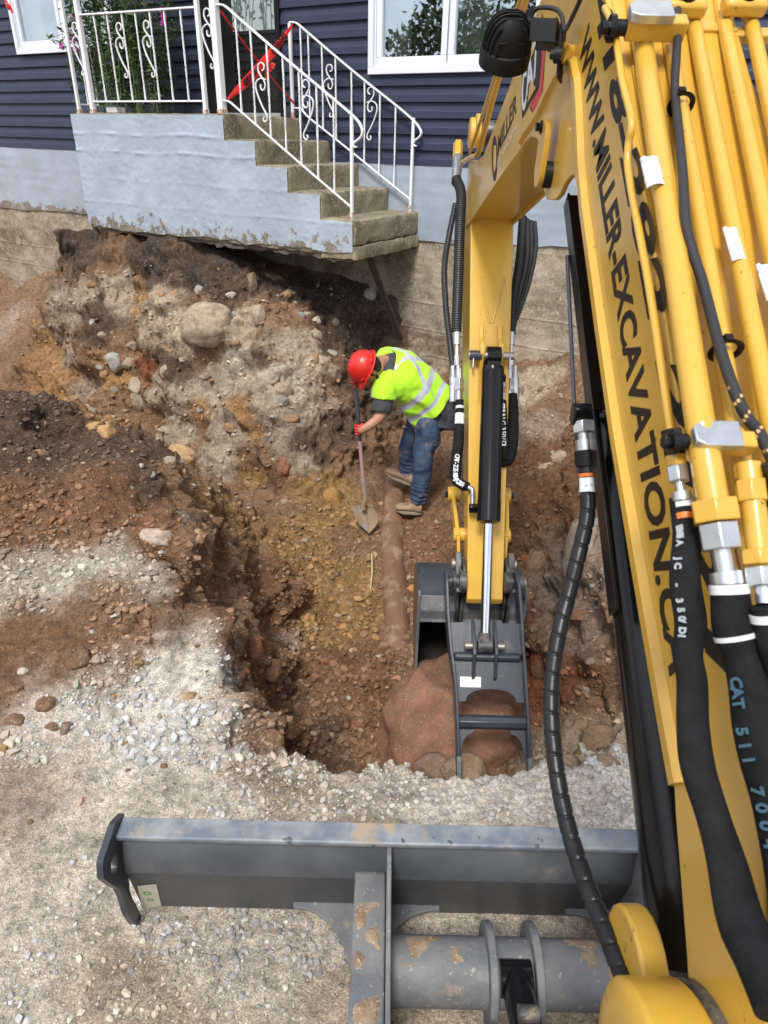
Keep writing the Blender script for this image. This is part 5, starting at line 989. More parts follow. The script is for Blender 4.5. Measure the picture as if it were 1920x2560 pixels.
# rounded top beam of the bucket with a lip, side edges worn bare
mb = MB(); zt_ = tlx+np.array([0, 0, .0]); zl = tlx+np.array([0, 0, -.175])
mb.add([(x, y, z) for x in (bl+.014, br-.014) for y, z in [(y0+.06, tlx[2]+.015), (y0+.0, zt_[2]-.005), (y0-.035, (zt_[2]+zl[2])/2), (y0-.02, zl[2]+.02), (y0-.03, zl[2]), (y0+.08, zl[2]), (y0+.1, zt_[2])]], [(0, 1, 8, 7), (1, 2, 9, 8), (2, 3, 10, 9), (3, 4, 11, 10), (4, 5, 12, 11), (5, 6, 13, 12), (6, 0, 7, 13), (0, 6, 5, 4, 3, 2, 1), (7, 8, 9, 10, 11, 12, 13)])
mb.build('top_beam', m_bdirt, bk, bevel=.004)
for xx in (bl-.003, br-.013): mb = MB(); mb.prism([(xx, y0-.02, tlx[2]+.01), (xx, y0+.03, tlx[2]+.01), (xx, y0+.03, -.40+tlx[2]), (xx, y0+.01, tlx[2]-.66), (xx, y0-.04, tlx[2]-.66), (xx, y0-.03, tlx[2]-.38)], (0, 0, 0), (.016, 0, 0)); mb.build('side_cutter', m_bdirt, bk, bevel=.002)
for xx in (XC-.125, XC-.15, XC+.115, XC+.14): mb = MB(); e0 = at_d(*Z5(600, 120), 3.86); mb.prism([(xx, e0[1]-.06, e0[2]+.07), (xx, e0[1]+.05, e0[2]+.09), (xx, e0[1]+.10, zl[2]-.02), (xx, e0[1]-.035, zl[2]-.05), (xx, e0[1]-.07, zl[2]+.1)], (0, 0, 0), (.016, 0, 0)); mb.build('ear', m_grit, bk, bevel=.004)
for sx in (-1, 1):
    e = at_d(*Z5(510, 175), 3.80); h_ = np.array([XC, e[1], e[2]])
    mb = MB(); mb.lathe(h_+EXV*sx*.105, EXV*sx, [(0, .05), (.004, .062), (.04, .062), (.045, .045), (.06, .045), (.062, .055), (.075, .055), (.078, .04), (.11, .04)], 28); mb.build('hinge_bushing', m_grit, bk, smooth=40)
    mb = MB(); mb.lathe(h_+EXV*sx*.205, EXV*sx, [(0, .028), (.018, .028), (.022, .02)], 20); mb.build('pin', m_pin, bk, smooth=40)
    k_ = at_d(*Z5(600, 30), 3.86); k_[0] = XC
    mb = MB(); mb.prism([h_+EXV*sx*.13+np.array([0, a, b]) for a, b in [(-.06, -.03), (.0, -.07), (.06, -.02), (k_[1]-h_[1]+.05, k_[2]-h_[2]+.02), (k_[1]-h_[1]+.0, k_[2]-h_[2]+.08), (k_[1]-h_[1]-.06, k_[2]-h_[2]+.02)]], (0, 0, 0), EXV*sx*.035); mb.build('guide_link', m_grit, bk, bevel=.006)
    mb = MB(); mb.lathe(k_+EXV*sx*.13, EXV*sx, [(0, .03), (.05, .03), (.055, .02)], 18); mb.build('pin', m_pin, bk, smooth=40)
# thumb: a tapered ladder of plates standing in front of the bucket
th = bpy.data.objects.new('thumb', None); COL.objects.link(th); th.parent = EX; OFF[th.name] = OFF[EX.name]
def tt(x, y, X):      # photo point on the side plane X, in the thumb's own measure
    return tpl(x, y)[1]
_L = [tpl(*q) for q in [(548, 110), (552, 300), (566, 600), (590, 800), (618, 980), (632, 1150), (642, 1450), (655, 1850)]]; _Rr = [tpl(*q) for q in [(1125, 110), (1150, 300), (1170, 600), (1180, 800), (1195, 980), (1205, 1150), (1225, 1450), (1240, 1760)]]
Lxs = lambda t: float(np.interp(t, [q[1] for q in _L], [q[0] for q in _L])); Rxs = lambda t: float(np.interp(t, [q[1] for q in _Rr], [q[0] for q in _Rr]))
for sx in (-1, 1):
    V_ = []; ts_ = [(-.02, .03, -.03), (.0, .045, -.05), (.06, .055, -.06), (.2, .05, -.07), (.38, .05, -.07), (.46, .055, -.065), (.54, .05, -.06), (.7, .045, -.06), (.85, .04, -.05), (.95, .03, -.035), (1.0, .012, -.012)]
    for t, o1, o2 in ts_:
        xb = (Lxs(t) if sx < 0 else Rxs(t)); w_ = .016
        V_ += [TPt(t, xb-w_/2, o1), TPt(t, xb+w_/2, o1), TPt(t, xb+w_/2, o2), TPt(t, xb-w_/2, o2)]
    n = len(ts_); mb = MB(); mb.add(V_, [(4*i+k, 4*i+(k+1) % 4, 4*i+4+(k+1) % 4, 4*i+4+k) for i in range(n-1) for k in range(4)]+[(0, 1, 2, 3), tuple(4*n-4+k for k in range(4))]); mb.build('side_plate', m_gry, th, bevel=.004)
    mb = MB(); t0 = .88; mb.add([TPt(t, (Lxs(t) if sx < 0 else Rxs(t))+a, b) for t in (t0, 1.01) for a, b in ((-.011, .046*(1 if t < 1 else .4)), (.011, .046*(1 if t < 1 else .4)), (.011, -.05*(1 if t < 1 else .4)), (-.011, -.05*(1 if t < 1 else .4)))], [(0, 1, 2, 3), (4, 7, 6, 5), (0, 4, 5, 1), (1, 5, 6, 2), (2, 6, 7, 3), (3, 7, 4, 0)]); mb.build('worn_tip', m_bdirt, th, bevel=.003)
def lerp(a, b, t): return a+(b-a)*t
t1_, t2_ = tt(600, 515, XC-.18), tt(690, 1175, XC-.16)
# cover plate with an arched lower edge
def plate(t_a, t_b, arch, name, oo=.0, topnotch=True):
    P_ = []; xl, xr = lambda t: Lxs(t)+.008, lambda t: Rxs(t)-.008
    P_ += [(xl(t_a), t_a), (lerp(xl(t_a), xr(t_a), .24), t_a), (lerp(xl(t_a), xr(t_a), .27), t_a-.016), (lerp(xl(t_a), xr(t_a), .74), t_a-.016), (lerp(xl(t_a), xr(t_a), .77), t_a), (xr(t_a), t_a)] if topnotch else [(xl(t_a), t_a), (xr(t_a), t_a)]
    P_ += [(xr(t_b), t_b), (lerp(xl(t_b), xr(t_b), .90), t_b)]
    for k in range(11): a = math.pi*k/10; P_.append((lerp(xl(t_b), xr(t_b), .5+.38*math.cos(a)), t_b-arch*math.sin(a)**.8))
    P_ += [(lerp(xl(t_b), xr(t_b), .06), t_b), (xl(t_b), t_b)]
    mb = MB(); mb.prism([TPt(t, x, oo) for x, t in P_], (0, 0, 0), TN*.012); return mb.build(name, m_gry, th, bevel=.002)
plate(t1_, t2_, .062, 'cover_plate', -.005)
tm = tt(640, 800, XC-.17); mb = MB(); mb.bar(TPt(tm, Lxs(tm)+.008, .018), TPt(tm, Rxs(tm)-.008, .018), .045, .045, up=TN); mb.build('cross_step', m_gry, th, bevel=.018)
t3_ = tt(665, 1340, XC-.165); mb = MB(); mb.tube([TPt(t3_, Lxs(t3_)+.008, 0), TPt(t3_, Rxs(t3_)-.008, 0)], .036, 8); mb.build('cross_bar', m_gry, th, bevel=.003)
for sx in (-1, 1):    # gussets under the bar
    xs = (lambda k: Lxs(.75)+.008+k) if sx < 0 else (lambda k: Rxs(.75)-.008-k)
    P_ = [(xs(0), t3_+.02), (xs(.075), t3_+.02), (xs(.082), t3_+.045), (xs(.07), t3_+.055), (xs(.045), t3_+.065), (xs(.025), t3_+.09), (xs(.015), t3_+.13), (xs(.010), t3_+.165), (xs(0), t3_+.165)]
    mb = MB(); mb.prism([TPt(t, x, -.02) for x, t in P_], (0, 0, 0), TN*.012); mb.build('gusset', m_gry, th, bevel=.002)
for xx in (cb_[0]-.066, cb_[0]+.048):    # rod lugs
    mb = MB(); mb.prism([TPt(t, xx, o) for t, o in [(t1_-.005, .005), (t1_-.012, .03), (tm-.06, .09), (tm-.005, .095), (tm+.03, .06), (tm+.10, .03), (tm+.115, .004)]], (0, 0, 0), (.018, 0, 0)); mb.build('rod_lug', m_gry, th, bevel=.004)
pc = cb_.copy(); mb = MB()
for sx in (-1, 1): mb.lathe(pc+EXV*sx*.062, EXV*sx, [(0, .019), (.04, .019), (.043, .015)], 16)
mb.build('pin', m_pin, th, smooth=40)
a, b = tt(655, 965, XC-.16), tt(655, 1055, XC-.16); x0_, x1_ = at_x(*Z5(655, 1000), XC)[0], 0
pl = TPt((a+b)/2, tpl(748, 1010)[0], .010)
mb = MB(); mb.box(pl, (.108, TL*(b-a)*.95, .003), (EXV, TBD, TN)); mb.build('data_plate', m_label, th)
# ---- dozer blade
bd_ = bpy.data.objects.new('dozer_blade', None); COL.objects.link(bd_); bd_.parent = EX; OFF[bd_.name] = OFF[EX.name]
BL, BR = -.745, 1.50
pr = [(1.312, .452), (1.25, .446), (1.248, .436), (1.285, .425), (1.262, .40), (1.246, .345), (1.240, .300), (1.246, .29), (1.285, .07), (1.30, .05), (1.32, .05), (1.30, .2), (1.285, .3), (1.30, .40), (1.33, .44)]
def slab(prof_, xa, xb, name, mat, par, **k): mb = MB(); mb.prism([(xa, y, z) for y, z in prof_], (0, 0, 0), (xb-xa, 0, 0)); return mb.build(name, mat, par, **k)
slab(pr[3:13]+[(1.31, .425)], BL+.014, BR, 'moldboard', m_blade, bd_, bevel=.003)
slab([(1.315, .428), (1.253, .428), (1.249, .434), (1.249, .446), (1.253, .450), (1.315, .450)], BL+.006, BR, 'top_rail', m_bladetop, bd_, bevel=.002)
ep = [at_x(*Dp(x, y), BL) for x, y in [(264, 1757), (244, 1778), (231, 1820), (217, 1862), (219, 1898), (238, 1912), (253, 1920), (262, 1940), (272, 1975), (287, 1997), (303, 1999), (306, 1985), (290, 1960), (276, 1925)]]
hole = at_x(*Dp(243, 1868), BL)
mb = MB(); bm_ = [(p[1], p[2]) for p in ep]; cxy = (hole[1], hole[2]); nh = 28
# end plate with a round lifting eye: outline bridged to the hole ring
out_ = np.array(resample(np.array([(y, z) for y, z in bm_+[bm_[0]]]), .012)); 
an = np.arctan2(out_[:, 1]-cxy[1], out_[:, 0]-cxy[0]); V_ = []
for x_ in (BL-.012, BL+.006):
    V_ += [(x_, y, z) for y, z in out_]; V_ += [(x_, cxy[0]+.024*math.cos(a), cxy[1]+.030*math.sin(a)) for a in an]
n = len(out_); Fc = []
for i in range(n-1): Fc += [(i, i+1, n+i+1, n+i), (2*n+i, 3*n+i, 3*n+i+1, 2*n+i+1), (i, 2*n+i, 2*n+i+1, i+1), (n+i, n+i+1, 3*n+i+1, 3*n+i)]
mb.add(V_, Fc); mb.build('end_plate', m_gry, bd_, smooth=30)
slab([(p[0], p[1]) for p in [(1.30, .44), (1.24, .44), (1.22, .36), (1.20, .25), (1.20, .06), (1.31, .06)]], BR-.012, BR, 'end_plate', m_gry, bd_, bevel=.002)
for xx, nm in ((.032, 'rib_plate'), (.748, 'rib_plate')): slab([(1.27, .428), (1.255, .428), (1.10, .38), (.95, .345), (.62, .32), (.50, .30), (.50, .08), (1.28, .06)], xx, xx+.013, nm, m_bladetop if False else m_bdirt, bd_, bevel=.002)
slab([(1.25, .325), (1.235, .335), (.50, .315), (.45, .28), (.45, .15), (1.27, .10)], -.058, .030, 'push_arm', m_bdirt, bd_, bevel=.006)
slab([(1.25, .325), (1.235, .335), (.50, .315), (.45, .28), (.45, .15), (1.27, .10)], .764, .85, 'push_arm', m_bdirt, bd_, bevel=.006)
mb = MB(); mb.tube([(.046, 1.045, .20), (.748, 1.045, .20)], .085, 40); mb.build('torque_tube', m_bdirt, bd_, smooth=40)
def gus(x0, x1, y0_, zz=.11):      # curved gusset between board and arm
    P_ = [(x0, 1.29), (x1, 1.29)]; 
    for k in range(9): a = math.pi/2*k/8; P_.append((x1+(x0-x1)*(1-math.cos(a))*1.0 if False else lerp(x1, x0, math.sin(a)), lerp(1.262, y0_, 1-math.cos(a))))
    mb = MB(); mb.prism([(x, y, zz) for x, y in P_], (0, 0, 0), (0, 0, .012)); mb.build('gusset', m_bdirt, bd_, bevel=.002)
gus(-.058, -.25, 1.02); gus(.046, .20, 1.14); gus(.748, .59, 1.14)
for xx in (.305, .425):
    mb = MB(); n_ = 24; mb.prism([(xx, 1.045+.125*math.cos(a), .20+.125*math.sin(a)) for a in np.linspace(-.6, math.pi+.3, 18)]+[(xx, .80, .28), (xx, .72, .15), (xx, .80, .06)], (0, 0, 0), (.022, 0, 0)); mb.build('lift_bracket', m_bdirt, bd_, bevel=.004)
mb = MB(); mb.cyl((.376, .99, .27), (.376, .70, .36), .040, 24); mb.cyl((.335, 1.0, .26), (.417, 1.0, .26), .045, 24); lcx = mb.build('lift_cylinder', m_blk, bd_, smooth=40)
mb = MB(); mb.cyl((.352, .87, .36), (.40, .87, .36), .02, 16); mb.build('grease_cap', m_grit, bd_, smooth=40)
mb = MB(); mb.cyl((.27, .86, .27), (.305, .86, .27), .018, 6); mb.build('bolt', m_zinc, bd_)
m_cake = M('caked_soil', (.24, .15, .085), .95, var=(.36, .28, .20), vscale=25, vamt=.9, bump=.008, bscale=120, speck=(.5, .45, .38), sscale=110, sth=.62)
def cake(x0, x1, y0_, y1_, zf, th, seed, nx_=16, ny_=60):
    xs, ys = np.linspace(x0, x1, nx_), np.linspace(y0_, y1_, ny_); X_, Y_ = np.meshgrid(xs, ys); P_ = np.c_[X_.ravel(), Y_.ravel(), np.zeros(X_.size)]
    ed_ = np.minimum(1, np.minimum((P_[:, 0]-x0)/(x1-x0), (x1-P_[:, 0])/(x1-x0))*6)*np.minimum(1, np.minimum(P_[:, 1]-y0_, y1_-P_[:, 1])/.03)
    h_ = th*ed_*(.25+1.1*fbm(P_, 17, 4, seed))-.002; P_[:, 2] = zf(P_[:, 0], P_[:, 1])+h_; mb = MB(); mb.add(P_, [(j*nx_+i, j*nx_+i+1, (j+1)*nx_+i+1, (j+1)*nx_+i) for j in range(ny_-1) for i in range(nx_-1)]); mb.build('caked_soil', m_cake, bd_, smooth=180)
cake(-.052, .022, .46, 1.16, lambda x, y: np.interp(y, [.5, 1.235], [.315, .335]), .012, 3)
ztb = lambda x, y: .20+np.sqrt(np.maximum(0, .085**2-(y-1.045)**2))
cake(.06, .20, 1.0, 1.11, ztb, .010, 5, 30, 30); cake(.50, .62, .99, 1.11, ztb, .008, 8, 30, 30); cake(.20, .29, 1.01, 1.10, ztb, .007, 13, 30, 30)
def onrear(x, y):      # on the lower rear panel of the board
    a_ = ray(*Dp(x, y)); p0, p1 = np.array([0, 1.246, .29]), np.array([0, 1.285, .07]); nn = np.cross(p1-p0, EXV); nn /= np.linalg.norm(nn); k = ((p0-CAM)@nn)/(a_@nn); P_ = CAM+a_*k; return P_-(nn if nn[1] > 0 else -nn)*.0012
P_ = [onrear(x, y) for x, y in [(297, 1913), (338, 1909), (349, 1955), (308, 1962)]]; mb = MB(); mb.prism(P_, (0, 0, 0), (0, -.0006, 0)); stk = mb.build('round_sign_sticker', M('pale_sticker', (.42, .42, .34), .5, var=(.5, .5, .4), vscale=20), bd_)
m_grn = M('green_print', (.08, .30, .06), .5)
for cx, cy, r_ in ((318, 1928, .0125), (325, 1942, .010)):
    c = onrear(cx, cy)+np.array([0, -.002, 0]); V_ = []; 
    for a in np.linspace(0, 2*math.pi, 20, endpoint=False):
        for rr in (r_, r_*.6): V_.append(c+EXV*math.cos(a)*rr+np.array([0, -.174, .985])*math.sin(a)*rr)
    mb = MB(); mb.add(V_, [(2*i, 2*((i+1) % 20), 2*((i+1) % 20)+1, 2*i+1) for i in range(20)]); mb.build('printed_ring', m_grn, stk)
# machine body behind the camera
mb = MB(); mb.box((.1, -.95, .95), (1.5, 1.5, .7)); mb.build('upper_body', m_yel2, EX, bevel=.05)
for xx in (-.75, 1.25):
    mb = MB(); mb.prism([(xx-.2, y, z) for y, z in [(-1.9, .12), (-2.05, .3), (-1.9, .5), (.0, .5), (.2, .3), (.0, .05), (-1.8, .05)]], (0, 0, 0), (.4, 0, 0)); mb.build('rubber_track', m_rub, EX, bevel=.03)
# ---------------------------------------------------------------- clay pipe in the trench
m_pipe = M('muddy_clay_pipe', (.22, .115, .065), .75, var=(.15, .08, .045), vscale=6, vamt=.8, bump=.012, bscale=26, dirt=(.31, .215, .15), dscale=7, dlo=.48, dhi=.66)
pc_ = [at_z(*Dp(872, 930), -.50), at_z(*Dp(858, 1010), -.56), at_z(*Dp(849, 1110), -.66), at_z(*Dp(848, 1200), -.74), at_z(*Dp(854, 1290), -.785), at_z(*Dp(858, 1370), -.885), at_z(*Dp(861, 1430), -1.00), at_z(*Dp(863, 1480), -1.16)]
pipe = empty('clay_pipe', pc_[3], 'muddy old clay sewer pipe running down the middle of the pit', 'pipe')
pp_ = spline(pc_, 90); mb = MB(); mb.tube(resample(pp_, .02), .094*(1+.05*vnoise(np.c_[np.arange(len(resample(pp_, .02)))*.3, np.zeros(len(resample(pp_, .02))), np.zeros(len(resample(pp_, .02)))], 3)), 28); mb.build('barrel', m_pipe, pipe, smooth=60)
Lp = arc_len(pp_)
for s_ in (.55, 1.15, 1.85):
    i = int(np.searchsorted(Lp, s_)); i = min(max(i, 2), 84); d = pp_[i+1]-pp_[i]; d /= np.linalg.norm(d); mb = MB(); mb.lathe(pp_[i], d, [(-.05, .09), (-.045, .112), (-.01, .114), (.03, .104), (.07, .094)], 28); mb.build('pipe_collar', m_pipe, pipe, smooth=50)
# ---------------------------------------------------------------- the worker
def Zw(x, y, Y): return at_y(820+x/3.95, 820+y/3.95, Y)
gn = Zw(900, 1800, 5.02); man = empty('person', (gn[0], gn[1], -.56), 'worker in red hard hat and yellow vest bending in the pit with a shovel', 'person')
def merged(parts, voxel, name, mat, parent, sm=3, wr=0, wf=9, seed=1, post=None, smooth=True):
    """one continuous skin grown from overlapping tapered limbs"""
    mb = MB()
    for p in parts: p(mb)
    me = bpy.data.meshes.new('tmp'); me.from_pydata(mb.v, [], mb.f); bm = bmesh.new(); bm.from_mesh(me); bmesh.ops.recalc_face_normals(bm, faces=bm.faces); bm.to_mesh(me); bm.free()
    t = bpy.data.objects.new('tmp', me); COL.objects.link(t); r = t.modifiers.new('r', 'REMESH'); r.mode = 'VOXEL'; r.voxel_size = voxel
    s_ = t.modifiers.new('s', 'SMOOTH'); s_.factor = .5; s_.iterations = sm
    bpy.context.view_layer.update(); m2 = bpy.data.meshes.new_from_object(t.evaluated_get(bpy.context.evaluated_depsgraph_get())); bpy.data.objects.remove(t)
    n = len(m2.vertices); V_ = np.zeros(n*3); m2.vertices.foreach_get('co', V_); V_ = V_.reshape(-1, 3)
    if wr or post:
        Nn_ = np.zeros(n*3); m2.vertices.foreach_get('normal', Nn_); Nn_ = Nn_.reshape(-1, 3)
        if wr: q = V_+.03*np.c_[vnoise(V_*5, seed+9), vnoise(V_*5, seed+8), vnoise(V_*5, seed+7)]; V_ = V_+Nn_*(wr*(1-2*np.abs(vnoise(q*wf, seed)))+wr*.5*vnoise(q*wf*2.3, seed+3))[:, None]
        if post: V_ = post(V_, Nn_)
    m2.vertices.foreach_set('co', (V_-OFF[parent.name]).ravel()); m2.update(); m2.materials.clear(); m2.materials.append(mat); m2.name = name; m2.shade_smooth()
    o = bpy.data.objects.new(name, m2); COL.objects.link(o); o.parent = parent; OFF[o.name] = OFF[parent.name]; return o
def limb(pts, rs, n=24, seg=18, flat=None):
    def f(mb):
        P_ = spline(pts, n); rr = np.interp(np.linspace(0, 1, n), np.linspace(0, 1, len(rs)), rs); mb.tube(P_, rr, seg, flat=flat)
    return f
def ball(c, r, ax=None):
    def f(mb):
        r3 = np.broadcast_to(np.array(r, float), (3,)); A = np.eye(3) if ax is None else np.array(ax); V_ = []; m, n = 12, 18
        for i in range(m+1):
            ph_ = math.pi*i/m; q = max(math.sin(ph_), .02)
            for k in range(n): t = 2*math.pi*k/n; V_.append(np.array(c)+A[0]*r3[0]*q*math.cos(t)+A[1]*r3[1]*q*math.sin(t)+A[2]*r3[2]*math.cos(ph_))
        mb.add(V_, [(i*n+k, i*n+(k+1) % n, (i+1)*n+(k+1) % n, (i+1)*n+k) for i in range(m) for k in range(n)]+[tuple(range(n-1, -1, -1)), tuple(m*n+k for k in range(n))])
    return f
hipN, kneN, ankN = Zw(1000, 930, 5.16), Zw(945, 1270, 5.08), Zw(895, 1730, 5.08)
hipF, kneF, ankF = Zw(930, 890, 5.38), Zw(785, 1210, 5.40), Zw(785, 1470, 5.42)
pel = Zw(1085, 800, 5.28); shL, elL, wrL = Zw(565, 585, 5.06), Zw(528, 850, 4.98), Zw(352, 1000, 4.95)
shR, elR, wrR = Zw(590, 300, 5.42), Zw(450, 520, 5.50), Zw(285, 545, 5.22)
spn = [pel, Zw(970, 690, 5.27), Zw(850, 570, 5.25), Zw(730, 465, 5.24), Zw(625, 400, 5.24), Zw(545, 355, 5.22)]
def orth(a, b): b = b-a*(a@b); return b/np.linalg.norm(b)
def sects(scale=1.0, grow=0, half=((.165, .135), (.155, .125), (.18, .130), (.20, .130), (.19, .105), (.075, .07)), n=40, t0=0, t1=1):
    """ellipse frames along the spine: centre, wide axis (far shoulder side), thin axis (out of the back)"""
    P_ = spline(spn, 200); Wp = np.array([0, .94, .20]); Ws = (shR-shL)/np.linalg.norm(shR-shL); out_ = []
    for t in np.linspace(t0, t1, n):
        i = int(t*199); d = P_[min(i+2, 199)]-P_[max(i-2, 0)]; d /= np.linalg.norm(d); W_ = orth(d, Wp*(1-min(1, t*1.25))+Ws*min(1, t*1.25)); B_ = np.cross(d, W_)
        if B_[2] < 0: B_ = -B_
        hh = np.array(half); x = np.linspace(0, 1, len(hh)); out_.append((P_[i], W_, B_, np.interp(t, x, hh[:, 0])*scale+grow, np.interp(t, x, hh[:, 1])*scale+grow, d))
    return out_
def torso(scale=1, grow=0, **k):
    def f(mb):
        S_ = sects(scale, grow, **k); V_ = []; m = 28
        for c, W_, B_, a, b, d in S_: V_ += [c+W_*a*math.cos(t)+B_*b*math.sin(t) for t in np.arange(m)*2*math.pi/m]
        n = len(S_); mb.add(V_, [(i*m+k_, i*m+(k_+1) % m, (i+1)*m+(k_+1) % m, (i+1)*m+k_) for i in range(n-1) for k_ in range(m)]+[tuple(range(m-1, -1, -1)), tuple((n-1)*m+k_ for k_ in range(m))])
    return f
# head frame
hu = np.array([-.87, -.28, .42]); hu /= np.linalg.norm(hu); hf = orth(hu, np.array([-.43, -.14, -.88])); hl = np.cross(hu, hf); hc = Zw(404, 405, 5.08)
def H(f_, u_, l_): return hc+hf*f_+hu*u_+hl*l_
HAX = (hf, hl, hu)
hx_top, hx_bot = Zw(262, 470, 5.12), Zw(345, 1490, 4.98); hdx = (hx_bot-hx_top)/np.linalg.norm(hx_bot-hx_top)
def hand(c, toward, mirror=1, r=.0165):
    """palm, four unequal bent fingers wrapped round the handle, thumb from the side of the palm"""
    ax = hdx; pn = orth(ax, toward)            # from the handle towards the wrist side
    sd_ = np.cross(ax, pn)*mirror; parts = [ball(c+pn*.034-sd_*.004, (.044, .030, .018), (ax, sd_, pn))]
    for k, (L_, rr) in enumerate(((.92, .0092), (1.0, .0098), (.95, .0095), (.80, .0085))):
        o = c+ax*(-.034+.0225*k); a0 = math.radians(35); span = math.radians(245)*L_; pts = []
        for j in range(9): a = a0+span*j/8; pts.append(o+pn*math.cos(a-.5)*(r+.011)+sd_*math.sin(a-.5)*(r+.011))
        parts.append(limb([c+pn*.030+ax*(-.030+.020*k)+sd_*.010]+pts, [.0115]+[rr]*6+[rr*.85], 26, 10))
    th_ = [c+pn*.034-ax*.030-sd_*.010, c+pn*.024-ax*.040-sd_*.026, c-ax*.034-sd_*.028-pn*.006, c-ax*.020-sd_*.018-pn*.022]; parts.append(limb(th_, [.015, .013, .011, .009], 16, 10)); return parts
hcL = hx_top+hdx*((wrL-hx_top)@hdx+.02); hcR = hx_top+hdx*.015
skin_ = M('skin', (.46, .235, .15), .5, var=(.38, .17, .10), vscale=14, vamt=.6, bump=.0006, bscale=260)
parts = [torso(.86), ball(H(0, .01, 0), (.098, .078, .105), HAX), ball(H(.035, -.055, 0), (.062, .055, .062), HAX), ball(H(.052, -.095, 0), (.030, .034, .022), HAX), limb([H(-.03, -.05, 0), Zw(530, 345, 5.20), spn[4]], [.058, .060, .09]),
         limb([H(.085, -.005, 0), H(.118, -.040, 0), H(.100, -.052, 0)], [.010, .015, .012], 10, 10), ball(H(.088, -.078, 0), (.010, .024, .008), HAX), ball(H(.082, .022, 0), (.014, .055, .010), HAX), ball(H(-.002, -.012, .078), (.018, .009, .031), HAX), ball(H(-.002, -.012, -.078), (.018, .009, .031), HAX),
         limb([shL, elL, wrL, hcL+orth(hdx, wrL-hcL)*.03], [.055, .043, .030, .028]), limb([shR, elR, wrR, hcR+orth(hdx, wrR-hcR)*.03], [.055, .043, .030, .028]),
         limb([spn[4], shL], [.08, .06]), limb([spn[4], shR], [.08, .06]), limb([hipN, kneN, ankN], [.085, .058, .042]), limb([hipF, kneF, ankF], [.085, .058, .042]), ball(pel, .13)]
def forearm_bulge(V_, N_): return V_
body = merged(parts, .008, 'body', skin_, man, 3)
# hair, beard, eyes
m_hair = M('dark_hair', (.018, .012, .009), .7, bump=.002, bscale=300)
merged([ball(H(-.030, .002, 0), (.082, .083, .088), HAX), ball(H(.0, .03, .0), (.088, .0795, .070), HAX), limb([H(.018, .0, .079), H(.018, -.035, .076)], [.010, .007], 8, 8)], .006, 'hair', m_hair, man, 2)
merged([ball(H(.048, -.084, 0), (.040, .044, .036), HAX), limb([H(.010, -.045, .066), H(.030, -.075, .054), H(.062, -.100, .025), H(.07, -.106, 0)], [.009, .014, .016, .014], 14, 10), limb([H(.093, -.066, .026), H(.100, -.060, 0)], [.006, .006], 8, 8)], .005, 'beard', m_hair, man, 2)
for s_ in (-1, 1):
    mb = MB(); ball(H(.084, .000, .031*s_), (.011, .013, .010), HAX)(mb); mb.build('eye', M('eye_white', (.6, .58, .55), .2), man, smooth=80)
    mb = MB(); limb([H(.088, .020, .016*s_), H(.092, .024, .030*s_), H(.082, .020, .048*s_)], [.003, .0045, .003], 8, 8)(mb); mb.build('eyebrow', m_hair, man, smooth=80)
# hard hat
hat_c = H(-.004, .030, 0); mb = MB(); NT, NH = 72, 16; V_ = []
for i in range(NH+1):
    h_ = i/NH; r_ = math.sqrt(max(0, 1-h_**2.3))
    for k in range(NT):
        t = 2*math.pi*k/NT; rl = .130 if math.cos(t) > 0 else .126; rg = .006*sum(math.exp(-((math.sin(t)*.118*r_-q)/.006)**2) for q in (0, .026, -.026))*(h_ > .25)
        V_.append(hat_c+hf*math.cos(t)*rl*r_+hl*math.sin(t)*.118*r_+hu*(h_*.135+rg))
Fc = [(i*NT+k, i*NT+(k+1) % NT, (i+1)*NT+(k+1) % NT, (i+1)*NT+k) for i in range(NH) for k in range(NT)]
mb.add(V_, Fc); V_ = []
for j, (e, dz) in enumerate(((0, .004), (.010, -.002), (.016, -.008), (.010, -.010), (0, -.006))):     # rolled edge and peak
    for k in range(NT):
        t = 2*math.pi*k/NT; pk = smoothstep(.45, 1.0, math.cos(t)); e2 = e*(1+2.0*pk); V_.append(hat_c+hf*math.cos(t)*((.130 if math.cos(t) > 0 else .126)+e2)+hl*math.sin(t)*(.118+e)+hu*(dz-.020*pk*(e/.016)))
mb.add(V_, [(i*NT+k, i*NT+(k+1) % NT, (i+1)*NT+(k+1) % NT, (i+1)*NT+k) for i in range(4) for k in range(NT)])
m_hat = M('red_hard_hat', (.62, .018, .012), .36, coat=.12, var=(.50, .02, .015), vscale=12, bump=.0004, bscale=40, dirt=(.35, .20, .14), dscale=14, dlo=.64, dhi=.80); hat = mb.build('hard_hat', m_hat, man, smooth=60); sm = hat.modifiers.new('t', 'SOLIDIFY'); sm.thickness = .003
for t in (.9, 2.2):
    c = hat_c+hf*math.cos(t)*.132+hl*math.sin(t)*.122+hu*.016; nn = hf*math.cos(t)*.118+hl*math.sin(t)*.148; nn /= np.linalg.norm(nn); tt_ = np.cross(nn, hu); mb = MB(); mb.box(c, (.034, .012, .018), (tt_, nn, hu)); mb.build('clip', m_hat, hat, bevel=.003)
# gloves
m_glv = M('red_glove', (.60, .03, .035), .6, var=(.45, .02, .03), vscale=20, bump=.001, bscale=160)
merged(hand(hcL, wrL-hcL)+[limb([hcL+orth(hdx, wrL-hcL)*.035, wrL+(elL-wrL)*.02], [.026, .034])], .0035, 'glove', m_glv, man, 2)
merged(hand(hcR, wrR-hcR, -1)+[limb([hcR+orth(hdx, wrR-hcR)*.035, wrR+(elR-wrR)*.02], [.026, .034])], .0035, 'glove', m_glv, man, 2)
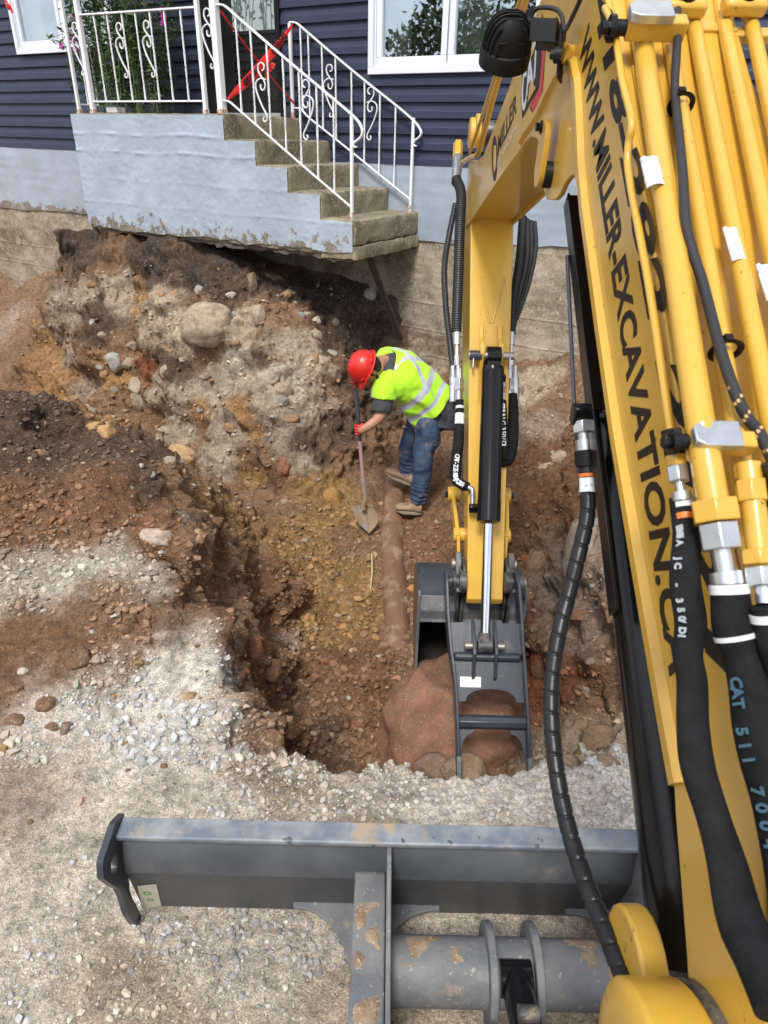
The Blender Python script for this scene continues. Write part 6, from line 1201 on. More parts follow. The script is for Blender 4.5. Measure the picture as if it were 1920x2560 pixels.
# t-shirt, vest, jeans
m_shirt = M('charcoal_tshirt', (.045, .048, .055), .85, var=(.06, .062, .07), vscale=8, bump=.0006, bscale=400)
merged([torso(1, .004), ball(pel+np.array([.01, 0, -.02]), (.165, .165, .16)), limb([pel+np.array([.05, -.02, .03]), pel+np.array([.015, -.07, -.13])], [.14, .145], 12, 22), limb([pel+np.array([.0, -.03, .0]), hipN+np.array([.012, -.012, .035])], [.15, .130], 12, 22), limb([spn[4], shL, shL+(elL-shL)*.93], [.10, .078, .074]), limb([spn[4], shR, shR+(elR-shR)*.85], [.10, .075, .068]), limb([spn[4], spn[5]], [.09, .078])], .008, 'tshirt', m_shirt, man, 3, wr=.006, wf=11, seed=5)
m_jean = M('worn_blue_jeans', (.022, .042, .085), .85, spec=.2, var=(.085, .125, .19), vscale=7, vamt=.8, bump=.0008, bscale=350, dirt=(.27, .21, .16), dscale=9, dlo=.54, dhi=.70)
def hemwr(V_, N_):
    for a in (ankN, ankF):
        d2 = np.linalg.norm(V_-a, axis=1); k = np.exp(-(d2/.20)**2); V_ = V_+N_*(k*.006*np.sin((V_[:, 2]+.2*V_[:, 0]+.02*vnoise(V_*12, 3))*150))[:, None]
    return V_
merged([limb([hipN+(pel-hipN)*.75, hipN, (hipN+kneN)/2+np.array([.01, 0, 0]), kneN, (kneN+ankN)/2, ankN+np.array([0, 0, .02])], [.10, .106, .100, .080, .071, .064], 44, 22), limb([hipF+(pel-hipF)*.75, hipF, (hipF+kneF)/2, kneF, (kneF+ankF)/2, ankF+np.array([0, 0, .02])], [.10, .108, .094, .074, .066, .064], 44, 22), ball(pel+np.array([-.01, 0, -.05]), (.13, .14, .13))], .008, 'jeans', m_jean, man, 2, wr=.011, wf=9, seed=4, post=hemwr)
# outer seam down the near leg
P_ = spline([hipN, (hipN+kneN)/2+np.array([.01, 0, 0]), kneN, (kneN+ankN)/2, ankN], 60)[8:56]; rr = np.interp(np.linspace(8/60, 56/60, 48), [0, .25, .5, .75, 1], [.118, .100, .080, .071, .066])
mb = MB(); pts = []
for i, p in enumerate(P_): vw = CAM-p; vw /= np.linalg.norm(vw); s_ = np.array([1., 0, 0]); nn = vw*.98+s_*.2; nn /= np.linalg.norm(nn); pts.append(p+nn*(rr[i]+.003))
mb.tube(pts, .0035, 6); mb.build('seam', m_jean, man, smooth=80)
# high visibility vest: lofted round the torso, its reflective bands are part of the cloth
m_hv = M('hi_vis_yellow', (.46, .86, .02), .75, var=(.38, .76, .02), vscale=6, bump=.0012, bscale=120, dirt=(.42, .48, .08), dscale=12, dlo=.60, dhi=.80)
m_hv.node_tree.nodes['Principled BSDF'].inputs['Sheen Weight'].default_value = .2
m_ref = M('reflective_band', (.50, .53, .58), .45, var=(.40, .43, .48), vscale=9, bump=.0005, bscale=300)
S_ = sects(1.0, .020, half=((.185, .165), (.175, .150), (.19, .145), (.208, .142), (.190, .118), (.105, .09)), n=120, t0=.07, t1=.93); m = 160; V_ = []; TH = np.arange(m)*2*math.pi/m
for i, (c, W_, B_, a, b, d) in enumerate(S_):
    t = i/119
    for th_ in TH:
        fl_ = (.035*max(0, -math.sin(th_))*(1-t)**1.2+.012*math.sin(th_*5+t*4)*(1-t)**2)
        q = c+W_*(a+fl_)*math.cos(th_)+B_*(b+fl_*1.4)*math.sin(th_); V_.append(q)
V_ = np.array(V_); ctr = np.repeat(np.array([s[0] for s in S_]), m, 0); nn = V_-ctr; nn /= np.linalg.norm(nn, axis=1)[:, None]
q = V_+.03*np.c_[vnoise(V_*6, 1), vnoise(V_*6, 2), vnoise(V_*6, 3)]; V_ = V_+nn*(.014*(1-2*np.abs(vnoise(q*8, 4)))+.005*vnoise(q*24, 6))[:, None]
Fc = []; mats = []
for i in range(119):
    t = (i+.5)/119
    for k in range(m):
        th_ = (k+.5)*2*math.pi/m; bk = (th_-math.pi/2+math.pi) % (2*math.pi)-math.pi      # 0 at the middle of the back; + towards the near (left) side
        if t > .80 and abs(abs(bk)-math.pi/2) < .62*(t-.80)/.2+.12: continue                # arm holes
        r = abs(t-.16) < .043 or abs(t-.36) < .043
        xx = (t-.36)/.64; lx = .80-1.60*xx; r = r or (t > .36 and (abs(bk-lx) < .14 or abs(bk+lx) < .14) and abs(bk) < 1.15)
        r = r or (t > .36 and abs(abs(bk)-math.pi+.55) < .14)
        Fc.append((i*m+k, i*m+(k+1) % m, (i+1)*m+(k+1) % m, (i+1)*m+k)); mats.append(1 if r else 0)
mb = MB(); mb.add(V_, Fc); vest = mb.build('vest', m_hv, man, smooth=80); vest.data.materials.append(m_ref)
for p, mi in zip(vest.data.polygons, mats): p.material_index = mi
sm = vest.modifiers.new('t', 'SOLIDIFY'); sm.thickness = .003; sm.offset = 1
merged([limb([spn[4]+(shL-spn[4])*.55+np.array([.03, 0, 0]), shL+(shL-spn[4])*.05, shL+(elL-shL)*.42], [.098, .092, .096], 16, 24)], .008, 'vest_shoulder', m_hv, man, 2, wr=.006, wf=9)
merged([limb([spn[4]+(shR-spn[4])*.35, shR, shR+(elR-shR)*.30], [.11, .092, .09], 16, 24)], .008, 'vest_shoulder', m_hv, man, 2, wr=.005, wf=9)
# boots
m_boot = M('tan_work_boot', (.32, .215, .135), .7, var=(.22, .15, .10), vscale=12, bump=.0012, bscale=90, dirt=(.10, .09, .08), dscale=12, dlo=.60, dhi=.70); m_sole = M('boot_sole', (.33, .28, .21), .8, var=(.12, .09, .07), vscale=14)
def boot(heel, toe, up, ank, name='boot'):
    d = toe-heel; L_ = np.linalg.norm(d); d /= L_; up = orth(d, up); sd_ = np.cross(d, up); sec = [(0, .034, .075), (.12, .041, .085), (.30, .040, .088), (.45, .042, .070), (.62, .049, .056), (.80, .051, .050), (.92, .042, .042), (1.0, .020, .024)]
    def f(mb):
        V_ = []; m = 20; P_ = spline([(t*L_, w_, h_) for t, w_, h_ in sec], 26)
        for x, w_, h_ in P_: V_ += [heel+d*x+sd_*w_*math.copysign(abs(math.cos(a))**.8, math.cos(a))+up*(.014+h_*(math.sin(a)*.5+.5)) for a in np.arange(m)*2*math.pi/m]
        mb.add(V_, [(i*m+k, i*m+(k+1) % m, (i+1)*m+(k+1) % m, (i+1)*m+k) for i in range(25) for k in range(m)]+[tuple(range(m-1, -1, -1)), tuple(25*m+k for k in range(m))])
    a0 = heel+d*.085+up*.06; o = merged([f, limb([a0, a0*.4+ank*.6, ank+np.array([0, 0, .06])], [.048, .050, .050])], .005, name, m_boot, man, 2, wr=.002, wf=22)
    mb = MB(); V_ = []; m = 30; 
    for h_ in (0, .006, .020):
        for k in range(m):
            a = 2*math.pi*k/m; x = L_*(.5+.53*math.cos(a)); w_ = np.interp(x/L_, [0, .2, .4, .7, .9, 1.03], [.040, .044, .041, .054, .048, .03]); V_.append(heel+d*x+sd_*w_*math.sin(a)*(1.0)*(.75+.25*abs(math.sin(a)))*1.1+up*h_)
    mb.add(V_, [(i*m+k, i*m+(k+1) % m, (i+1)*m+(k+1) % m, (i+1)*m+k) for i in range(2) for k in range(m)]+[tuple(range(m)), tuple(2*m+k for k in range(m))]); mb.build('sole', m_sole, o, smooth=40); 
    mb = MB()
    for k in range(5): c = heel+d*(L_*(.44+.07*k))+up*(.105-.011*k); mb.tube([c-sd_*.026, c+up*.006, c+sd_*.026], .003, 6)
    mb.build('laces', m_sole, o, smooth=60); return o
boot(Zw(925, 1835, 5.05), Zw(662, 1795, 5.09), np.array([0, 0, 1.]), ankN); boot(Zw(835, 1555, 5.36), Zw(562, 1425, 5.46), np.array([.1, 0, 1.]), ankF)
a_, b_ = at_s(*Dp(798, 556), 5.55), at_s(*Dp(852, 700), 5.95); pk = empty('leaning_plank', b_, 'dark old plank leaning in the hollow below the right end of the steps', 'plank')
mb = MB(); d_ = (b_-a_)/np.linalg.norm(b_-a_); mb.bar(a_-d_*.15, b_+d_*.2, .07, .025, up=HN); mb.build('board', M('rotten_wood', (.06, .04, .028), .9, var=(.10, .065, .045), vscale=12, bump=.004, bscale=60), pk, bevel=.004)
ra, rb_ = at_z(*Dp(803, 1203), -.66), at_z(*Dp(798, 1296), -.80); rt_ = empty('pale_root', rb_, 'thin pale root lying on the pit floor left of the pipe', 'root'); mb = MB(); mb.tube(spline([ra+np.array([0, 0, .03]), (ra+rb_)/2+np.array([.01, 0, .035]), rb_+np.array([0, 0, .02])], 20), .006, 6); mb.build('stem', M('pale_wood', (.5, .42, .3), .8), rt_, smooth=80)
# ---------------------------------------------------------------- shovel
shv = empty('shovel', Zw(405, 2030, 4.87), 'long handled round point shovel with a muddy blade held by the worker', 'shovel')
m_hdl = M('black_fibreglass_handle', (.05, .055, .07), .3, coat=.3); m_hred = M('red_handle_grip', (.50, .05, .05), .4); m_pink = M('worn_pink_handle', (.42, .20, .21), .45, var=(.30, .28, .28), vscale=20)
m_shs = M('shovel_steel', (.30, .31, .32), .6, .2, var=(.2, .19, .17), vscale=20, dirt=(.30, .22, .14), dscale=6, dlo=.40, dhi=.48)
pt_ = lambda t: hx_top+(hx_bot-hx_top)*t
for a, b, mt, nm in ((-.04, .11, m_hred, 'grip'), (.11, .62, m_hdl, 'handle'), (.62, .93, m_pink, 'handle'), (.93, .985, m_pink, 'handle')): mb = MB(); mb.cyl(pt_(a), pt_(b), .0155, 18); mb.build(nm, mt, shv, smooth=50)
skp = spline([pt_(.97), Zw(355, 1580, 4.96), Zw(368, 1680, 4.94), Zw(350, 1745, 4.93), Zw(350, 1790, 4.925)], 30); mb = MB(); mb.tube(skp, np.interp(np.linspace(0, 1, 30), [0, .1, .5, .8, 1], [.0195, .0195, .018, .017, .022]), 18); mb.build('socket', m_shs, shv, smooth=60)
c4 = [Zw(243, 1762, 4.96), Zw(440, 1745, 4.97), Zw(498, 1900, 4.93), Zw(405, 2030, 4.87), Zw(270, 1880, 4.89)]
tl, tr_p, rt, tp, lf = c4; NB = 25; V_ = []; fw = (Zw(345, 1760, 4.95)-tp)
for j in range(NB):
    t = j/(NB-1); 
    L_ = lerp(tl, lf, min(1, t/.52)) if t < .52 else None
    lp = spline([tl, lerp(tl, lf, .55)+(lf-rt)*.015, lf, lerp(lf, tp, .5)+(lf-rt)*.06, tp], 50)[int(t*49)]; rp_ = spline([tr_p, lerp(tr_p, rt, .5)+(rt-lf)*.03, rt, lerp(rt, tp, .5)+(rt-lf)*.06, tp], 50)[int(t*49)]
    nn = np.cross(rt-lf, tp-tl); nn /= np.linalg.norm(nn); nn = -nn if nn@(CAM-tp) < 0 else nn
    for k in range(NB): s_ = k/(NB-1); c = lerp(lp, rp_, s_); dish = -.030*(1-(2*s_-1)**2)*math.sin(math.pi*min(1, .25+t*.75))+.020*math.exp(-((s_-.5)/.07)**2)*(1-t)**1.3; V_.append(c+nn*(dish+.012*math.exp(-(t/.05)**2)))
mb = MB(); mb.add(V_, [(j*NB+k, j*NB+k+1, (j+1)*NB+k+1, (j+1)*NB+k) for j in range(NB-1) for k in range(NB-1)]); o = mb.build('blade', m_shs, shv, smooth=70); sm = o.modifiers.new('t', 'SOLIDIFY'); sm.thickness = .003
# ---------------------------------------------------------------- stones
bpy.context.view_layer.update()
def ico(sub):
    bm = bmesh.new(); bmesh.ops.create_icosphere(bm, subdivisions=sub, radius=1); V_ = np.array([v.co[:] for v in bm.verts]); Fc = np.array([[v.index for v in f.verts] for f in bm.faces]); bm.free(); return V_, Fc
def stone_mat(name, wet=False):
    m = bpy.data.materials.new(name); m.use_nodes = True; nt = m.node_tree; b = nt.nodes['Principled BSDF']; N = nt.nodes.new; L = nt.links.new; b.inputs['Roughness'].default_value = .85; b.inputs['Specular IOR Level'].default_value = .3
    oi = N('ShaderNodeObjectInfo'); tc = N('ShaderNodeTexCoord'); g = N('ShaderNodeNewGeometry')
    def noise(sc, det, rg, src='Object'):
        n = N('ShaderNodeTexNoise'); n.inputs['Scale'].default_value = sc; n.inputs['Detail'].default_value = det; n.inputs['Roughness'].default_value = rg; L(tc.outputs['Object'] if src == 'Object' else g.outputs['Position'], n.inputs['Vector']); return n.outputs['Fac']
    def ramp(x, lo, hi, a, c):
        r = N('ShaderNodeMapRange'); r.inputs['From Min'].default_value = lo; r.inputs['From Max'].default_value = hi; r.inputs['To Min'].default_value = a; r.inputs['To Max'].default_value = c; L(x, r.inputs['Value']); return r.outputs[0]
    vm = N('ShaderNodeVectorMath'); vm.operation = 'SCALE'; L(oi.outputs['Color'], vm.inputs[0]); L(ramp(noise(3, 7, .7), .3, .7, .6, 1.3), vm.inputs['Scale'])
    mx_ = N('ShaderNodeMixRGB'); L(ramp(noise(9, 8, .75, 'P'), .50, .62, 0, .85), mx_.inputs[0]); L(vm.outputs[0], mx_.inputs[1]); mx_.inputs[2].default_value = (.20, .13, .075, 1)      # clinging soil
    m2 = N('ShaderNodeMixRGB'); L(ramp(noise(90, 3, .6, 'P'), .60, .66, 0, .5), m2.inputs[0]); L(mx_.outputs[0], m2.inputs[1]); m2.inputs[2].default_value = (.45, .40, .33, 1)
    L(m2.outputs[0], b.inputs['Base Color']); bp = N('ShaderNodeBump'); bp.inputs['Distance'].default_value = .012; L(noise(32, 8, .72, 'P'), bp.inputs['Height']); L(bp.outputs[0], b.inputs['Normal']); return m
m_stone = stone_mat('field_stone')
IV, IF = ico(4); VARS = []
for k in range(10):
    P_ = IV.copy(); ang = k % 2
    rr = np.random.default_rng(100+k); 
    P_ = P_*(1+.22*fbm(P_+k*7.1, .9, 3, k+200))[:, None]
    for j in range(7 if ang else 4):     # broken flats
        nrm = rr.normal(size=3); nrm /= np.linalg.norm(nrm); h_ = rr.uniform(.55, .85) if ang else rr.uniform(.75, .95); d = P_@nrm; P_ = P_-np.outer(np.maximum(0, d-h_)*(.95 if ang else .6), nrm)
    P_ = P_*(1+.03*fbm(P_+k, 5, 3, k+300))[:, None]
    me_ = bpy.data.meshes.new('stone'); me_.from_pydata(P_.tolist(), [], IF.tolist()); me_.shade_smooth(); me_.materials.append(m_stone); VARS.append(me_)
def stone(px, py, wpx, hpx, colr_, label, cat='stone', group=None, name='stone', var=None, sink=.35, rot=0, depth=None, loc=None, squash=None):
    """a stone bedded in the ground where the sight line through it meets the soil"""
    L_c, nr = hit(px, py) if loc is None else (np.array(loc), np.array([0, 0, 1.]))
    if L_c is None: return None
    dd = float((L_c-CAM)@_F); sx, sy = wpx/2*dd/FPX, hpx/2*dd/FPX; r_ = (sx+sy)/2; sz = depth/2 if depth else r_*.85
    o = bpy.data.objects.new(name, VARS[(var if var is not None else random.randrange(10))]); COL.objects.link(o)
    xa = np.array(_R)*math.cos(rot)+np.array(_U)*math.sin(rot); ya = -np.array(_R)*math.sin(rot)+np.array(_U)*math.cos(rot); za = -np.array(_F)
    Mx = Matrix.Identity(4)
    for i in range(3): Mx[i][0], Mx[i][1], Mx[i][2], Mx[i][3] = xa[i]*sx*1.05, ya[i]*sy*1.05, za[i]*sz, L_c[i]-nr[i]*sz*sink+(0 if loc is None else 0)
    o.matrix_world = Mx; o.color = (*colr_, 1); tag(o, label, cat, group); return o
C_TAN, C_GRY, C_ORG, C_BRN, C_RED, C_PAL, C_WHT = (.33, .265, .195), (.31, .295, .275), (.33, .20, .10), (.17, .10, .06), (.23, .09, .05), (.44, .38, .31), (.55, .52, .47)
NAMED = [  # photo-display x, y, width, height, colour, rotation, label, name
 (450, 705, 120, 85, C_TAN, .2, 'largest rounded tan boulder bulging from the stony bank below the porch', 'boulder'),
 (283, 835, 34, 55, C_TAN, -.1, 'upright tan stone column in the left half of the stony bank', 'boulder'),
 (300, 850, 55, 110, C_TAN, -.15, 'long upright tan boulder in the lower middle of the stony bank', 'boulder'),
 (246, 793, 44, 46, C_GRY, 0, 'pale grey rounded stone above a small red gap in the stony bank', 'stone'),
 (352, 800, 26, 30, C_TAN, .3, 'small pale stone left of the powdery grey streak in the bank', 'stone'),
 (553, 677, 40, 44, C_TAN, 0, 'egg shaped tan stone at the upper right of the biggest boulder', 'stone'),
 (535, 712, 42, 28, C_TAN, -.3, 'flat tan stone just below the egg shaped one', 'stone'),
 (588, 822, 32, 30, C_TAN, 0, 'round tan cobble on top of a group of three in the bank', 'stone'),
 (612, 848, 44, 34, C_TAN, -.2, 'widest cobble of the group of three in the bank', 'stone'),
 (567, 848, 22, 20, C_BRN, 0, 'smallest cobble of the group of three in the bank', 'stone'),
 (200, 696, 28, 22, C_GRY, 0, 'smooth blue grey pebble in the dark band of the bank', 'stone'),
 (376, 635, 26, 34, C_ORG, 0, 'upright orange stone near the top middle of the bank', 'stone'),
 (243, 640, 26, 54, C_TAN, .05, 'tall thin tan stone near the top left of the bank', 'stone'),
 (293, 680, 24, 26, C_ORG, .5, 'angular orange tan stone in the upper left of the bank', 'stone'),
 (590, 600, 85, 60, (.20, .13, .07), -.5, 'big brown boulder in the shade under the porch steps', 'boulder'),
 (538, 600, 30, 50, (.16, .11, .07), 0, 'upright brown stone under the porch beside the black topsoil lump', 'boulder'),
 (803, 640, 28, 34, C_GRY, 0, 'pale stone alone in the dark hollow under the steps', 'stone'),
 (690, 775, 44, 34, C_PAL, -.5, 'slanted pale stone right of the powdery streak near the worker', 'stone'),
 (680, 720, 44, 26, C_TAN, -.3, 'flat stone half way down the dark hollow', 'stone'),
 (222, 925, 80, 45, (.42, .26, .11), -.4, 'broad orange stone at the foot of the bank on the left', 'boulder'),
 (395, 990, 70, 45, (.40, .26, .13), -.3, 'pale orange slab at the foot of the bank above the dark mound', 'boulder'),
 (565, 1065, 62, 75, (.17, .085, .045), .1, 'wedge shaped reddish brown boulder at the bottom of the bank', 'boulder'),
 (615, 1000, 30, 50, C_RED, 0, 'rusty red stone at the bottom of the bank above the brown wedge', 'stone'),
 (720, 1072, 50, 75, (.27, .15, .045), 0, 'ochre boulder beside the worker\'s shovel handle', 'boulder'),
 (735, 985, 22, 26, C_RED, 0, 'small reddish stone beside the shovel handle', 'stone'),
 (614, 1083, 26, 20, C_TAN, 0, 'small tan stone in the ochre soil below the bank', 'stone'),
 (335, 1162, 78, 44, (.42, .33, .27), -.25, 'large pinkish flat stone on the crest of the left mound', 'stone'),
 (237, 1195, 56, 34, (.32, .26, .21), -.4, 'angular pale brown stone left of the pinkish flat one', 'stone'),
 (432, 1163, 26, 36, C_ORG, .2, 'orange triangular stone right of the pinkish flat one', 'stone'),
 (405, 1120, 90, 45, (.10, .08, .07), -.35, 'dark lumpy clod hanging at the pit edge', 'clod'),
 (402, 1505, 44, 22, (.45, .31, .17), .5, 'pale orange wedge stone lying on the cracked sandy pad', 'stone'),
 (160, 1430, 62, 52, (.14, .085, .05), .6, 'dark brown block of rock on the brown soil at the left', 'stone'),
 (95, 1524, 50, 36, C_BRN, .35, 'smooth brown stone at the left edge of the pad', 'stone'),
 (28, 1492, 42, 26, C_BRN, .25, 'brown stone closest to the left border of the photo, above another', 'stone'),
 (28, 1552, 50, 32, C_BRN, .2, 'dark red brown stone low at the left border', 'stone'),
 (138, 1574, 32, 40, (.15, .12, .10), -.3, 'grey brown egg shaped stone standing on the sandy pad', 'stone'),
 (112, 1572, 30, 20, C_BRN, 0, 'small brown stone touching the grey brown egg shaped one', 'stone'),
 (205, 1532, 30, 26, C_PAL, 0, 'pale angular stone on the boundary of brown soil and sand', 'stone'),
 (50, 1450, 26, 18, C_PAL, 0, 'pale cream stone on brown soil at the far left', 'stone'),
 (174, 1735, 22, 34, (.45, .33, .26), -.2, 'small pinkish stone on the sand left of the blade', 'stone'),
 (548, 1405, 46, 56, (.24, .08, .04), .2, 'brick red boulder in the near left wall of the pit', 'boulder'),
 (588, 1450, 50, 62, (.20, .11, .06), -.2, 'brown boulder right below the brick red one in the pit wall', 'boulder'),
 (590, 1600, 46, 60, (.17, .09, .055), .3, 'large brown boulder at the foot of the near left pit wall', 'boulder'),
 (680, 1362, 26, 24, C_TAN, .3, 'smooth tan stone on the ochre floor of the pit', 'stone'),
 (890, 1270, 34, 20, (.42, .20, .06), .2, 'bright orange brown cobble left of the bucket', 'stone'),
 (895, 1480, 24, 60, (.30, .13, .05), 0, 'orange brown stone squeezed against the left side of the bucket', 'stone'),
 (835, 1590, 30, 26, C_BRN, 0, 'brown cobble in the pit left of the big boulder', 'stone'),
 (775, 1570, 30, 26, C_RED, 0, 'reddish cobble at the bottom of the pit', 'stone'),
 (745, 1680, 60, 26, (.35, .31, .26), .1, 'flat stone crusted with sand at the near rim of the pit', 'stone'),
 (1258, 1570, 34, 60, (.30, .21, .13), -.3, 'upright tan wedge stone right of the spiral wrapped hose', 'stone'),
 (1300, 1590, 80, 70, (.24, .16, .10), 0, 'broad brown rock in the rubble right of the hose', 'boulder'),
 (1258, 1640, 48, 40, (.33, .26, .18), .4, 'pale tan rock low in the rubble right of the hose', 'stone'),
 (1310, 1645, 60, 46, (.25, .18, .12), -.2, 'grey brown rock lowest in the rubble beside the boom cylinder', 'stone'),
 (1225, 1650, 60, 60, (.27, .20, .14), 0, 'rough rock wedged behind the hose above the gravel rim', 'boulder'),
 (1290, 1515, 44, 38, (.22, .12, .07), 0, 'reddish brown rock above the rubble on the right', 'stone'),
 (1240, 1180, 70, 150, (.30, .26, .22), -.3, 'tall smooth grey boulder bedded in the right bank', 'boulder'),
 (1165, 1215, 50, 90, (.25, .17, .11), -.4, 'leaning tan boulder left of the tall grey one in the right bank', 'boulder'),
 (1135, 1205, 24, 20, (.35, .12, .04), 0, 'small orange red stone on the right bank', 'stone'),
 (1180, 1010, 44, 26, (.36, .27, .19), .3, 'pale flat stone on the right bank behind the stick', 'stone'),
 (1210, 990, 44, 36, (.35, .27, .2), 0, 'pale lumpy stone right of the stick on the bank', 'stone'),
 (1160, 1440, 50, 60, (.14, .05, .03), 0, 'dark red boulder in the shade right of the bucket', 'boulder'),
 (1255, 1330, 60, 36, (.23, .12, .07), .1, 'reddish slab sticking out of the right bank', 'stone'),
 (940, 790, 80, 46, (.17, .15, .12), -.4, 'dark slab of rock leaning against the foundation behind the worker', 'boulder'),
]
for k, (x, y, w_, h_, c, rt, lb, nm) in enumerate(NAMED):
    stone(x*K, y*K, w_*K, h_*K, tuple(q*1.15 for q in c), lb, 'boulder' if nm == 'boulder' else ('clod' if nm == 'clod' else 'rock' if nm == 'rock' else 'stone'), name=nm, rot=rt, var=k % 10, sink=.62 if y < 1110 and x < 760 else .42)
# the big rock under the bucket, and those in front of it
_P, _f = ico(5); _P = _P*(1+.16*fbm(_P, 1.1, 4, 901))[:, None]
for _n3, _h in (((-.75, -.5, .45), .72), ((.6, -.5, .6), .78), ((0, -.95, .2), .80), ((0, .1, 1), .74), ((-1, 0, -.2), .80), ((.9, -.3, -.2), .80), ((.4, -.2, .9), .76), ((-.5, -.85, .1), .74), ((.2, -.9, -.4), .8)):
    _n3 = np.array(_n3)/np.linalg.norm(_n3); _P = _P-np.outer(np.maximum(0, _P@_n3-_h)*.97, _n3)
_P = _P*(1+.05*fbm(_P, 6, 6, 905)+.03*(1-np.abs(vnoise(_P*7, 906))))[:, None]
bme = bpy.data.meshes.new('boulder'); bme.from_pydata(_P.tolist(), [], _f.tolist()); bme.shade_smooth(); bme.materials.append(m_stone); VARS.append(bme)
big = at_y(*Dp(1010, 1590), 2.95); o = stone(0, 0, 0, 0, (.27, .135, .085), 'largest boulder of all, red streaked and speckled, pinned under the excavator thumb', 'boulder', name='boulder', loc=big, var=10)
if o:
    Mx = Matrix.Translation(Vector((.52, 3.08, -1.14))) @ Matrix.Rotation(.35, 4, 'Y') @ Matrix.Rotation(.5, 4, 'Z') @ Matrix.Diagonal((.60, .46, .62, 1)); o.matrix_world = Mx
for (x, y, z, sx, sy, sz, c, lb) in [(.46, 2.48, -.70, .14, .11, .10, (.26, .18, .12), 'rough brown rock lying between the two tips of the thumb'), (.30, 2.52, -.74, .12, .11, .09, (.20, .13, .10), 'reddish rock lying beside the left tip of the thumb')]:
    o = stone(0, 0, 0, 0, c, lb, 'stone', loc=(x, y, z), var=3); o.matrix_world = Matrix.Translation(Vector((x, y, z))) @ Matrix.Rotation(.5, 4, 'Z') @ Matrix.Diagonal((sx, sy, sz, 1))
# repeats that nothing tells apart, by the place they lie in
ZONES = [
 ('small stones sticking out of the stony bank below the porch', 'small tan or grey stone bedded in the stony bank below the porch', 100, [(60, 610, 730, 1050)], (8, 34), [C_TAN, C_GRY, C_PAL, C_ORG, C_TAN]),
 ('stones in the shaded hollow under the steps', 'dim brown stone in the shaded hollow under the steps', 14, [(580, 600, 850, 800)], (8, 20), [C_BRN, C_TAN]),
 ('cobbles on the pit floor', 'brown cobble lying on the floor of the pit', 46, [(640, 1130, 950, 1640)], (9, 24), [C_BRN, C_RED, C_TAN, C_BRN]),
 ('stones in the near left wall of the pit', 'small stone in the near left wall of the pit', 18, [(400, 1150, 620, 1600)], (7, 18), [C_BRN, C_GRY, C_RED]),
 ('loose stones on the left mound and pad', 'loose pebble sized stone on the left mound and sandy pad', 34, [(0, 1000, 460, 1800)], (6, 18), [C_GRY, C_TAN, C_BRN, C_BRN]),
 ('stones in the right bank', 'small stone bedded in the right bank of the pit', 30, [(1100, 820, 1340, 1640)], (8, 24), [C_TAN, C_BRN, C_RED, C_TAN])]
total = 0
for grp, lb, n_, boxes, (a, b), cols in ZONES:
    k = 0; tries = 0
    while k < n_ and tries < n_*6:
        tries += 1; x0, y0, x1, y1 = random.choice(boxes); x, y = random.uniform(x0, x1), random.uniform(y0, y1)
        P_, nr = hit(x*K, y*K)
        if P_ is None or (P_[1] < 2.0 and P_[0] > -.55): continue
        s_ = a+(b-a)*random.random()**2.2; c = random.choice(cols); f_ = random.uniform(.8, 1.2)
        stone(x*K, y*K, s_*K*random.uniform(.9, 1.3), s_*K*random.uniform(.65, 1), tuple(q*f_ for q in c), lb, 'stone', grp, rot=random.uniform(-.6, .6), sink=.45); k += 1
# ---------------------------------------------------------------- gravel, nobody could count it
def scatter(name, label, n_, box, sz, cols, seed, cond=None, lift=.2, local=False):
    r = np.random.default_rng(seed); bv, bf = ico(1); Vs, Fs, Cs = [], [], []; b = 0; i = 0; t_ = 0
    while i < n_ and t_ < n_*4:
        t_ += 1; x = r.uniform(box[0], box[2]); y = r.uniform(box[1], box[3]); P_, nr = hit(x*K, y*K)
        if P_ is None: continue
        if cond is not None and not cond(P_, x, y): continue
        s_ = sz[0]+(sz[1]-sz[0])*r.random()**4.5; q = bv*np.clip(1+.26*r.normal(size=(len(bv), 1)), .55, 1.5)*s_*np.array([1, r.uniform(.6, 1), r.uniform(.45, .8)]); a = r.uniform(0, 6.28); t2 = r.uniform(-.6, .6)
        Rz = np.array([[math.cos(a), -math.sin(a), 0], [math.sin(a), math.cos(a), 0], [0, 0, 1]]); Rx = np.array([[1, 0, 0], [0, math.cos(t2), -math.sin(t2)], [0, math.sin(t2), math.cos(t2)]]); q = q@Rx.T@Rz.T
        if local: c0_ = colr[LASTV[0]]
        Vs.append(q+P_+nr*s_*lift); Fs.append(bf+b); b += len(bv); c = (np.minimum(c0_, .48)*r.uniform(.6, 1.25) if local and r.random() < .93 else np.array(cols[r.integers(len(cols))])*r.uniform(.8, 1.2)); Cs.append(np.tile(np.r_[c, 1], (len(bv), 1))); i += 1
    me_ = bpy.data.meshes.new(name); fast_mesh(me_, np.vstack(Vs), np.vstack(Fs)); ca_ = me_.color_attributes.new('soil', 'FLOAT_COLOR', 'POINT'); ca_.data.foreach_set('color', np.vstack(Cs).astype(np.float32).ravel()); me_.materials.append(m_grav); me_.shade_flat()
    o = bpy.data.objects.new(name, me_); COL.objects.link(o); tag(o, label, name.replace('_', ' '), kind='stuff'); return o
m_grav = bpy.data.materials.new('gravel'); m_grav.use_nodes = True; nt = m_grav.node_tree; at_ = nt.nodes.new('ShaderNodeAttribute'); at_.attribute_name = 'soil'; nt.links.new(at_.outputs['Color'], nt.nodes['Principled BSDF'].inputs['Base Color']); nt.nodes['Principled BSDF'].inputs['Roughness'].default_value = .85
G1, G2, G3, G4 = (.44, .42, .39), (.32, .31, .30), (.24, .235, .235), (.42, .36, .29)
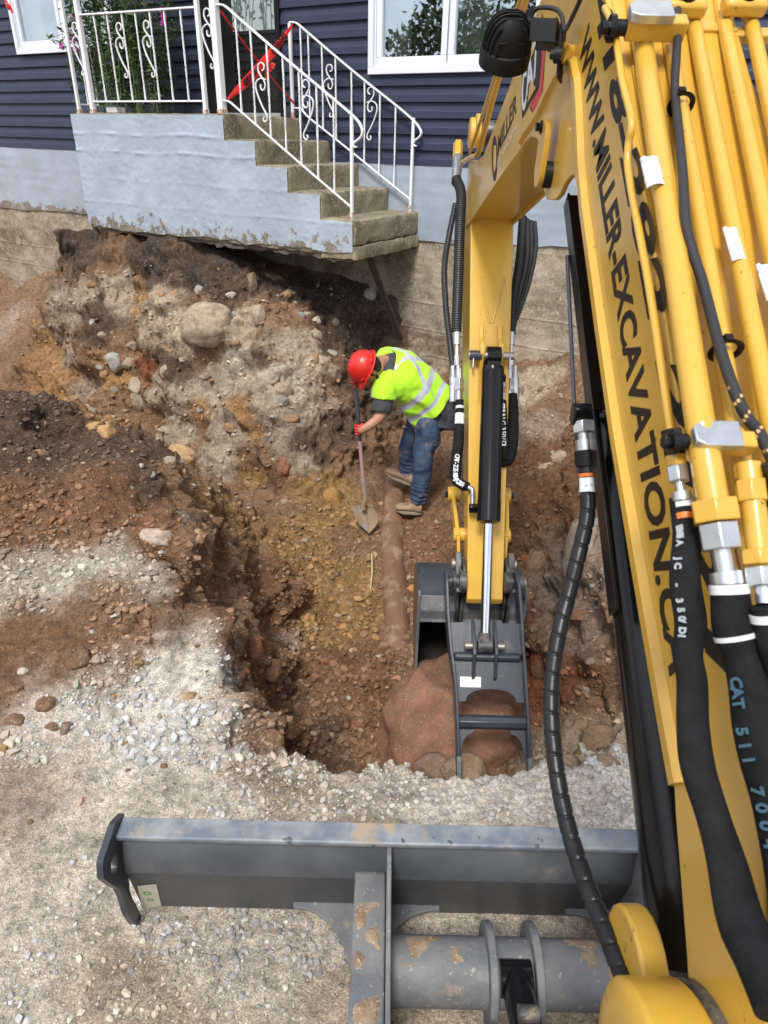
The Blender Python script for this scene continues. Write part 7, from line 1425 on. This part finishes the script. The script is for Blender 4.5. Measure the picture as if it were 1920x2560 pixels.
scatter('crushed_gravel', 'crushed pale gravel along the near rim of the pit behind the blade', 1900, (440, 1630, 1370, 1770), (.003, .017), [G1, G4, (.50, .46, .41), G2, (.45, .40, .34)], 1, lambda P_, x, y: P_[1] < 2.1)
scatter('grey_chippings', 'heap of grey stone chippings spilled behind the lower edge of the blade', 520, (300, 1960, 760, 2150), (.003, .014), [G2, G3, (.36, .35, .33)], 2, lambda P_, x, y: vnoise(np.array([[x*.012, y*.02, 0]]), 5)[0]+(.9-abs(y-2030)/70) > .1)
scatter('loose_grit', 'loose grit and small pebbles strewn over the sandy pad', 1700, (0, 1150, 640, 2212), (.003, .013), [G2, G4, G1, G3, (.3, .22, .15)], 3, lambda P_, x, y: vnoise(P_[None]*2.5, 7)[0] > -.1, local=True)
scatter('soil_crumbs', 'crumbs of soil and fine stones over the dug faces', 9000, (0, 560, 1350, 1660), (.005, .026), [(.20, .14, .09), (.30, .25, .19), (.14, .09, .06), (.38, .35, .30), (.30, .18, .08)], 4, lambda P_, x, y: vnoise(P_[None]*3.5, 17)[0] > -.25, local=True)
scatter('soil_crumbs', 'reddish clods and broken stones littering the pit floor', 3600, (600, 1080, 950, 1650), (.005, .034), [(.24, .14, .08), (.35, .27, .18)], 6, lambda P_, x, y: P_[2] < -.25, local=True)
scatter('soil_crumbs', 'dark crumbs of topsoil on the left mound', 1500, (0, 830, 460, 1330), (.004, .016), [(.10, .065, .045), (.16, .10, .06), (.3, .27, .23)], 5, local=True)
# ---------------------------------------------------------------- trees across the street, mirrored in the window panes
def far_tree(name, x, y, h, label, seed):
    r = np.random.default_rng(seed); e = empty(name, (x, y, -.3), label, 'tree'); mb = MB()
    mb.tube(spline([(x, y, -.4), (x+.1, y, h*.35), (x, y+.1, h*.8)], 12), np.linspace(.22, .05, 12), 10)
    for k in range(9):
        a = r.uniform(0, 6.28); z = h*r.uniform(.3, .7); L_ = h*.25; mb.tube([(x, y, z), (x+math.cos(a)*L_*.6, y+math.sin(a)*L_*.6, z+L_*.4), (x+math.cos(a)*L_, y+math.sin(a)*L_, z+L_*.7)], [.07, .045, .02], 6)
    mb.build('trunk', m_bark, e, smooth=60); n = 3600; c = r.normal(size=(n, 3)); c /= np.linalg.norm(c, axis=1)[:, None]; c *= r.uniform(.35, 1, (n, 1))**.5*np.array([h*.30, h*.30, h*.36])*(1+.35*vnoise(c*3, seed))[:, None]; c += (x, y, h*.62)
    a = r.normal(size=(n, 3)); a /= np.linalg.norm(a, axis=1)[:, None]; b = np.cross(a, r.normal(size=(n, 3))); b /= np.linalg.norm(b, axis=1)[:, None]; s_ = r.uniform(.12, .26, (n, 1)); V_ = np.stack([c, c+a*s_*.6+b*s_*.35, c+a*s_*1.2, c+a*s_*.6-b*s_*.35], 1).reshape(-1, 3)-OFF[e.name]
    me_ = bpy.data.meshes.new('crown'); fast_mesh(me_, V_, np.arange(4*n).reshape(-1, 4)); me_.materials.append(m_tree); o = bpy.data.objects.new('crown', me_); COL.objects.link(o); o.parent = e
m_bark = M('bark', (.10, .075, .05), .9); m_tree = M('tree_leaf', (.05, .085, .025), .6, var=(.08, .12, .04), vscale=1)
for k, (x, y, h, nm, lb) in enumerate([(-17, -4, 6.5, 'maple_tree', 'rounded leafy tree nearest the window side across the street'), (-21, -10, 9, 'birch_tree', 'tallest leafy tree across the street'), (-26, -2.5, 8, 'ash_tree', 'leafy tree farthest along the street'), (-15, -11, 5.5, 'apple_tree', 'small leafy tree across the street')]): far_tree(nm, x, y, h, lb, 40+k)
